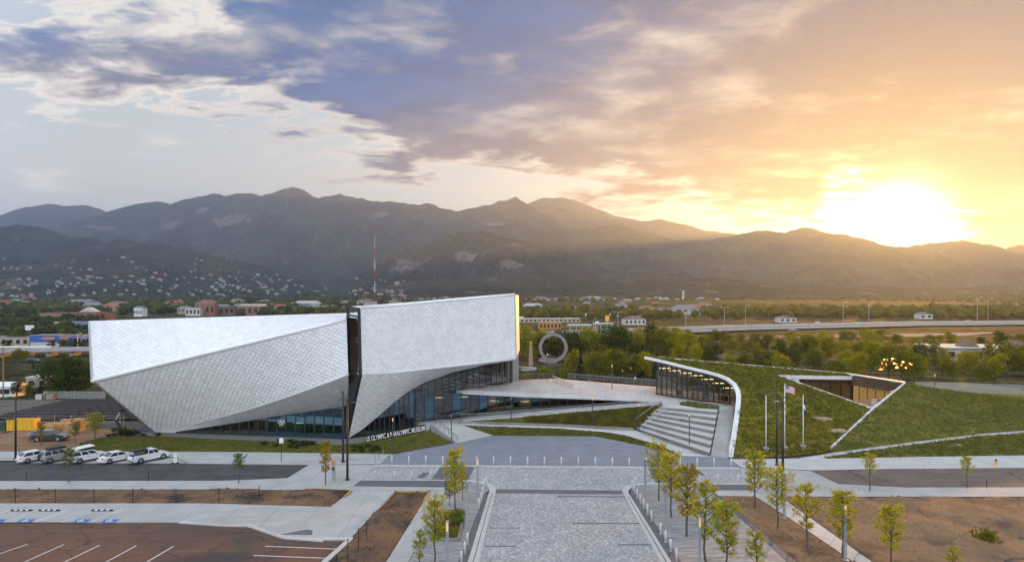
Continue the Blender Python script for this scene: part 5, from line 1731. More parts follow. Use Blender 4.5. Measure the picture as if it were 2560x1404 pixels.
ytree(4, 172, 1206, 1116, 'small green street tree standing in front of the parked cars', 'small street trees', wide=1.1)
ytree(3, 102, 1113, 1046, 'little golden tree in front of the dark parked van', 'small street trees', z=0.05)
ytree(2, 188, 1107, 1050, 'thin dark tree by the timber crates', 'small street trees', z=0.05)
ytree(0, 238, 1098, 1026, 'bushy yellow tree beside the left end of the lawn', 'small street trees', z=0.1, wide=1.3)

# grown trees in the valley
BT = [broad_tree(10, 9.5, 1500, 0.62, M_leaf_m, 3), broad_tree(10, 8.2, 1400, 0.60, M_leaf_m, 14, 8), broad_tree(10, 11, 1700, 0.62, M_leaf_m, 27, 11, 0.05), broad_tree(10, 6.6, 1100, 0.58, M_leaf_m, 41, 7)]
CT = conifer(10, 4.6, 1500, 0.5, 5)
_rt = random.Random(5)


def btree(px, by, ty, label, m_leaf=None, group=None, wide=1.0, v=None, z=-0.3):
    p = PZ(px, by, z)
    h = (by - ty) / FPX * p.y
    v = _rt.randrange(4) if v is None else v
    return plant_tree('broadleaf_tree', BT[v], 10.0, p, h, label, 'tree', group, wide, m_leaf)


def belt(n, x0, x1, by, hpx, text, mats_, group, wide=1.0, con=0.0, skip=()):
    xs = sorted(x0 + (x1 - x0) * (i + 0.5 + _rt.uniform(-.38, .38)) / n for i in range(n))
    for i, x in enumerate(xs):
        b = _rt.uniform(*by)
        t = b - _rt.uniform(*hpx)
        if any(a < x < c for a, c in skip):
            continue
        lb = text % nth(i)
        if _rt.random() < con:
            p = PZ(x, b, -0.3)
            plant_tree('conifer', CT, 10.0, p, (b - t) / FPX * p.y, lb.replace('tree', 'conifer', 1), 'tree', group)
        else:
            btree(x, b, t, lb, _rt.choice(mats_), group, wide * _rt.uniform(0.85, 1.2))


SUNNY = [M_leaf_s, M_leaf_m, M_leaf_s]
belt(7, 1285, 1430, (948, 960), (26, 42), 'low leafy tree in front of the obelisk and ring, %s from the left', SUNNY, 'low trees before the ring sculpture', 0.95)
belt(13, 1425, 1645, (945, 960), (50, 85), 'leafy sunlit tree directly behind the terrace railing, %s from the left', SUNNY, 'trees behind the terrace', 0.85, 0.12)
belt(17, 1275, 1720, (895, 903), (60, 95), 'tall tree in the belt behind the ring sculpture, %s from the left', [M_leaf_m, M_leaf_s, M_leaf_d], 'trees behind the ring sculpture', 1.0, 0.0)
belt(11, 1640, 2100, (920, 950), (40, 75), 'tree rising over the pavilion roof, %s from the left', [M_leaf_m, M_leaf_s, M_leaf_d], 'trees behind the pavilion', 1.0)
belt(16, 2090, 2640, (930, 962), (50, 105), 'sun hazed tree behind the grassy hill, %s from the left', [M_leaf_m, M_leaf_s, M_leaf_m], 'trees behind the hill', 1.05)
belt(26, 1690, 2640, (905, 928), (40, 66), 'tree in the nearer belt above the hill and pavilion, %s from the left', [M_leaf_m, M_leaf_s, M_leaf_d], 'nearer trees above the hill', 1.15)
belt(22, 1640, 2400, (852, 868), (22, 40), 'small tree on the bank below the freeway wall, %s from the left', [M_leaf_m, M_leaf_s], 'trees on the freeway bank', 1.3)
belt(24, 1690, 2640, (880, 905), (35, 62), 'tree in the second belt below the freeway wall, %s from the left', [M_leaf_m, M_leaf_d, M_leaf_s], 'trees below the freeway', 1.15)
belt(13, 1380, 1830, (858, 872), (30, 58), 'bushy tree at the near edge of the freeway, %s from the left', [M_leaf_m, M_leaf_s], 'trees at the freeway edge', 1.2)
# left valley
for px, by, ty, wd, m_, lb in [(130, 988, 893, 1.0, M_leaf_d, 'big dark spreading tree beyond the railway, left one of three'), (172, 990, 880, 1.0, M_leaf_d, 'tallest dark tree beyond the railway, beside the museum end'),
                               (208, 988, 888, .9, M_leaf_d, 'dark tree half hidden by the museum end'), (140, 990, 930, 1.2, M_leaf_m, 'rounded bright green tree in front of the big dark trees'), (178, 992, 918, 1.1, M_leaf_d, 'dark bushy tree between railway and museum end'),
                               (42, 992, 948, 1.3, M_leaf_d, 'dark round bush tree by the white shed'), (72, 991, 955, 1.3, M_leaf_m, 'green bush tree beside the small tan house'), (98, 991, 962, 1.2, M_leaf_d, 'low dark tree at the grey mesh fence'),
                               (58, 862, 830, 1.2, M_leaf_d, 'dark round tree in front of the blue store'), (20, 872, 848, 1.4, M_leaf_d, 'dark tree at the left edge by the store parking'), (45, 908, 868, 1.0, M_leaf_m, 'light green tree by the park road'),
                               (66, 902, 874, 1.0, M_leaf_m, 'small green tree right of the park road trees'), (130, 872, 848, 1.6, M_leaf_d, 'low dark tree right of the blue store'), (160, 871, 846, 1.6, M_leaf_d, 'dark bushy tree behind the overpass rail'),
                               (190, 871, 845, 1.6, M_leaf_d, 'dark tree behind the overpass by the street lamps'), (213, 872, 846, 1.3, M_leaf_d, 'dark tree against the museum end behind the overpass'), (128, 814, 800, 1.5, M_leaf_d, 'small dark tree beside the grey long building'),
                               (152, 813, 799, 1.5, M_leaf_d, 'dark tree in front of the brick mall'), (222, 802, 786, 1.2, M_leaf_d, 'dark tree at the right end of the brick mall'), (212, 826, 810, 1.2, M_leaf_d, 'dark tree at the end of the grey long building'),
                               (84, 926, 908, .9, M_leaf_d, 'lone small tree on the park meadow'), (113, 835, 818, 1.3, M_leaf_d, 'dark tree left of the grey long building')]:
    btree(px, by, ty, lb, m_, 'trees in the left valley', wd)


def treeline(name, label, n, box, hh, seed, m_):
    """far-off woodland read as one mass: many small rough crowns"""
    r_ = np.random.default_rng(seed)
    ico = bmesh.new()
    bmesh.ops.create_icosphere(ico, subdivisions=1, radius=1.0)
    bv = np.array([v.co[:] for v in ico.verts])
    bf = np.array([[v.index for v in f.verts] for f in ico.faces])
    ico.free()
    V, Fc = [], []
    k = 0
    for i in range(n):
        d = r_.uniform(box[2], box[3])
        px = r_.uniform(box[0], box[1])
        x = (px - 1280) / FPX * d
        h = r_.uniform(*hh)
        z = ground_z(x, d)
        # clumps: keep where a slow noise says wood
        if mnoise.noise(Vector((x * 0.006, d * 0.004, seed))) < -0.12:
            continue
        for q in range(2):
            v = bv * (np.array([h * .55, h * .55, h * .5]) * r_.uniform(.6, 1.1)) * r_.uniform(0.7, 1.25, (len(bv), 1))
            V.append(v + np.array([x + r_.normal(0, h * .3), d + r_.normal(0, h * .3), z + h * (.42 + .2 * q)]))
            Fc.append(bf + k)
            k += len(bv)
    V = np.concatenate(V)
    Fc = np.concatenate(Fc)
    o = obj(name, V.tolist(), [tuple(f) for f in Fc.tolist()], m_)
    return tag(o, label, 'woodland', kind='stuff')


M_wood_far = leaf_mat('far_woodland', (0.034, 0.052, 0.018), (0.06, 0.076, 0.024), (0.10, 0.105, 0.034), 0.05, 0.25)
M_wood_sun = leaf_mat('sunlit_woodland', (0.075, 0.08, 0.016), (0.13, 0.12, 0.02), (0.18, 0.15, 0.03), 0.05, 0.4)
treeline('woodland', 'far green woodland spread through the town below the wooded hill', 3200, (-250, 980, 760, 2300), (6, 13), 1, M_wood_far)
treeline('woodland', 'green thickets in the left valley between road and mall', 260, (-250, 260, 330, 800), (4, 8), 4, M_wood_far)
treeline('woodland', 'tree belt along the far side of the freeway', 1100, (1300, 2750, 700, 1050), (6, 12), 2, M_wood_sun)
treeline('woodland', 'scattered far trees below the rocky foothill', 1000, (980, 2750, 1500, 2600), (6, 11), 3, M_wood_sun)

# planter by the left boulevard trees
pb_ = MB()
pq = poly([(1115, 1279), (1162, 1279), (1146, 1351), (1079, 1351)], 0.12)
for a, b in zip(pq, pq[1:] + pq[:1]):
    pb_.bar(a + Vector((0, 0, .12)), b + Vector((0, 0, .12)), 0.25, 0.3)
po = pb_.build('tree_planter', M_step)
tag(po, 'low square planter bed with shrubs beside the left boulevard trees', 'planter')
soil = membrane('planter_soil', [p + Vector((0, 0, .06)) for p in pq], M_dirt, 0.7, 0.05, parent=po)
cl = []
for i in range(40):
    a, b = rng.random(), rng.random()
    c = (pq[0].lerp(pq[1], 0.08 + .84 * a)).lerp(pq[3].lerp(pq[2], 0.08 + .84 * a), 0.06 + .88 * b)
    cl.append(np.array(c[:]) + rng.normal(0, 1, (60, 3)) * np.array([.22, .22, .16]) + np.array([0, 0, .38]))
so_ = bpy.data.objects.new('shrub_foliage', leaves_mesh('shrub_foliage', np.concatenate(cl), 0.2, M_leaf_g))
link(so_, po)


def shrub(px, py, z, r, label, group, m_=None):
    if 'sm' not in shrub.__dict__:
        pts = rng.normal(0, 1, (260, 3)) * np.array([.38, .38, .26]) + np.array([0, 0, .4])
        shrub.sm = leaves_mesh('foliage', pts, 0.28, M_leaf_g)
    o = bpy.data.objects.new('shrub', shrub.sm)
    o.location = PZ(px, py, z)
    o.scale = (r, r, r)
    o.rotation_euler = (0, 0, random.uniform(0, 6))
    link(o)
    if m_:
        o.material_slots[0].link = 'OBJECT'
        o.material_slots[0].material = m_
    return tag(o, label, 'shrub', group)


_sh = [(727, 1105), (735, 1110), (742, 1106), (748, 1113), (756, 1107), (762, 1115), (768, 1110), (782, 1111), (725, 1118), (741, 1120), (700, 1104), (661, 1112), (690, 1116), (884, 1119), (900, 1122), (920, 1118), (940, 1122), (885, 1128), (905, 1129), (930, 1129), (946, 1126)]
for i, (x, y) in enumerate(sorted(_sh)):
    shrub(x, y, .14, random.uniform(.45, .72), 'small dark shrub on the museum lawn, %s from the left' % nth(i), 'small shrubs on the lawn', M_leaf_d)
for i, (x, y) in enumerate([(272, 1091), (286, 1088), (302, 1086), (312, 1085), (322, 1086), (332, 1085), (344, 1084), (358, 1090), (396, 1088)]):
    shrub(x, y, .14, 1.1 if i in (3, 4) else 0.6, 'green shrub at the left corner of the museum, %s from the left' % nth(i), 'shrubs at the museum corner', M_leaf_d)
shrub(2467, 1353, .1, 1.3, 'tuft of bright green weeds on the dirt lot', None, M_leaf_m)
shrub(2390, 1298, .1, .6, 'small yellow weed on the mound of the dirt lot', None, M_leaf_gold)
# ================================================================ STREET FURNITURE
M_bollard = mat('galvanised_steel', (0.70, 0.70, 0.70), 0.5, 0.2)
M_column = mat('silver_grey_paint', (0.36, 0.38, 0.42), 0.45, 0.35)
M_pole = mat('black_pole_paint', (0.02, 0.018, 0.018), 0.45)
M_bronzepole = mat('dark_bronze_paint', (0.07, 0.06, 0.058), 0.5, 0.3)
M_white = mat('white_paint', (0.78, 0.78, 0.77), 0.5)
M_rubber = mat('black_rubber', (0.02, 0.02, 0.021), 0.8)
M_yellow = mat('yellow_paint', (0.75, 0.42, 0.02), 0.45, var=0.1)
M_red = mat('red_paint', (0.5, 0.04, 0.03), 0.5)
M_navy = mat('navy_cloth', (0.02, 0.03, 0.12), 0.85)
M_straw = mat('straw', (0.42, 0.30, 0.09), 1.0, var=0.3, vscale=8.0, bump=1.0, bscale=30)

# bollards
def bollard_proto():
    r = empty('bollard')
    MB().lathe([(0.105, -.05), (0.105, 1.04), (0.09, 1.1), (0.05, 1.13)], n=10).build('shaft', M_bollard, r, True)
    MB().lathe([(0.12, -.02), (0.12, 0.02), (0.09, 0.03)], n=10).build('base_ring', M_bollard, r)
    return r


_b0 = bollard_proto()
_used = []


def bollard(px, py, label, group, z=0.12, h=1.13):
    o = _b0 if not _used else copy_tree(_b0)
    _used.append(o)
    o.location = PZ(px, py, z)
    o.scale = (1, 1, h / 1.13)
    tag(o, label, 'bollard', group)


for i in range(21):
    x = 979.6 + 42.4 * i
    bollard(x, 1158.8 + (x - 979) * 0.0086, 'steel bollard in the long straight row before the forecourt, %s from the left' % nth(i), 'long straight row of bollards', h=1.2)
for i, (x, y) in enumerate([(937, 1198.5), (985.5, 1198.8), (1029, 1199.2), (1076, 1199.6)]):
    bollard(x, y, 'steel bollard in the short row left of the boulevard, %s from the left' % nth(i), 'short row of bollards', h=1.2)
for i, (x, y) in enumerate([(1749, 1207.5), (1795, 1207.8), (1846, 1208)]):
    bollard(x, y, 'slim bollard behind the right tree rows, %s from the left' % nth(i), 'right row of bollards', h=1.2)
for i, (x, y) in enumerate([(1215.5, 1213), (1211, 1218), (1207, 1239), (1203, 1255), (1197.5, 1270), (1169, 1360), (1162, 1383), (1153.5, 1407)]):
    bollard(x, y, 'bollard along the left boulevard kerb, %s from the back' % nth(i), 'bollards along the left boulevard kerb')
for i, (x, y) in enumerate([(1588, 1216), (1581.5, 1223), (1586, 1233.5), (1593, 1245), (1601, 1258), (1609, 1270), (1618.5, 1285), (1629, 1301.5), (1651.5, 1335), (1664, 1354.5), (1677, 1376.5), (1691.5, 1400)]):
    bollard(x, y, 'bollard along the right boulevard kerb, %s from the back' % nth(i), 'bollards along the right boulevard kerb')


# light columns, lamps and poles
def light_column(px, by, ty, label, lit=True, m_=None, z=0.12):
    p = PZ(px, by, z)
    h = (by - ty) / FPX * p.y
    r = empty('light_column', p)
    tag(r, label, 'light column', 'silver light columns of the boulevard')
    m_ = m_ or M_column
    MB().box((0, 0, (h - .9) / 2), (0.24, 0.24, h - .9)).build('shaft', m_, r)
    MB().box((0, 0, 0.03), (0.5, 0.5, 0.06)).build('base_plate', m_, r)
    hd = MB().box((0, 0, h - .5), (0.16, 0.16, 0.8)).build('lantern', M_lamp if lit else M_steel, r)
    fr = MB()
    for sx in (-1, 1):
        for sy in (-1, 1):
            fr.bar((sx * .11, sy * .11, h - .92), (sx * .11, sy * .11, h - .05), 0.04, 0.04)
    fr.build('lantern_frame', m_, hd)
    MB().box((0, 0, h - .04), (0.28, 0.28, 0.08)).build('cap', m_, r)
    return r


for px, by, ty, lb, lit in [(1194, 1238, 1144, 'lit silver light column at the back of the left boulevard side', True), (1167, 1316, 1204, 'silver light column beside the planter', False), (1118, 1430, 1301, 'nearest lit silver column left of the boulevard', True),
                            (1613, 1244, 1147, 'silver column at the back of the right boulevard side', False), (1663.5, 1317, 1209, 'silver column in the middle of the right tree row', False), (1749, 1420, 1290, 'nearest lit silver column right of the boulevard', True),
                            (2113, 1399, 1258, 'silver column half hidden in a tree by the dirt lot', True), (1961, 1295, 1181, 'silver column beside the tall black pole at the tan soil bed', False)]:
    light_column(px, by, ty, lb, lit)


def path_lamp(px, by, ty, label, z=0.12, d=None, lit=True):
    p = P(px, by, d) if d else PZ(px, by, z)
    h = (by - ty) / FPX * p.y
    r = empty('path_lamp', p)
    tag(r, label, 'lamp', 'slim path lamps with lit tops')
    MB().tube((0, 0, -.05), (0, 0, h - .55), 0.08, 0.075, 8).build('pole', M_bronzepole, r)
    MB().lathe([(0.16, 0), (0.16, 0.04), (0.09, 0.06)], n=8).build('base_plate', M_bronzepole, r)
    MB().lathe([(0.085, h - .55), (0.085, h - .06)], n=8).build('lantern', M_lamp if lit else M_steel, r)
    MB().lathe([(0.11, h - .06), (0.11, h)], n=8).build('cap', M_bronzepole, r)


path_lamp(982, 1131, 1043, 'path lamp standing before the museum name sign')
path_lamp(1128, 1099, 1033, 'path lamp on the entrance steps', z=.4, lit=False)
path_lamp(1278, 1057, 990, 'path lamp on the lawn below the lobby glass', z=1.3, lit=False)
path_lamp(1481, 1066, 991, 'lit path lamp on the triangular bank', z=0.9)
path_lamp(1597.5, 1075, 1007, 'lit path lamp at the left foot of the stepped seating', z=.45)
path_lamp(1723.5, 1119, 1031, 'lit path lamp in front of the stepped seating', z=.14)
path_lamp(1368.5, 953, 882, 'lit lamp on the terrace in front of the ring sculpture', d=139)
path_lamp(1530, 972, 910, 'lit lamp on the terrace before the far railing', d=133)
path_lamp(1556, 958, 923, 'small lit park lamp left behind the terrace', d=176)
path_lamp(1577, 950, 917, 'small lit park lamp beside the pavilion trees', d=183)
path_lamp(2337, 966, 934, 'lit park lamp on the hill crest', d=138)
path_lamp(2434, 1086, 1072, 'short path light on the climbing path', z=1.85, lit=False)


def tall_pole(px, by, ty, label, arms=1, z=0.12, r0=0.16):
    p = PZ(px, by, z)
    h = (by - ty) / FPX * p.y
    r = empty('tall_lamp_pole', p)
    tag(r, label, 'lamp pole', 'tall black lamp poles')
    MB().tube((0, 0, 0), (0, 0, h), r0, r0 * .75, 10).build('pole', M_pole, r, True)
    MB().lathe([(0.3, 0), (0.3, .12), (0.2, .2)], n=10).build('base', M_pole, r)
    for k in range(arms):
        s = -1 if k % 2 == 0 else 1
        zz = h - 0.1 - k * 0.42
        a = MB().bar((0, 0, zz), (s * .75, -.15, zz), 0.07, 0.06).build('arm', M_pole, r)
        MB().box((s * .8, -.16, zz + .02), (0.55, 0.35, 0.12)).build('lamp_head', M_bronzepole if arms > 1 else M_steel, a)


tall_pole(857.5, 1154, 977, 'tall black lamp pole right of the golden tree, farther of two')
tall_pole(868.5, 1199, 995, 'tall black lamp pole right of the golden tree, nearer of two', 2)
tall_pole(39, 1147, 990, 'tall black lamp pole at the left edge beside the parked cars', 2)
tall_pole(1942, 1162, 982, 'tall dark pole with many floodlights before the green roof', 7)
tall_pole(1957, 1240, 1000, 'tall dark pole beside the middle flagpole', 1)


def thin_post(px, by, ty, label, group, z=0.1, r=0.045, m_=None, cap=None):
    p = PZ(px, by, z)
    h = (by - ty) / FPX * p.y
    o = MB().tube((0, 0, -.1), (0, 0, h), r, n=6).lathe([(r * 1.25, h), (r * 1.25, h + .03), (r * .4, h + .05)], n=6).build('fence_post', m_ or M_pole)
    o.location = p
    return tag(o, label, 'post', group)


for i, x in enumerate((38, 138, 235, 332, 440, 547, 648)):
    thin_post(x, 1256 - (6 if i == 6 else 0), 1222 - (8 if i == 6 else 0), 'black post in the brown soil strip, %s from the left' % nth(i), 'black posts in the soil strip')
for i, (x, b, t) in enumerate([(917, 1351, 1300), (896, 1377, 1319), (869.5, 1412, 1347), (841, 1440, 1385)]):
    thin_post(x, b, t, 'black post in the foreground soil bed, %s from the back' % nth(i), 'black posts in the foreground bed')
thin_post(66, 1202, 1181, 'thin post on the near pavement at the far left', 'thin kerb posts')
thin_post(371, 1202, 1177, 'thin post on the near pavement below the pickup', 'thin kerb posts')
thin_post(2467, 1220, 1198, 'thin post on the pavement by the dirt lot', 'thin kerb posts')
thin_post(48, 1148, 1123, 'short post next to the left black lamp pole', 'thin kerb posts')
for i, (x, b, t) in enumerate([(938, 1157, 1138), (946, 1151, 1133), (958, 1136, 1121)]):
    thin_post(x, b, t, 'slim pale post beside the forecourt corner, %s from the left' % nth(i), 'thin kerb posts', m_=M_steel)

# meter pillar, signs
pm = empty('parking_pillar', PZ(834, 1199, .12))
tag(pm, 'grey parking pillar with orange cap beside the golden tree', 'pillar')
MB().box((0, 0, 1.0), (0.42, 0.3, 2.0)).build('body', M_column, pm)
MB().box((0, 0, 2.25), (0.5, 0.36, 0.5)).build('cap', mat('orange_plastic', (0.6, 0.25, 0.06), .5), pm)
MB().box((0, -.16, 1.5), (0.28, 0.02, 0.4)).build('screen', M_darkmetal, pm)
sp = empty('sign_post', PZ(703.5, 1154, .12))
tag(sp, 'small square white sign on a thin black post', 'sign')
MB().tube((0, 0, 0), (0, 0, 3.4), 0.05, n=8).build('post', M_pole, sp)
MB().box((0, -.06, 3.1), (0.6, 0.04, 0.75)).build('plate', M_white, sp)
sb_ = empty('lane_marker', PZ(438, 1157, .02))
tag(sb_, 'white upright lane marker sign beside the pickup', 'sign')
MB().box((0, 0, .72), (0.42, 0.06, 1.35)).build('panel', M_white, sb_)
MB().box((0, 0, .03), (1.0, 0.5, 0.06)).build('foot', M_rubber, sb_)
for k in range(5):
    MB().box((0, -.034, .35 + k * .2), (0.1, 0.006, 0.1)).build('stripe', M_column, sb_)

# wheel stops
for i, (a, b) in enumerate(((28, 80), (97, 149), (229, 282))):
    p0, p1 = PZ(a, 1276, .125), PZ(b, 1276, .125)
    ws = empty('wheel_stop', (p0 + p1) / 2)
    tag(ws, 'black rubber wheel stop with white bands, %s from the left' % nth(i), 'wheel stop', 'wheel stops in the accessible bays')
    L = (p1 - p0).length
    MB().prism([(-L / 2, -.09), (L / 2, -.09), (L / 2, .09), (-L / 2, .09)], 0, 0.14).build('bar', M_rubber, ws)
    for k in range(3):
        MB().box((L * (k - 1) * .27, -.093, .10), (0.3, 0.02, 0.09)).box((L * (k - 1) * .27, 0, .143), (0.3, 0.14, 0.012)).build('band', M_paint, ws)

# straw wattles at the corners of the soil beds
for a, b, lb in (((765, 1222.5), (870, 1225.5), 'straw roll along the back of the brown soil strip'), ((878, 1227), (862, 1240), 'short straw roll at the right end of the brown soil strip'),
                 ((992, 1228), (1070, 1228), 'straw roll along the back of the foreground soil bed'), ((1073, 1230), (1060, 1250), 'short straw roll at the right side of the foreground soil bed')):
    p, q = PZ(*a, .2), PZ(*b, .2)
    k = MB()
    n = max(3, int((q - p).length / .5))
    for i in range(n):
        k.tube(p.lerp(q, i / n), p.lerp(q, (i + 1.04) / n), random.uniform(.13, .17), random.uniform(.13, .17), 8)
    tag(k.build('straw_roll', M_straw), lb, 'straw roll', 'straw rolls edging the soil beds')
k = MB().bar(PZ(989, 1230, .16), PZ(918, 1302, .16), .12, .18).build('timber_edge', M_wood)
tag(k, 'long timber edging board of the foreground soil bed', 'edging')

# ramp flare by the lot
fl_ = MB().prism(ccw(poly([(700, 1335), (768, 1322), (782, 1325), (780, 1336)], .12)), 0.1, [.13, .13, .13, .13]).build('ramp_flare', M_darkband)
tag(fl_, 'dark sloped kerb ramp on the apron near the lot kerb', 'ramp')

# bike hoops
hp_ = empty('bike_hoop')
pts = [Vector((0, .38 * math.cos(R(t_)), .48 + .46 * math.sin(R(t_)))) for t_ in range(-60, 245, 20)]
MB().path([(0, .28, 0)] + [tuple(p) for p in pts] + [(0, -.28, 0)], 0.035).build('hoop', M_bollard, hp_, True)
MB().box((0, .28, .01), (.16, .14, .02)).box((0, -.28, .01), (.16, .14, .02)).build('foot_plate', M_bollard, hp_)
for i in range(19):
    o = hp_ if i == 0 else copy_tree(hp_)
    x = 2101 + 17.1 * i + (12 if i > 16 else 0)
    o.location = PZ(x, 1163.2 - i * .13, .12)
    o.rotation_euler = (0, 0, R(28))
    tag(o, 'steel bike hoop on the pale pavement, %s from the left' % nth(i), 'bike rack', 'row of bike hoops')

# hydrant
hy = empty('fire_hydrant', PZ(2490, 1164, .12))
tag(hy, 'yellow fire hydrant with dark cap at the end of the bike hoops', 'hydrant')
MB().lathe([(0.2, 0), (0.2, .06), (0.14, .08), (0.14, .62), (0.18, .64), (0.18, .7)], n=10).build('barrel', M_yellow, hy, False)
MB().lathe([(0.17, .7), (0.14, .85), (0.05, .95), (0.05, 1.0)], n=10).build('bonnet', M_navy, hy)
for s in (-1, 1):
    MB().tube((s * .12, 0, .52), (s * .27, 0, .52), .075, n=8).build('outlet', M_yellow, hy)
MB().tube((0, -.12, .5), (0, -.26, .5), .09, n=8).build('outlet', M_yellow, hy)

# boulders on the planted slope
def boulder(px, py, d, s, label, group='flat boulders on the green slope'):
    bm = bmesh.new()
    bmesh.ops.create_icosphere(bm, subdivisions=2, radius=1.0)
    sd = random.random() * 50
    for v in bm.verts:
        k = 1 + 0.35 * mnoise.noise(v.co * 1.3 + Vector((sd, 0, 0)))
        v.co = Vector((v.co.x * s[0] * k, v.co.y * s[1] * k, max(-.6, min(.75, v.co.z * k)) * s[2]))
    me = bpy.data.meshes.new('boulder')
    bm.to_mesh(me)
    bm.free()
    me.materials.append(M_stone)
    o = link(bpy.data.objects.new('boulder', me))
    o.location = P(px, py, d)
    return tag(o, label, 'boulder', group)


boulder(1994, 1024, 117.5, (1.0, .6, .25), 'thin flat boulder behind the flagpoles, uppermost on the green roof')
boulder(2048, 1047, 113, (2.0, .8, .5), 'long flat boulder right of the flagpoles')
boulder(2097, 1076, 109.2, (1.3, .7, .4), 'flat boulder low on the green roof near the diagonal edge')
boulder(2127, 1056, 113.3, (0.8, .5, .3), 'smaller boulder right beside the diagonal roof edge')
boulder(2375, 1116, 103.0, (0.9, .6, .45), 'left one of two pale boulders on the grass verge')
boulder(2395, 1115, 103.2, (0.75, .6, .5), 'right one of two pale boulders on the grass verge')
boulder(2120, 1131, 100.8, (0.5, .4, .25), 'small pale stone at the foot of the climbing path')

# flagpoles
def flag_mesh(parent, h, kind):
    if kind == 'stars':
        nx_, nz_ = 12, 13
        W_, H_ = 1.9, 1.1
        def pt(u, v):
            return (u * W_ * .86, .22 * math.sin(u * 7) * u + .1 * u, h - .15 - v * H_ - .45 * u * u)
        fl2 = empty('flag')
        fl2.parent = parent
        for j in range(13):
            V = [pt(i / nx_, (j + s) / nz_) for i in range(nx_ + 1) for s in (0, 1)]
            o = obj('stripe', V, [(2 * i, 2 * i + 1, 2 * i + 3, 2 * i + 2) for i in range(nx_)], M_red if j % 2 == 0 else M_white, fl2, True)
        V = [(pt(i / nx_, j * 7 / 13)[0], pt(i / nx_, 0)[1] - .012, pt(i / nx_, j * 7 / 13)[2]) for i in range(6) for j in (0, 1)]
        ct = obj('canton', V, [(2 * i, 2 * i + 1, 2 * i + 3, 2 * i + 2) for i in range(5)], M_navy, fl2, True)
        st = MB()
        for r_ in range(5):
            for c_ in range(6):
                u, v = (c_ + .5) / 6 * 5 / 12, (r_ + .5) / 5 * 7 / 13
                x, y, z = pt(u, v)
                st.box((x, y - .02, z), (.05, .006, .05))
        st.build('star_field', M_white, ct)
    else:
        V = []
        for i in range(7):
            for j in range(9):
                u, v = i / 6, j / 8
                V.append((.05 + u * .34 * (1 - .3 * v) , .08 * math.sin(u * 9 + v), h - .4 - v * 2.3 - u * .5))
        F_ = [(i * 9 + j, i * 9 + j + 1, (i + 1) * 9 + j + 1, (i + 1) * 9 + j) for i in range(6) for j in range(8)]
        obj('flag', V, F_, [M_navy, M_white, M_red], parent, True, [0 if (k % 8) < 3 else (1 if (k % 8) < 5 else 0) for k in range(len(F_))])


for px, by, ty, kind, lb in ((1915, 1131, 990, None, 'bare white flagpole, leftmost of three'), (1962, 1129, 960, 'stars', 'tall white flagpole flying a striped flag, middle of three'), (2008, 1125, 988, 'limp', 'white flagpole with a limp dark flag, rightmost of three')):
    p = PZ(px, by, .3)
    h = (by - ty) / FPX * p.y
    r = empty('flagpole', p)
    tag(r, lb, 'flagpole', 'flagpoles before the green roof')
    MB().tube((0, 0, .5), (0, 0, h), .085, .05, 10).build('pole', M_white, r, True)
    MB().lathe([(.06, h), (.09, h + .08), (.03, h + .16)], n=10).build('finial', M_white, r, True)
    MB().lathe([(.32, -.25), (.48, .75), (.50, .8), (.4, .8), (.36, .7)], n=8).build('planter_base', M_conc, r)
    if kind:
        flag_mesh(r, h, kind)
rl_ = railing('railing', 'slim black railing with pale handrail at the foot of the green roof', V3([(1828, 1142, .2), (1951, 1141, .2), (2074, 1124, .4)]), 1.1, .9, 1, M_darkmetal, .018)
# ================================================================ VEHICLES AND PEOPLE
M_carwhite = mat('white_car_paint', (0.74, 0.75, 0.76), 0.3, coat=0.7)
M_carsilver = mat('silver_car_paint', (0.45, 0.45, 0.45), 0.32, 0.5, coat=0.7)
M_cardark = mat('dark_car_paint', (0.03, 0.04, 0.045), 0.28, coat=0.8)
M_carglass = mat('car_glass', (0.012, 0.016, 0.02), 0.06, spec=0.8)
M_tail = mat('tail_light', (0.45, 0.015, 0.012), 0.25)
M_head = mat('head_light', (0.8, 0.8, 0.78), 0.15)
M_trim = mat('black_trim', (0.025, 0.025, 0.026), 0.6)
M_plate = mat('number_plate', (0.65, 0.68, 0.66), 0.5)


def slab_loft(mb, prof, ys):
    """closed side outline drawn at several widths: ys = [(y, scale about the outline's middle, lift)]"""
    n = len(prof)
    cx = sum(p[0] for p in prof) / n
    cz = sum(p[1] for p in prof) / n
    vs = []
    for y, s, _ in ys:
        vs += [(cx + (x - cx) * s, y, cz + (z - cz) * s) for x, z in prof]
    fs = []
    for k in range(len(ys) - 1):
        fs += [(k * n + i, k * n + (i + 1) % n, (k + 1) * n + (i + 1) % n, (k + 1) * n + i) for i in range(n)]
    fs += [tuple(range(n))[::-1], tuple(range((len(ys) - 1) * n, len(ys) * n))]
    mb.add(vs, fs)


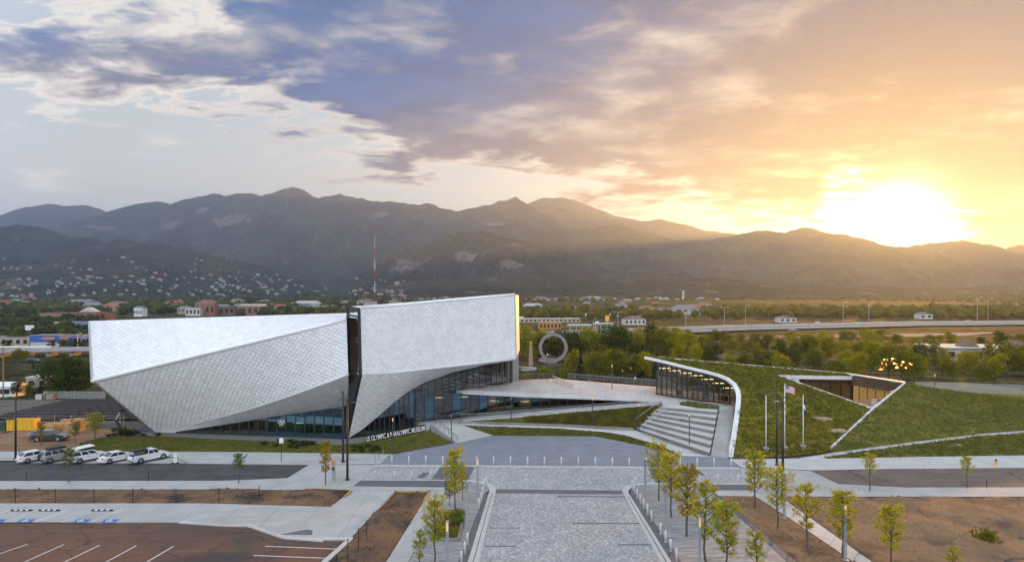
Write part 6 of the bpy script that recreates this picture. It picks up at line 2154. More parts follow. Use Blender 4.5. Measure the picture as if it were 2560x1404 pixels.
def vehicle(name, label, loc, rz, kind, L, W, H, paint, group, cat='car', wheel=0.34, detail=True):
    r = empty(name, loc, rz)
    tag(r, label, cat, group)
    zB = 0.60 * H + (0.05 if kind != 'sedan' else 0.03)
    h2 = W / 2
    fl = 0.26 if kind == 'sedan' else 0.36
    prof = [(-L / 2 + .05, fl), (-L / 2, fl + .2), (-L / 2 + .02, zB * .80), (-L / 2 + .10, zB), (L * .24, zB), (L / 2 - .45, zB * .93), (L / 2 - .1, zB * .80), (L / 2, zB * .55), (L / 2 - .04, fl + .05), (L / 2 - .2, fl)]
    b = MB()
    slab_loft(b, prof, [(-h2, .95, 0), (-h2 + .07, .99, 0), (-h2 + .2, 1.0, 0), (h2 - .2, 1.0, 0), (h2 - .07, .99, 0), (h2, .95, 0)])
    body = b.build('body', paint, r)
    if kind == 'sedan':
        gp = [(-L * .37, zB), (-L * .17, H), (L * .07, H), (L * .27, zB)]
    elif kind == 'pickup':
        gp = [(-L * .10, zB), (-L * .075, H), (L * .12, H), (L * .26, zB)]
    elif kind == 'coupe_suv':
        gp = [(-L * .485, zB), (-L * .33, H * .97), (L * .06, H), (L * .27, zB)]
    else:
        gp = [(-L * .49, zB), (-L * .44, H * .985), (L * .08, H), (L * .26, zB)]
    wt, wb = h2 * .74, h2 * .93

    def half(z):
        return lerp(wb, wt, (z - zB) / (H - zB))
    # cabin: pillars and roof in paint, then glass panels a little proud
    V = [(x, s * half(z), z - (.004 if z == zB else 0)) for x, z in gp for s in (-1, 1)]
    obj('cabin', V, [(0, 1, 3, 2), (2, 3, 5, 4), (4, 5, 7, 6), (0, 2, 4, 6), (1, 7, 5, 3)], paint, r)

    def inset(a, b_, t0, t1):
        return lerp(a[0], b_[0], t0), lerp(a[1], b_[1], t0), lerp(a[0], b_[0], t1), lerp(a[1], b_[1], t1)
    for nm, a, b_, sg in (('rear_window', gp[0], gp[1], -1), ('windscreen', gp[3], gp[2], 1)):
        x0, z0, x1, z1 = inset(a, b_, .12, .9)
        off = .015 * sg
        obj(nm, [(x0 + off, -half(z0) * .86, z0), (x0 + off, half(z0) * .86, z0), (x1 + off, half(z1) * .88, z1 + .01), (x1 + off, -half(z1) * .88, z1 + .01)], [(0, 1, 2, 3)], M_carglass, r)
    zt, zl = lerp(zB, H, .86), lerp(zB, H, .10)

    def xs(z):
        t = (z - zB) / (H - zB)
        return lerp(gp[0][0], gp[1][0], t), lerp(gp[3][0], gp[2][0], t)
    nwin = 2 if kind in ('sedan', 'pickup', 'coupe_suv') else 3
    for s in (-1, 1):
        a0, a1 = xs(zl)
        b0, b1 = xs(zt)
        for k in range(nwin):
            t0, t1 = .05 + .91 * k / nwin, .05 + .91 * (k + 1) / nwin - .04
            obj('side_window', [(lerp(a0, a1, t0), s * (half(zl) + .008), zl), (lerp(a0, a1, t1), s * (half(zl) + .008), zl), (lerp(b0, b1, t1), s * (half(zt) + .008), zt), (lerp(b0, b1, t0), s * (half(zt) + .008), zt)], [(0, 1, 2, 3)], M_carglass, r)
        if detail:
            MB().box((L * .18, s * (h2 + .06), zB + .08), (.18, .16, .14)).build('mirror', paint, r)
            k = MB()
            for t in (.15, -.08) if kind != 'pickup' else (.12,):
                k.box((L * t, s * (h2 + .004), zB * .86), (.2, .02, .035))
            k.build('door_handle', M_trim, r)
    if kind == 'pickup':
        MB().box((-L * .30, 0, zB + .004), (L * .36, W * .80, .02)).build('bed_floor', M_trim, r)
        rk = MB()
        for s in (-1, 1):
            rk.bar((-L * .47, s * h2 * .86, zB + .03), (-L * .11, s * h2 * .86, zB + .03), .12, .1)
        rk.build('bed_rail', paint, r)
    # lights, bumpers, plate
    for s in (-1, 1):
        tl_h = .34 if kind in ('suv', 'pickup') else .16
        tl_w = .16 if kind in ('suv', 'pickup') else .46
        MB().box((-L / 2 + .035, s * (h2 - .07 - tl_w / 2), zB * .84), (.08, tl_w, tl_h)).build('tail_light', M_tail, r)
        MB().box((L / 2 - .10, s * (h2 - .27), zB * .70), (.12, .36, .16)).build('head_light', M_head, r)
    MB().box((-L / 2 - .02, 0, fl + .16), (.14, W * .94, .20)).build('rear_bumper', M_steel if kind == 'pickup' else (M_trim if kind == 'suv' else paint), r)
    MB().box((L / 2 - .02, 0, fl + .14), (.12, W * .9, .2)).build('front_bumper', M_trim, r)
    MB().box((-L / 2 - .012, 0, zB * .66 if kind != 'pickup' else fl + .22), (.15 if kind == 'pickup' else .03, .34, .16)).build('number_plate', M_plate, r)
    # wheels
    for sx in (-1, 1):
        for s in (-1, 1):
            x = sx * L * .305
            t = MB().tube((x, s * (h2 - .20), wheel), (x, s * (h2 + .012), wheel), wheel, n=16)
            wh = t.build('wheel', M_rubber, r)
            MB().tube((x, s * (h2 + .005), wheel), (x, s * (h2 + .03), wheel), wheel * .62, wheel * .5, n=12).build('rim', M_steel, wh)
            ar = MB()
            for k in range(8):
                a0, a1 = math.pi * k / 8, math.pi * (k + 1) / 8
                ar.bar((x + (wheel + .05) * math.cos(a0), s * (h2 - .03), wheel + (wheel + .05) * math.sin(a0)), (x + (wheel + .05) * math.cos(a1), s * (h2 - .03), wheel + (wheel + .05) * math.sin(a1)), .08, .06)
            ar.build('wheel_arch', M_trim, r)
    return r


ROW = 'white cars parked in a row'
HD = R(90 - 33)
c1 = vehicle('parked_car', 'white crossover with black rear window, leftmost of the parked row', PZ(89, 1150.5, .01), HD, 'coupe_suv', 4.35, 1.82, 1.55, M_carwhite, ROW)
c2 = vehicle('parked_car', 'silver off-road wagon carrying a black roof case', PZ(146, 1150.5, .01), HD, 'suv', 4.6, 1.78, 1.78, M_carsilver, ROW, wheel=.38)
MB().box((-.35, 0, 1.98), (2.3, 1.35, .32), 0, .94).build('roof_case', M_trim, c2)
MB().bar((-.9, -.6, 1.82), (-.9, .6, 1.82), .06, .06).bar((.3, -.6, 1.82), (.3, .6, 1.82), .06, .06).build('roof_rack', M_trim, c2)
MB().tube((-2.42, .35, .9), (-2.25, .35, .9), .36, n=14).build('spare_wheel', M_rubber, c2)
c3 = vehicle('parked_car', 'large white wagon with a tilted flat rooftop tent', PZ(220, 1150.5, .01), HD, 'suv', 5.0, 1.95, 1.68, M_carwhite, ROW, wheel=.38)
MB().add([(-2.0, -.75, 1.98), (.6, -.75, 2.12), (.6, .75, 2.12), (-2.0, .75, 1.98), (-2.0, -.75, 2.10), (.6, -.75, 2.24), (.6, .75, 2.24), (-2.0, .75, 2.10)],
         [(3, 2, 1, 0), (4, 5, 6, 7), (0, 1, 5, 4), (1, 2, 6, 5), (2, 3, 7, 6), (3, 0, 4, 7)]).build('rooftop_tent', M_white, c3)
MB().box((-.2, 0, 1.84), (1.6, 1.0, .26)).build('roof_rack', M_trim, c3)
c4 = vehicle('parked_car', 'white sedan fourth in the parked row', PZ(293, 1151, .01), HD, 'sedan', 4.75, 1.85, 1.46, M_carwhite, ROW)
c5 = vehicle('parked_pickup', 'white pickup truck with black rack over its loaded bed', PZ(372, 1150.5, .01), HD, 'pickup', 5.4, 1.88, 1.78, M_carwhite, ROW, 'truck', .40)
rk = MB()
for x in (-2.3, -1.5, -.7):
    rk.bar((x, -.8, 1.25), (x, -.8, 1.72), .06, .06).bar((x, .8, 1.25), (x, .8, 1.72), .06, .06).bar((x, -.85, 1.74), (x, .85, 1.74), .07, .07)
rk.build('bed_rack', M_trim, c5)
MB().box((-1.5, 0, 1.86), (2.0, 1.5, .26), 0, .92).build('tonneau_case', M_trim, c5)
MB().box((-1.3, .3, 1.3), (1.2, .6, .3)).build('cargo_box', M_yellow, c5)
MB().box((-1.9, -.3, 1.28), (.8, .6, .24)).build('cargo_box', M_blue, c5)
vehicle('parked_car', 'dark station wagon parked in the dirt yard by the timber crates', PZ(126, 1101, -.02), R(8), 'suv', 5.2, 1.95, 1.85, M_cardark, None, wheel=.4)
far = [(2045, 808, 'white wagon driving on the freeway, leftmost beyond the median', M_carwhite, 'suv'), (2142, 808.5, 'white sedan on the freeway ahead of the white wagon', M_carwhite, 'sedan'), (2178, 806, 'dark van on the freeway among the white cars', M_cardark, 'suv'),
       (1982, 826, 'silver sedan on the near freeway lanes', M_carsilver, 'sedan'), (1632, 836, 'pale sedan on the freeway near the bushy trees', M_carsilver, 'sedan'), (2420, 802, 'silver car far right on the freeway', M_carsilver, 'sedan'), (1872, 813, 'dark car on the freeway above the pavilion', M_cardark, 'sedan')]
for x, y, lb, pt, kd in far:
    vehicle('freeway_car', lb, PZ(x, y, .55), R(6), kd, 4.9, 1.9, 1.7 if kd == 'suv' else 1.5, pt, 'cars on the freeway', detail=False)
vehicle('parked_car', 'dark car on the park road left of the big dark trees', PZ(80, 904, -.3), R(4), 'sedan', 5.0, 1.9, 1.5, M_cardark, None, detail=False)
vehicle('parked_car', 'white van parked by the pale commercial building', PZ(2459, 889, -.3), R(10), 'suv', 5.3, 2.0, 2.0, M_carwhite, None, detail=False)


# a person standing by the dark wagon
def person(px, py, z, label, rz=0.0, shirt=(0.35, 0.38, 0.45), legs=(0.08, 0.1, 0.16)):
    J = {'pelvis': (0, 0, .95), 'chest': (0, .01, 1.30), 'neck': (0, .01, 1.48), 'head': (0, -.02, 1.60), 'crown': (0, -.01, 1.74),
         'shl': (-.19, .01, 1.42), 'ell': (-.27, .03, 1.15), 'wrl': (-.25, -.06, .92), 'hal': (-.25, -.09, .82), 'shr': (.19, .01, 1.42), 'elr': (.28, .02, 1.15), 'wrr': (.27, -.08, .93), 'har': (.27, -.12, .84),
         'hil': (-.09, 0, .92), 'knl': (-.11, -.03, .50), 'anl': (-.12, .03, .09), 'tol': (-.13, -.14, .04), 'hir': (.09, 0, .92), 'knr': (.12, -.02, .50), 'anr': (.14, .05, .09), 'tor': (.16, -.12, .04)}
    rad = {'pelvis': .15, 'chest': .16, 'neck': .062, 'head': .098, 'crown': .085, 'shl': .075, 'shr': .075, 'ell': .052, 'elr': .052, 'wrl': .036, 'wrr': .036, 'hal': .042, 'har': .042, 'hil': .10, 'hir': .10, 'knl': .068, 'knr': .068, 'anl': .045, 'anr': .045, 'tol': .04, 'tor': .04}
    ed = [('pelvis', 'chest'), ('chest', 'neck'), ('neck', 'head'), ('head', 'crown'), ('chest', 'shl'), ('shl', 'ell'), ('ell', 'wrl'), ('wrl', 'hal'), ('chest', 'shr'), ('shr', 'elr'), ('elr', 'wrr'), ('wrr', 'har'),
          ('pelvis', 'hil'), ('hil', 'knl'), ('knl', 'anl'), ('anl', 'tol'), ('pelvis', 'hir'), ('hir', 'knr'), ('knr', 'anr'), ('anr', 'tor')]
    ks = list(J)
    me = bpy.data.meshes.new('person')
    me.from_pydata([J[k] for k in ks], [(ks.index(a), ks.index(b)) for a, b in ed], [])
    o = link(bpy.data.objects.new('person', me))
    md = o.modifiers.new('skin', 'SKIN')
    for i, k in enumerate(ks):
        me.skin_vertices[0].data[i].radius = (rad[k], rad[k] * (.72 if k in ('chest', 'pelvis') else 1))
    me.skin_vertices[0].data[0].use_root = True
    o.modifiers.new('smooth', 'SUBSURF').levels = 1
    o.modifiers['smooth'].render_levels = 1
    bpy.context.view_layer.update()
    dg = bpy.context.evaluated_depsgraph_get()
    m2 = bpy.data.meshes.new_from_object(o.evaluated_get(dg))
    o.modifiers.clear()
    o.data = m2
    m2.name = 'person'
    m2.materials.clear()
    for c in (shirt, legs, (0.42, 0.26, 0.18), (0.05, 0.035, 0.025)):
        m2.materials.append(mat('cloth', c, .85))
    for p in m2.polygons:
        z_ = p.center.z
        xx = abs(p.center.x)
        p.material_index = 1 if z_ < .96 and xx < .24 else (2 if (z_ > 1.5 or (xx > .22 and z_ < 1.16)) else 0)
        if z_ > 1.66 or (z_ > 1.55 and p.center.y > .03):
            p.material_index = 3
        p.use_smooth = True
    o.location = PZ(px, py, z)
    o.rotation_euler = (0, 0, rz)
    return tag(o, label, 'person')


person(74, 1104, -.02, 'person in grey shirt and dark trousers standing behind the dark wagon', R(40))
person(1211, 958, 0, 'person in pale shirt on the terrace by the upper glass', R(150), (0.7, 0.7, 0.72)).location = P(1211, 960.5, 128.7)
person(1547, 962, 0, 'person in white shirt behind the terrace railing', R(10), (0.75, 0.75, 0.75)).location = P(1588, 957, 165)
# ================================================================ BACKGROUND: yard, railway, stores, freeway, town
M_brick = mat('brick_wall', (0.27, 0.13, 0.09), 0.9, var=0.2, vscale=0.3)
M_tan = mat('tan_stucco', (0.42, 0.36, 0.27), 0.9, var=0.12, vscale=0.2)
M_cream2 = mat('cream_stucco', (0.55, 0.52, 0.46), 0.9, var=0.1, vscale=0.2)
M_storeblue = mat('store_blue', (0.02, 0.10, 0.40), 0.6)
M_greyroof = mat('grey_roof', (0.20, 0.20, 0.21), 0.9, var=0.15, vscale=0.2)
M_redroof = mat('red_roof', (0.33, 0.10, 0.06), 0.9, var=0.15, vscale=0.2)
M_brownroof = mat('brown_roof', (0.18, 0.12, 0.09), 0.9, var=0.15, vscale=0.2)
M_blueroof = mat('blue_roof', (0.16, 0.24, 0.36), 0.8, var=0.1, vscale=0.2)
M_purple = mat('purple_metal_roof', (0.09, 0.055, 0.085), 0.6, 0.0)
M_window = mat('dark_window', (0.03, 0.035, 0.04), 0.1, spec=0.7)
M_ballast = ground_mat('track_ballast', [(0.16, 0.14, 0.125), (0.21, 0.185, 0.165), (0.12, 0.105, 0.095)], (0.1, 0.4), 1.0, 1.0, 6.0, 0.1)
M_rail = mat('rail_steel', (0.05, 0.04, 0.037), 0.6, 0.3)
M_sleeper = mat('timber_sleeper', (0.05, 0.042, 0.036), 0.95)
M_galv = mat('galvanised_wire', (0.42, 0.43, 0.44), 0.5, 0.6)
M_ply = mat('plywood', (0.48, 0.28, 0.11), 0.8, var=0.15, vscale=1.5)
M_greenbin = mat('green_bin_paint', (0.03, 0.08, 0.06), 0.5)
M_fwy = ground_mat('freeway_concrete', [(0.34, 0.32, 0.29), (0.40, 0.375, 0.335), (0.28, 0.26, 0.24)], (0.03, 0.08), 0.9, 0.1, 4.0, 0.2)
M_wallbrown = mat('brown_wall', (0.30, 0.20, 0.15), 0.95, var=0.15, vscale=0.08)
M_sculpt = mat('weathered_concrete', (0.25, 0.225, 0.22), 0.8, var=0.12, vscale=0.5)


def gz(x, y):
    return ground_z(x, y)


# --- dirt yard and railway at the left
yard = membrane('dirt_yard', V3([(-460, 1052, -.05), (300, 1052, -.05), (345, 1078, -.02), (250, 1094, .02), (200, 1107, .05), (200, 1126, .08), (-460, 1126, .08)]), M_dirt_r, 1.6, 0.10, 0.2)
tag(yard, 'bare orange dirt yard behind the parked cars', 'yard', kind='structure')
bal = obj('ballast_bed', [PZ(-900, 1046, -.05), PZ(420, 1046, -.05), PZ(520, 999, -.05), PZ(-900, 999, -.05)], [(0, 1, 2, 3)], M_ballast)
tag(bal, 'dark gravel bed under the railway tracks', 'track bed', kind='structure')
ywid = PZ(0, 1046, 0).y, PZ(0, 999, 0).y
for i in range(7):
    y = lerp(ywid[0] + 1.5, ywid[1] - 2, i / 6)
    tr = empty('railway_track', (-60, y, -.05))
    tag(tr, 'railway track beyond the dirt yard, %s from the near side' % nth(i), 'railway track', 'parallel railway tracks')
    for s in (-.72, .72):
        MB().box((0, s, .25), (86, .14, .20)).build('rail', M_rail, tr)
    ms = MB().box((0, 0, .08), (.26, 2.5, .16))
    me = bpy.data.meshes.new('sleeper')
    me.from_pydata([tuple(v) for v in ms.v], [], ms.f)
    me.materials.append(M_sleeper)
    for k in range(28):
        s_ = link(bpy.data.objects.new('sleeper', me), tr)
        s_.location = (-30 + k * 2.4, 0, 0)


def mesh_fence(label, a, b, h, step, group='chain link fences', wires=4, veil=None, pr=.04):
    a, b = Vector(a), Vector(b)
    r = empty('mesh_fence', a)
    tag(r, label, 'fence', group)
    n = max(1, int((b - a).length / step))
    for i in range(n + 1):
        p = (b - a) * (i / n)
        MB().tube(p, p + Vector((0, 0, h)), pr, n=6).build('post', M_galv, r)
    q = MB()
    for k in range(wires):
        z = Vector((0, 0, h * (k + .6) / wires))
        q.tube(z, b - a + z, .014, n=4)
    q.build('wire', M_galv, r)
    if veil:
        obj('mesh_panel', [(0, .02, .05), tuple(b - a + Vector((0, .02, .05))), tuple(b - a + Vector((0, .02, h - .05))), (0, .02, h - .05)], [(0, 1, 2, 3)], veil, r)


def veil_mat(name, col, dens):
    m_ = bpy.data.materials.new(name)
    m_.use_nodes = True
    t = m_.node_tree
    t.nodes.clear()
    k = NT(t)
    mx = k.n('ShaderNodeMixShader', {0: dens, 1: k.n('ShaderNodeBsdfTransparent').outputs[0], 2: k.n('ShaderNodeBsdfDiffuse', {'Color': (*col, 1)}).outputs[0]})
    t.links.new(mx.outputs[0], k.n('ShaderNodeOutputMaterial').inputs['Surface'])
    return m_


M_veil = veil_mat('wire_mesh', (0.45, 0.46, 0.47), 0.42)
mesh_fence('wire fence with pale posts in front of the railway', PZ(95, 1059, -.05), PZ(300, 1057, -.05), 1.6, 2.6, wires=3)
mesh_fence('grey mesh fence beyond the railway below the big dark trees', PZ(109, 997, -.2), PZ(262, 997, -.2), 1.9, 3.5, veil=M_veil)
mesh_fence('pale mesh fence behind the grassy hill at the right edge', P(2290, 978, 150), P(2760, 992, 150), 2.3, 4.0, veil=M_veil)

# yard clutter
def container(name, label, cat, px0, px1, by, dep, h, m_, rz=0.0, ribs=6, z=-.05):
    a, b = PZ(px0, by, z), PZ(px1, by, z)
    L = (b - a).length
    r = empty(name, (a + b) / 2 + Vector((0, dep / 2, 0)), rz)
    tag(r, label, cat)
    w_ = MB()
    t = .08
    w_.box((0, -dep / 2, h / 2), (L, t, h)).box((0, dep / 2, h / 2), (L, t, h)).box((-L / 2, 0, h / 2 - .15), (t, dep - t, h - .3)).box((L / 2, 0, h / 2), (t, dep - t, h)).box((0, 0, .12), (L - t, dep - t, .1))
    w_.build('shell', m_, r)
    for k in range(ribs):
        MB().box((-L / 2 + L * (k + .5) / ribs, -dep / 2 - .07, h / 2), (.12, .08, h * .92)).build('rib', m_, r)
    MB().box((0, -dep / 2 - .05, h + .03), (L + .1, .16, .1)).build('rim', m_, r)
    return r


container('dumpster', 'long yellow open dumpster in the dirt yard', 'dumpster', 17, 79, 1076, 2.2, 1.9, M_yellow, R(6))
container('dumpster', 'dark green dumpster at the left edge', 'dumpster', -16, 14, 1077, 2.0, 1.6, M_greenbin)
for i, (px, by, s, lb) in enumerate([(140, 1071, (3.6, 1.6, .9), 'wide low plywood crate behind the dark wagon'), (163, 1067, (1.2, 1.3, 1.3), 'upright plywood crate beside the wide one'), (178, 1079, (2.2, 1.6, 1.5), 'plywood crate nearest the thin dark tree'),
                                     (197, 1078, (1.5, 1.4, 2.2), 'tall plywood crate right of the thin dark tree'), (126, 1077, (1.1, 1.0, .9), 'small plywood crate at the dark wagon'), (216, 1064, (1.8, .9, .6), 'low plywood pile behind the bushy yellow tree')]):
    r = empty('timber_crate', PZ(px, by, -.03), R(random.uniform(-15, 15)))
    tag(r, lb, 'crate', 'plywood crates in the yard')
    MB().box((0, 0, s[2] / 2 + .1), s).build('panel_box', M_ply, r)
    for k in range(3):
        MB().box((-s[0] * .42 + k * s[0] * .42, -s[1] / 2 - .03, s[2] / 2 + .1), (.1, .05, s[2])).build('batten', M_wood, r)
    MB().box((0, 0, .05), (s[0] * .96, s[1] * .9, .1)).build('skid', M_wood, r)
bl = empty('boom_lift', PZ(296, 1077, -.02))
tag(bl, 'black articulated boom lift beside the museum corner', 'boom lift')
MB().box((0.2, 0, .55), (1.6, 1.3, .5)).build('chassis', M_trim, bl)
for sx in (-.5, .8):
    MB().tube((sx, -.75, .36), (sx, -.5, .36), .36, n=12).build('wheel', M_rubber, bl)
MB().bar((.3, 0, .8), (-.5, 0, 2.0), .3, .35).build('lower_arm', M_trim, bl)
MB().bar((-.5, 0, 2.0), (.5, 0, 3.7), .22, .28).build('upper_arm', M_column, bl)
MB().box((.55, 0, 3.7), (.5, .7, .6)).build('basket', M_trim, bl)
for px, by, ty, r_, lb in ((309, 1080, 1034, .09, 'slim wooden pole by the museum corner'), (8, 991, 868, .17, 'tall wooden utility pole at the left edge')):
    p = PZ(px, by, -.05)
    h = (by - ty) / FPX * p.y
    u = empty('utility_pole', p)
    tag(u, lb, 'pole')
    MB().tube((0, 0, -.2), (0, 0, h), r_, r_ * .7, 8).build('pole', M_wood, u)
    MB().box((0, 0, h - .5), (1.6 if ty < 1000 else .3, .12, .12)).build('crossarm', M_wood, u)
for i, (px, s) in enumerate(((103, 1.9), (127, 2.0), (114, .9))):
    r = MB().box((0, 0, .5), (s, 1.2, 1.0)).box((0, 0, 1.04), (s + .1, 1.3, .08)).box((-s * .3, 0, 0.02), (.2, 1.2, .08)).build('stone_pallet', M_stone if i else M_cream2)
    r.location = PZ(px, 997, -.1)
    tag(r, 'stacked pallet before the grey mesh fence, %s from the left' % ('first', 'third', 'second')[i], 'pallet', 'pallets beyond the railway')


# --- buildings
def building(name, label, c, size, rz, wall, roof, kind='flat', nwin=0, floors=1, cat='building', group=None, extra=None, over=.3, roofh=None):
    """walls, roof and separate windows; c = ground centre of the front face's middle, size = (length, depth, height)"""
    L, D, H = size
    r = empty(name, c, rz)
    tag(r, label, cat, group)
    MB().box((0, D / 2, H / 2 - .3), (L, D, H + .6)).build('wall', wall, r)
    rh = roofh or min(L, D) * .22
    if kind == 'flat':
        MB().box((0, D / 2, H + .15), (L + over, D + over, .3)).build('roof', roof, r)
    elif kind == 'gable':
        y0, y1 = -over, D + over
        x0, x1 = -L / 2 - over, L / 2 + over
        MB().add([(x0, y0, H - .05), (x1, y0, H - .05), (x1, y1, H - .05), (x0, y1, H - .05), (x0, D / 2, H + rh), (x1, D / 2, H + rh)], [(0, 1, 5, 4), (2, 3, 4, 5), (1, 2, 5), (3, 0, 4), (3, 2, 1, 0)]).build('roof', roof, r)
    elif kind == 'front_gable':
        x0, x1 = -L / 2 - over, L / 2 + over
        MB().add([(x0, -over, H - .05), (x1, -over, H - .05), (x1, D, H - .05), (x0, D, H - .05), (0, -over, H + rh), (0, D, H + rh)], [(0, 4, 5, 3), (4, 1, 2, 5), (0, 1, 4), (2, 3, 5), (3, 2, 1, 0)]).build('roof', roof, r)
    else:
        MB().add([(-L / 2 - over, -over, H - .05), (L / 2 + over, -over, H - .05), (L / 2 + over, D + over, H - .05), (-L / 2 - over, D + over, H - .05), (-L * .2, D / 2, H + rh), (L * .2, D / 2, H + rh)],
                 [(0, 1, 5, 4), (2, 3, 4, 5), (1, 2, 5), (3, 0, 4), (3, 2, 1, 0)]).build('roof', roof, r)
    for f in range(floors):
        zc = H * (f + .52) / floors
        for k in range(nwin):
            x = -L / 2 + L * (k + .5) / nwin
            o = MB().box((x, -.02, zc), (L / nwin * .5, .12, H / floors * .45)).build('window', M_window, r)
    return r


def at(px, py, z=None, d=None):
    """a spot on the rising ground seen at that pixel"""
    if d:
        p = P(px, py, d)
        return Vector((p.x, p.y, gz(p.x, p.y)))
    p = PZ(px, py, -.35)
    return p


# left valley
bt = building('store', 'blue fronted store with a red and yellow sign', at(112, 868), (13.5, 10, 5.6), R(4), M_storeblue, M_greyroof, cat='store')
MB().box((0, -.12, 1.3), (13.2, .1, 2.4)).build('shop_front', M_cream2, bt)
MB().box((1.8, -.2, 4.3), (5.4, .16, 1.1)).build('sign_panel', M_yellow, bt)
MB().box((1.8, -.3, 4.3), (5.0, .05, .4)).build('sign_band', M_red, bt)
MB().lathe([(.7, -.06), (.7, .06)], (-1.6, -.3, 4.3), 14).build('sign_disc', M_white, bt).rotation_euler = (0, 0, 0)
building('store', 'long grey blue store wing right of the blue front', at(183, 862), (16, 9, 4.6), R(3), mat('lilac_stucco', (.30, .28, .40), .9), M_greyroof, nwin=8, cat='store')
building('store', 'wide tan store at the far left edge', at(18, 865), (20, 10, 4.2), R(4), M_tan, M_greyroof, nwin=6, cat='store')
building('store', 'low red and white shed row at the left edge', at(40, 880), (26, 5, 2.0), R(3), M_redroof, M_white, nwin=0, cat='shed')
building('house', 'small tan house behind the bush trees', at(92, 970), (5.4, 5, 2.7), R(5), M_tan, M_cream2, nwin=2, cat='house')
building('shed', 'white shed at the left edge by the utility pole', at(12, 992), (4.4, 4, 2.6), R(2), M_white, M_white, 'gable', nwin=1, cat='shed')
building('warehouse', 'long grey blue warehouse below the brick mall', at(178, 823), (24, 14, 5.0), R(4), M_blueroof, M_blueroof, nwin=6, cat='warehouse')
building('shop', 'small orange and white shop left of the warehouse', at(150, 824), (8, 8, 5.4), R(4), mat('orange_wall', (.5, .16, .07), .8), M_white, nwin=2, cat='shop')
ml = building('mall', 'long red brick mall across the left valley', at(180, 801), (64, 20, 7.5), R(2), M_brick, M_brownroof, nwin=18, cat='mall')
building('mall', 'brick mall block at the left end with flat roof', at(120, 803), (26, 16, 6.0), R(2), M_brick, M_greyroof, nwin=8, cat='mall')
building('mall_entrance', 'gabled pale entrance pavilion of the brick mall', at(218, 802), (15, 10, 9.0), R(2), M_brick, M_cream2, 'front_gable', nwin=3, cat='pavilion', roofh=4.5)
for i, (px, d, L, H, wl, rf) in enumerate([(345, 800, 10, 4, M_white, M_greyroof), (482, 820, 18, 4, M_cream2, M_blueroof), (512, 830, 24, 9, M_brick, M_brownroof), (560, 850, 26, 5, M_brownroof, M_brownroof), (632, 840, 30, 6, M_brick, M_tan), (758, 900, 12, 7, M_blueroof, M_blueroof),
                                            (785, 890, 14, 6, M_tan, M_greyroof), (820, 900, 16, 6, M_tan, M_brownroof), (700, 880, 14, 5, M_cream2, M_redroof)]):
    building('roadside_building', 'low roadside building glimpsed above the museum roof, %s from the left' % nth(i), at(px, 0, d=d), (L, 12, H + 6), R(2), wl, rf, 'flat' if i % 2 else 'gable', nwin=4, cat='building', group='buildings above the museum roof line')
# overpass road with rails and lamps
ov = MB()
o0, o1 = PZ(-200, 884, 1.2), PZ(330, 872, 2.0)
ov.bar(o0, o1, 9.0, .5)
od = empty('overpass')
tag(od, 'pale overpass road crossing the left valley', 'overpass')
ov.build('deck', M_fwy, od)
for s in (-4.4, 4.4):
    MB().bar(o0 + Vector((0, s, .7)), o1 + Vector((0, s, .7)), .25, .9).build('parapet', M_conc, od)
for k in range(9):
    p = o0.lerp(o1, (k + .5) / 9)
    MB().box((p.x, p.y, p.z / 2 - .4), (1.0, 6, p.z)).build('pier', M_conc, od)


def street_lamp(px, by, ty, label, z=-.3, group='far street lamps', m_=None, two=False):
    p = PZ(px, by, z)
    h = (by - ty) / FPX * p.y
    r = empty('street_lamp', p)
    tag(r, label, 'street lamp', group)
    w_ = max(.09, p.y * .00035)
    MB().tube((0, 0, 0), (0, 0, h), w_ * 1.3, w_, 6).build('pole', m_ or M_steel, r)
    for s in ((-1, 1) if two else (1,)):
        a = MB().bar((0, 0, h), (s * h * .16, 0, h + .05 * h), w_, w_).build('arm', m_ or M_steel, r)
        MB().box((s * h * .19, 0, h + .05 * h), (h * .09, w_ * 3, w_ * 1.6)).build('lamp_head', M_lamp, a)


for i, (px, by, ty) in enumerate([(29, 880, 856), (138, 885, 862), (194, 872, 834), (209, 871, 838)]):
    street_lamp(px, by, ty, 'curved street lamp along the overpass, %s from the left' % nth(i))
building('billboard', 'small white billboard on a post behind the blue store', at(73, 842), (5, .5, 2.2), 0, M_white, M_white, cat='billboard').location.z += 4.5

# --- monuments behind the terrace
rg = empty('ring_sculpture', PZ(1383, 907, -.3))
tag(rg, 'large concrete ring sculpture standing on edge behind the terrace', 'sculpture')
rd = rg.location.y
R0 = 36 / FPX * rd
zc = (907 - 868) / FPX * rd
V, Fc = [], []
n = 48
for i in range(n):
    a = 2 * math.pi * i / n
    for rr, yy in ((R0, -.75), (R0, .75), (R0 * .79, .75), (R0 * .79, -.75)):
        V.append((rr * math.cos(a), yy, zc + rr * math.sin(a)))
for i in range(n):
    j = (i + 1) % n
    Fc += [(i * 4 + k, j * 4 + k, j * 4 + (k + 1) % 4, i * 4 + (k + 1) % 4) for k in range(4)]
obj('ring', V, Fc, M_sculpt, rg)
MB().add([(-R0 * 1.06, -.8, .9), (-R0 * .1, -.8, -.6), (R0 * .6, -.8, -.6), (-R0 * .75, -.8, 2.3), (-R0 * 1.06, .8, .9), (-R0 * .1, .8, -.6), (R0 * .6, .8, -.6), (-R0 * .75, .8, 2.3)],
         [(0, 1, 2, 3), (7, 6, 5, 4), (0, 3, 7, 4), (3, 2, 6, 7), (0, 4, 5, 1)]).build('cradle', M_sculpt, rg)
ob = empty('obelisk', PZ(1327, 914, -.3))
tag(ob, 'slender pale stone obelisk left of the ring sculpture', 'obelisk')
oh = 62 / FPX * ob.location.y
MB().box((0, 0, oh * .47), (1.25, 1.25, oh * .94), R(20), .55).build('shaft', M_stone, ob)
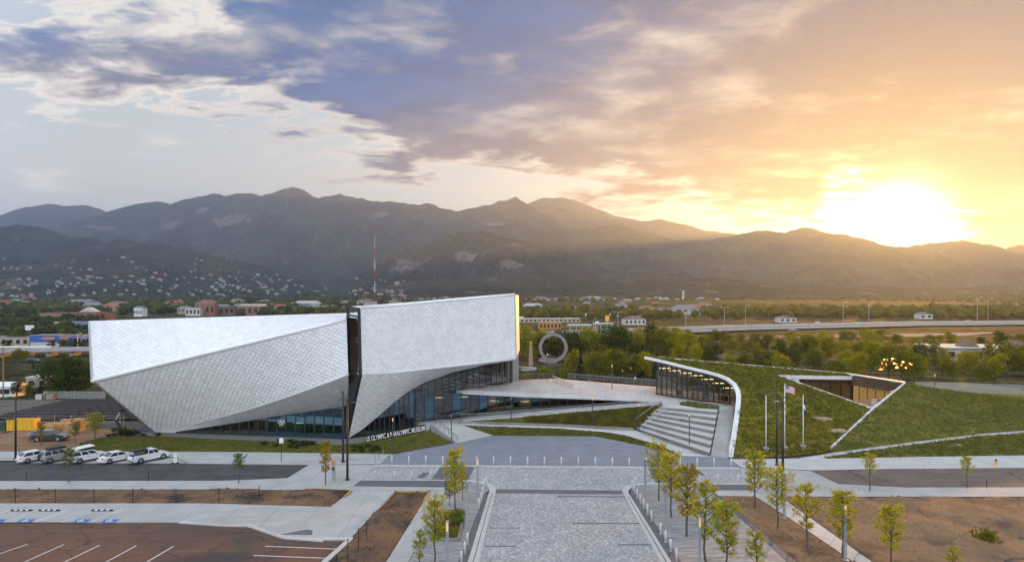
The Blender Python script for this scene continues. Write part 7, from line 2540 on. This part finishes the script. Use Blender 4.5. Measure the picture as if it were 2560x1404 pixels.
MB().lathe([(.38, oh * .94), (.3, oh * .97), (.03, oh)], n=4).build('cap', M_yellow, ob)
fb = empty('fountain_basin', PZ(1312, 923, -.3))
tag(fb, 'round pale fountain basin at the foot of the obelisk', 'fountain')
MB().lathe([(3.9, 0), (4.0, .5), (3.6, .55), (3.5, .3)], n=28).build('rim', M_conc_w, fb)
MB().lathe([(3.5, .05), (3.5, .32)], n=28).build('water', M_window, fb)
building('park_pavilion', 'open park pavilion with purple metal roof behind the green roof', PZ(1858, 918, -.3), (15, 9, 3.0), R(-8), M_bronze, M_purple, 'hip', nwin=3, cat='pavilion', roofh=1.8, over=1.0)
pond = obj('pond', [PZ(2190, 925, -.25), PZ(2260, 925, -.25), PZ(2300, 898, -.25), PZ(2230, 890, -.25), PZ(2180, 900, -.25)], [(0, 1, 2, 3, 4)], mat('pond_water', (.02, .02, .02), .16, spec=.5))
tag(pond, 'small glittering pond among the sun hazed trees', 'water', kind='structure')

# --- freeway, its wall and lights
fw = empty('freeway', (80, 560, 0))
a0, a1, a2 = PZ(1200, 842, 0), PZ(1850, 822, 0.4), PZ(2900, 800, 0.5)
tag(fw, 'pale concrete freeway crossing behind the trees', 'freeway')
fw['kind'] = 'structure'
fi = Vector((-80, -560, 0))
cl_ = [PZ(1180, 842, .1), PZ(1500, 833, .3), PZ(1850, 819, .5), PZ(2250, 810, .5), PZ(2900, 803, .5)]
for k, (off, wd, dz_) in enumerate(((-15, 26, 0), (16, 26, .2))):
    V = []
    for p in cl_:
        V += [p + Vector((0, off - wd / 2, dz_)), p + Vector((0, off + wd / 2, dz_))]
    obj('carriageway', V, [(2 * i, 2 * i + 2, 2 * i + 3, 2 * i + 1) for i in range(4)], M_fwy, fw).location = fi
for off, h, m_, nm in ((-28.5, .9, M_conc, 'barrier'), (1, 1.0, M_conc, 'median_barrier'), (30, 1.0, M_conc, 'barrier')):
    for i in range(4):
        MB().bar(cl_[i] + Vector((0, off, h / 2)), cl_[i + 1] + Vector((0, off, h / 2)), .6, h).build(nm, m_, fw).location = fi
emb = MB()
e0, e1 = PZ(1820, 848, -.3), PZ(2420, 838, -.3)
e2 = PZ(2420, 822, .2)
e3 = PZ(1830, 829, .2)
tag(obj('embankment', [e0, e1, Vector((e2.x, e1.y + 30, .4)), Vector((e3.x, e0.y + 20, .4))], [(0, 1, 2, 3)], M_wallbrown), 'brown bank below the freeway', 'embankment', kind='structure')
for i, (px, by, ty) in enumerate([(1484, 829, 797), (1545, 824, 781), (1597, 822, 790), (1715, 818, 785), (1811, 814, 769), (1864, 812, 765), (2108, 812, 757), (2172, 806, 758), (2443, 802, 745), (2470, 798, 748)]):
    street_lamp(px, by, ty, 'tall freeway lamp, %s from the left' % nth(i), .3, 'freeway lamps', two=(i in (1, 4)))

# roadside strip before the freeway bend
def awning(px, by, w_, h, label, roofm, bandm=None):
    p = PZ(px, by, -.2)
    r = empty('filling_station', p)
    tag(r, label, 'filling station', 'roadside filling stations')
    MB().box((0, 4, h), (w_, 8, .9)).build('canopy', roofm, r)
    if bandm:
        MB().box((0, -.05, h), (w_ + .1, .2, .5)).build('band', bandm, r)
    for k in range(4):
        MB().tube((-w_ * .4 + k * w_ * .266, 4, 0), (-w_ * .4 + k * w_ * .266, 4, h), .25, n=6).build('column', M_white, r)


awning(1450, 829, 16, 4.4, 'white canopied filling station with a green band', M_white, mat('green_band', (.05, .3, .12), .6))
awning(1510, 826, 14, 4.6, 'filling station canopy with a blue and red band', M_white, M_storeblue)
building('restaurant', 'orange brown restaurant beyond the tall trees', at(1376, 824), (16, 10, 5.5), R(3), mat('ochre_wall', (.42, .20, .06), .8), M_tan, nwin=6, cat='restaurant')
building('strip_mall', 'long low strip of shops with a pale roof edge', at(1365, 806), (64, 12, 3.6), R(4), M_tan, M_cream2, nwin=16, cat='shops')
building('depot', 'pale depot building at the end of the roadside strip', at(1588, 812), (18, 12, 5), R(3), M_cream2, M_brownroof, 'hip', nwin=5, cat='depot')
ys_ = empty('roadside_sign', PZ(1518, 826, -.3))
tag(ys_, 'tall yellow roadside sign above the filling stations', 'sign')
dd = ys_.location.y
MB().tube((0, 0, 0), (0, 0, 6.5), .3, n=8).build('post', M_steel, ys_)
MB().box((0, 0, 9.0), (2.9, .5, 3.4)).build('panel', M_yellow, ys_)
MB().box((0, 0, 6.9), (2.6, .5, .7)).build('lower_panel', M_yellow, ys_)
ws_ = empty('roadside_sign', PZ(1493, 826, -.3))
tag(ws_, 'white roadside sign left of the yellow one', 'sign')
MB().tube((0, 0, 0), (0, 0, 4.2), .25, n=8).build('post', M_steel, ws_)
MB().box((0, 0, 5.4), (2.4, .4, 2.4)).build('panel', M_white, ws_)
MB().box((0, -.22, 5.4), (1.2, .03, 1.4)).build('emblem', M_column, ws_)

# camper vans parked in rows
def rv_proto():
    r = empty('camper_van')
    MB().box((0, 0, 1.75), (8.5, 2.5, 2.6), 0, .97).build('body', M_white, r)
    MB().box((-.6, -1.27, 2.2), (5.5, .04, .6)).build('window', M_window, r)
    MB().box((0, 0, .35), (7.5, 2.2, .4)).build('chassis', M_trim, r)
    return r


rv0 = rv_proto()
rvs = [(1290 + i * 14, 799 - i * 1.2, 0) for i in range(7)] + [(1313 + i * 13, 785.5 - i * .3, 1) for i in range(9)] + [(1345 + i * 9.3, 778.4 - i * .35, 2) for i in range(17)] + [(1437 + i * 15, 790.5 - i * .1, 3) for i in range(9)]
rown = ['nearest', 'second', 'farthest', 'right-hand']
cnt = {}
for i, (px, py, rw_) in enumerate(rvs):
    o = rv0 if i == 0 else copy_tree(rv0)
    p = PZ(px + random.uniform(-2, 2), py, -.35)
    o.location = (p.x, p.y, gz(p.x, p.y))
    o.rotation_euler = (0, 0, R(random.uniform(50, 110)))
    s = random.uniform(.75, 1.1)
    o.scale = (s, s, s)
    k = cnt.get(rw_, 0)
    cnt[rw_] = k + 1
    tag(o, 'white camper in the %s row of the camper lot, %s from the left' % (rown[rw_], nth(k)), 'camper', 'campers parked in rows')

# commercial building at the right edge
cb = building('commercial_building', 'low pale commercial building with wide flat roof at the right edge', PZ(2520, 905, -.3), (44, 20, 5.0), R(-6), M_cream2, M_cream2, nwin=9, cat='building', over=2.0)
for i, px in enumerate((-11, 6)):
    MB().add([(px - 3, 3, 5.3), (px + 3, 3, 5.3), (px + 3, 9, 5.3), (px - 3, 9, 5.3), (px, 3, 8.0), (px, 9, 8.0)], [(0, 1, 4), (0, 4, 5, 3), (4, 1, 2, 5), (2, 3, 5)]).build('roof_gable', M_brownroof, cb)
building('house', 'white house beyond the freeway at the right edge', at(2528, 788), (16, 12, 7), R(4), M_white, M_greyroof, 'front_gable', nwin=3, cat='house')
building('house', 'small gabled house beyond the freeway above the pavilion', at(1970, 806), (16, 10, 4.5), R(2), M_cream2, M_brownroof, 'front_gable', nwin=3, cat='house')
building('house', 'pale gabled house beyond the freeway under the sun', at(2316, 797), (14, 10, 5), R(2), M_cream2, M_greyroof, 'front_gable', nwin=2, cat='house')
building('house', 'long pale house beyond the freeway under the sun', at(2150, 786), (20, 10, 5), R(2), M_cream2, M_greyroof, 'gable', nwin=4, cat='house')
building('house', 'white roofed house in the far field', at(2087, 768), (22, 12, 6), R(2), M_white, M_white, 'hip', nwin=3, cat='house')

# meadow rising behind the strip
md_ = obj('meadow', [], [], M_meadow)
bpy.data.objects.remove(md_)
mv = []
for j in range(9):
    for i in range(24):
        d = lerp(1050, 1750, j / 8)
        px = lerp(1290, 2700, i / 23)
        x = (px - 1280) / FPX * d
        z = gz(x, d) + .4 + 9 * math.sin(math.pi * min(1, j / 8 * .9)) * math.sin(math.pi * min(1, max(0, i / 20)))
        mv.append((x, d, z))
tag(obj('meadow', mv, [(j * 24 + i, j * 24 + i + 1, (j + 1) * 24 + i + 1, (j + 1) * 24 + i) for j in range(8) for i in range(23)], M_meadow, smooth=True), 'dry golden meadow rising beyond the camper lot', 'meadow', kind='structure')

# radio mast and far tower
d = 1500
pm_ = Vector(((937 - 1280) / FPX * d, d, 0))
pm_.z = gz(pm_.x, d)
mt = empty('radio_mast', pm_)
tag(mt, 'tall red and white radio mast in front of the mountains', 'mast')
hm_ = P(937, 562, d).z - pm_.z
for k in range(7):
    MB().tube((0, 0, hm_ * k / 7), (0, 0, hm_ * (k + 1) / 7), 0.62 - .05 * k, 0.57 - .05 * k, 6).build('mast_section', M_red if k % 2 == 0 else M_white, mt)
p = at(1708, 0, d=1750)
twr = MB().box((0, 0, 13), (5, 5, 30), 0, .8).box((0, 0, 28.5), (5.2, 5.2, 1.2)).build('water_tower', M_cream2)
twr.location = p
tag(twr, 'pale slab tower beyond the meadow', 'tower')

# --- houses of the town: each one a thing
wallm = [mat('sand_stucco', (.40, .37, .33), .9), M_tan, mat('oat_stucco', (.36, .33, .28), .9), mat('rose_stucco', (.34, .25, .20), .9), mat('grey_siding', (.38, .40, .42), .9)]
roofm = [M_greyroof, M_brownroof, M_redroof, M_brownroof, M_greyroof, mat('pale_roof', (.42, .40, .38), .9)]


def house_mesh(L, D, H, rh, kind):
    mb = MB()
    mb.box((0, D / 2, H / 2 - 2), (L, D, H + 4))
    if kind:
        mb.box((L * .42, D * .25, H * .42 - 2), (L * .5, D * .7, H * .84 + 4))
    mb.cur = 1
    o = .5
    mb.add([(-L / 2 - o, -o, H - .1), (L / 2 + o, -o, H - .1), (L / 2 + o, D + o, H - .1), (-L / 2 - o, D + o, H - .1), (-L * .3, D / 2, H + rh), (L * .3, D / 2, H + rh)], [(0, 1, 5, 4), (2, 3, 4, 5), (1, 2, 5), (3, 0, 4), (3, 2, 1, 0)])
    if kind:
        mb.add([(L * .17 - o, -D * .1 - o, H * .84), (L * .67 + o, -D * .1 - o, H * .84), (L * .42, -D * .1 - o, H * .84 + rh * .8), (L * .17 - o, D * .6, H * .84), (L * .67 + o, D * .6, H * .84), (L * .42, D * .6, H * .84 + rh * .8)], [(0, 1, 2), (0, 2, 5, 3), (2, 1, 4, 5)])
    mb.cur = 2
    for k in range(3):
        mb.box((-L * .36 + k * L * .28, -.05, H * .55), (L * .12, .2, H * .3))
    me = bpy.data.meshes.new('house')
    me.from_pydata([tuple(v) for v in mb.v], [], mb.f)
    for m_ in (wallm[0], roofm[0], M_window):
        me.materials.append(m_)
    me.polygons.foreach_set('material_index', mb.m)
    return me


HM = [house_mesh(15, 10, 5.5, 3, 0), house_mesh(18, 11, 6, 3.5, 1), house_mesh(12, 10, 5.5, 3, 0), house_mesh(20, 12, 7, 3.5, 1)]
from mathutils.bvhtree import BVHTree
bpy.context.view_layer.update()
trees_ = []
for nm in ('wooded_hill', 'rocky_foothill', 'brown_bench_hill', 'main_mountain_range', 'sunset_mountain_range'):
    o = bpy.data.objects[nm]
    trees_.append(BVHTree.FromPolygons([v.co[:] for v in o.data.vertices], [p.vertices[:] for p in o.data.polygons]))


def land_z(x, y):
    z = gz(x, min(y, 3400))
    for t in trees_:
        h = t.ray_cast(Vector((x, y, 3000)), Vector((0, 0, -1)))
        if h[0] is not None:
            z = max(z, h[0].z)
    return z


hr = random.Random(99)
spots = []
def scatter(n, x0, x1, d0, d1, grp, txt, bias=1.0):
    k = 0
    while k < n:
        d = lerp(d0, d1, hr.random() ** bias)
        px = hr.uniform(x0, x1)
        x = (px - 1280) / FPX * d
        if any(abs(x - a) < 14 and abs(d - b) < 22 for a, b, *_ in spots):
            k += .05
            continue
        spots.append((x, d, px, grp, txt))
        k += 1


def look(n, x0, x1, y0, y1, grp, txt, pw=1.0):
    """houses spotted on the slopes, line of sight by line of sight"""
    k = tries = 0
    while k < n and tries < n * 30:
        tries += 1
        px = hr.uniform(x0, x1)
        py = lerp(y1, y0, hr.random() ** pw)
        d_ = Vector(((px - 1280) / FPX, 1, -(py - HOR) / FPX)).normalized()
        best = None
        for t in trees_[:3]:
            h = t.ray_cast(Vector((0, 0, EYE)), d_)
            if h[0] is not None and (best is None or h[3] < best[3]):
                best = h
        if best is None or best[0].y < 1500 or any(abs(best[0].x - a) < 16 and abs(best[0].y - b) < 26 for a, b, *_ in spots):
            continue
        spots.append((best[0].x, best[0].y, px, grp, txt))
        k += 1


look(92, -30, 560, 690, 752, 'houses on the wooded hill', 'small house low on the wooded hill, %s from the left')
look(26, 0, 600, 640, 692, 'upper houses on the wooded hill', 'small house higher on the wooded hill, %s from the left')
look(85, 540, 1010, 688, 742, 'houses below the radio mast', 'small house in the suburb around the radio mast, %s from the left')
scatter(60, 960, 1680, 1820, 2050, 'houses along the foot of the rocky hill', 'house in the row along the far edge of the meadow, %s from the left')
scatter(22, 1330, 1800, 1780, 1850, 'front houses beyond the meadow', 'larger house in the front row beyond the meadow, %s from the left')
scatter(15, -30, 300, 1000, 1300, 'houses behind the mall', 'small house behind the brick mall, %s from the left')
bygrp = {}
for s in spots:
    bygrp.setdefault(s[3], []).append(s)
for g, l in bygrp.items():
    l.sort(key=lambda s: s[2])
    for i, (x, d, px, grp, txt) in enumerate(l):
        o = link(bpy.data.objects.new('house', hr.choice(HM)))
        o.location = (x, d, land_z(x, d) + .2)
        o.rotation_euler = (0, 0, R(hr.uniform(-50, 50)))
        s = hr.uniform(.6, 1.05)
        o.scale = (s, s, s)
        for k, ch in ((0, hr.choice(wallm)), (1, hr.choice(roofm))):
            o.material_slots[k].link = 'OBJECT'
            o.material_slots[k].material = ch
        tag(o, txt % nth(i), 'house', grp)

# more houses among the trees of the town, meshes stretched wider
sh_ = []
for i in range(44):
    px = hr.uniform(-20, 1010) if i < 32 else hr.uniform(1290, 1800)
    d = hr.uniform(820, 1450)
    sh_.append((px, d))
for g_, (lo_, hi_, txt) in enumerate(((-30, 1015, 'low town roof among the trees above the museum, %s from the left'), (1280, 1810, 'low town roof beyond the freeway strip, %s from the left'))):
    for i, (px, d) in enumerate(sorted(p for p in sh_ if lo_ <= p[0] <= hi_)):
        o = link(bpy.data.objects.new('town_building', hr.choice(HM)))
        x = (px - 1280) / FPX * d
        o.location = (x, d, gz(x, d) + 1.5)
        o.rotation_euler = (0, 0, R(hr.uniform(-25, 25)))
        s = hr.uniform(.9, 1.3)
        o.scale = (s * hr.uniform(1.0, 1.9), s, s)
        for k, ch in ((0, hr.choice(wallm)), (1, hr.choice(roofm))):
            o.material_slots[k].link = 'OBJECT'
            o.material_slots[k].material = ch
        tag(o, txt % nth(i), 'building', 'low town roofs')
# ================================================================ HAZE: the evening air over the valley
hz = MB().box((0, 5900, 665), (34000, 13400, 1370))
hm = bpy.data.materials.new('haze')
hm.use_nodes = True
hm.node_tree.nodes.clear()
hk = NT(hm.node_tree)
pv = hk.n('ShaderNodeVolumePrincipled', {'Color': (0.54, 0.69, 0.98), 'Density': 8.0e-5, 'Anisotropy': 0.6})
hm.node_tree.links.new(pv.outputs[0], hk.n('ShaderNodeOutputMaterial').inputs['Volume'])
tag(hz.build('haze', hm), 'evening haze filling the valley air', 'haze', kind='stuff')
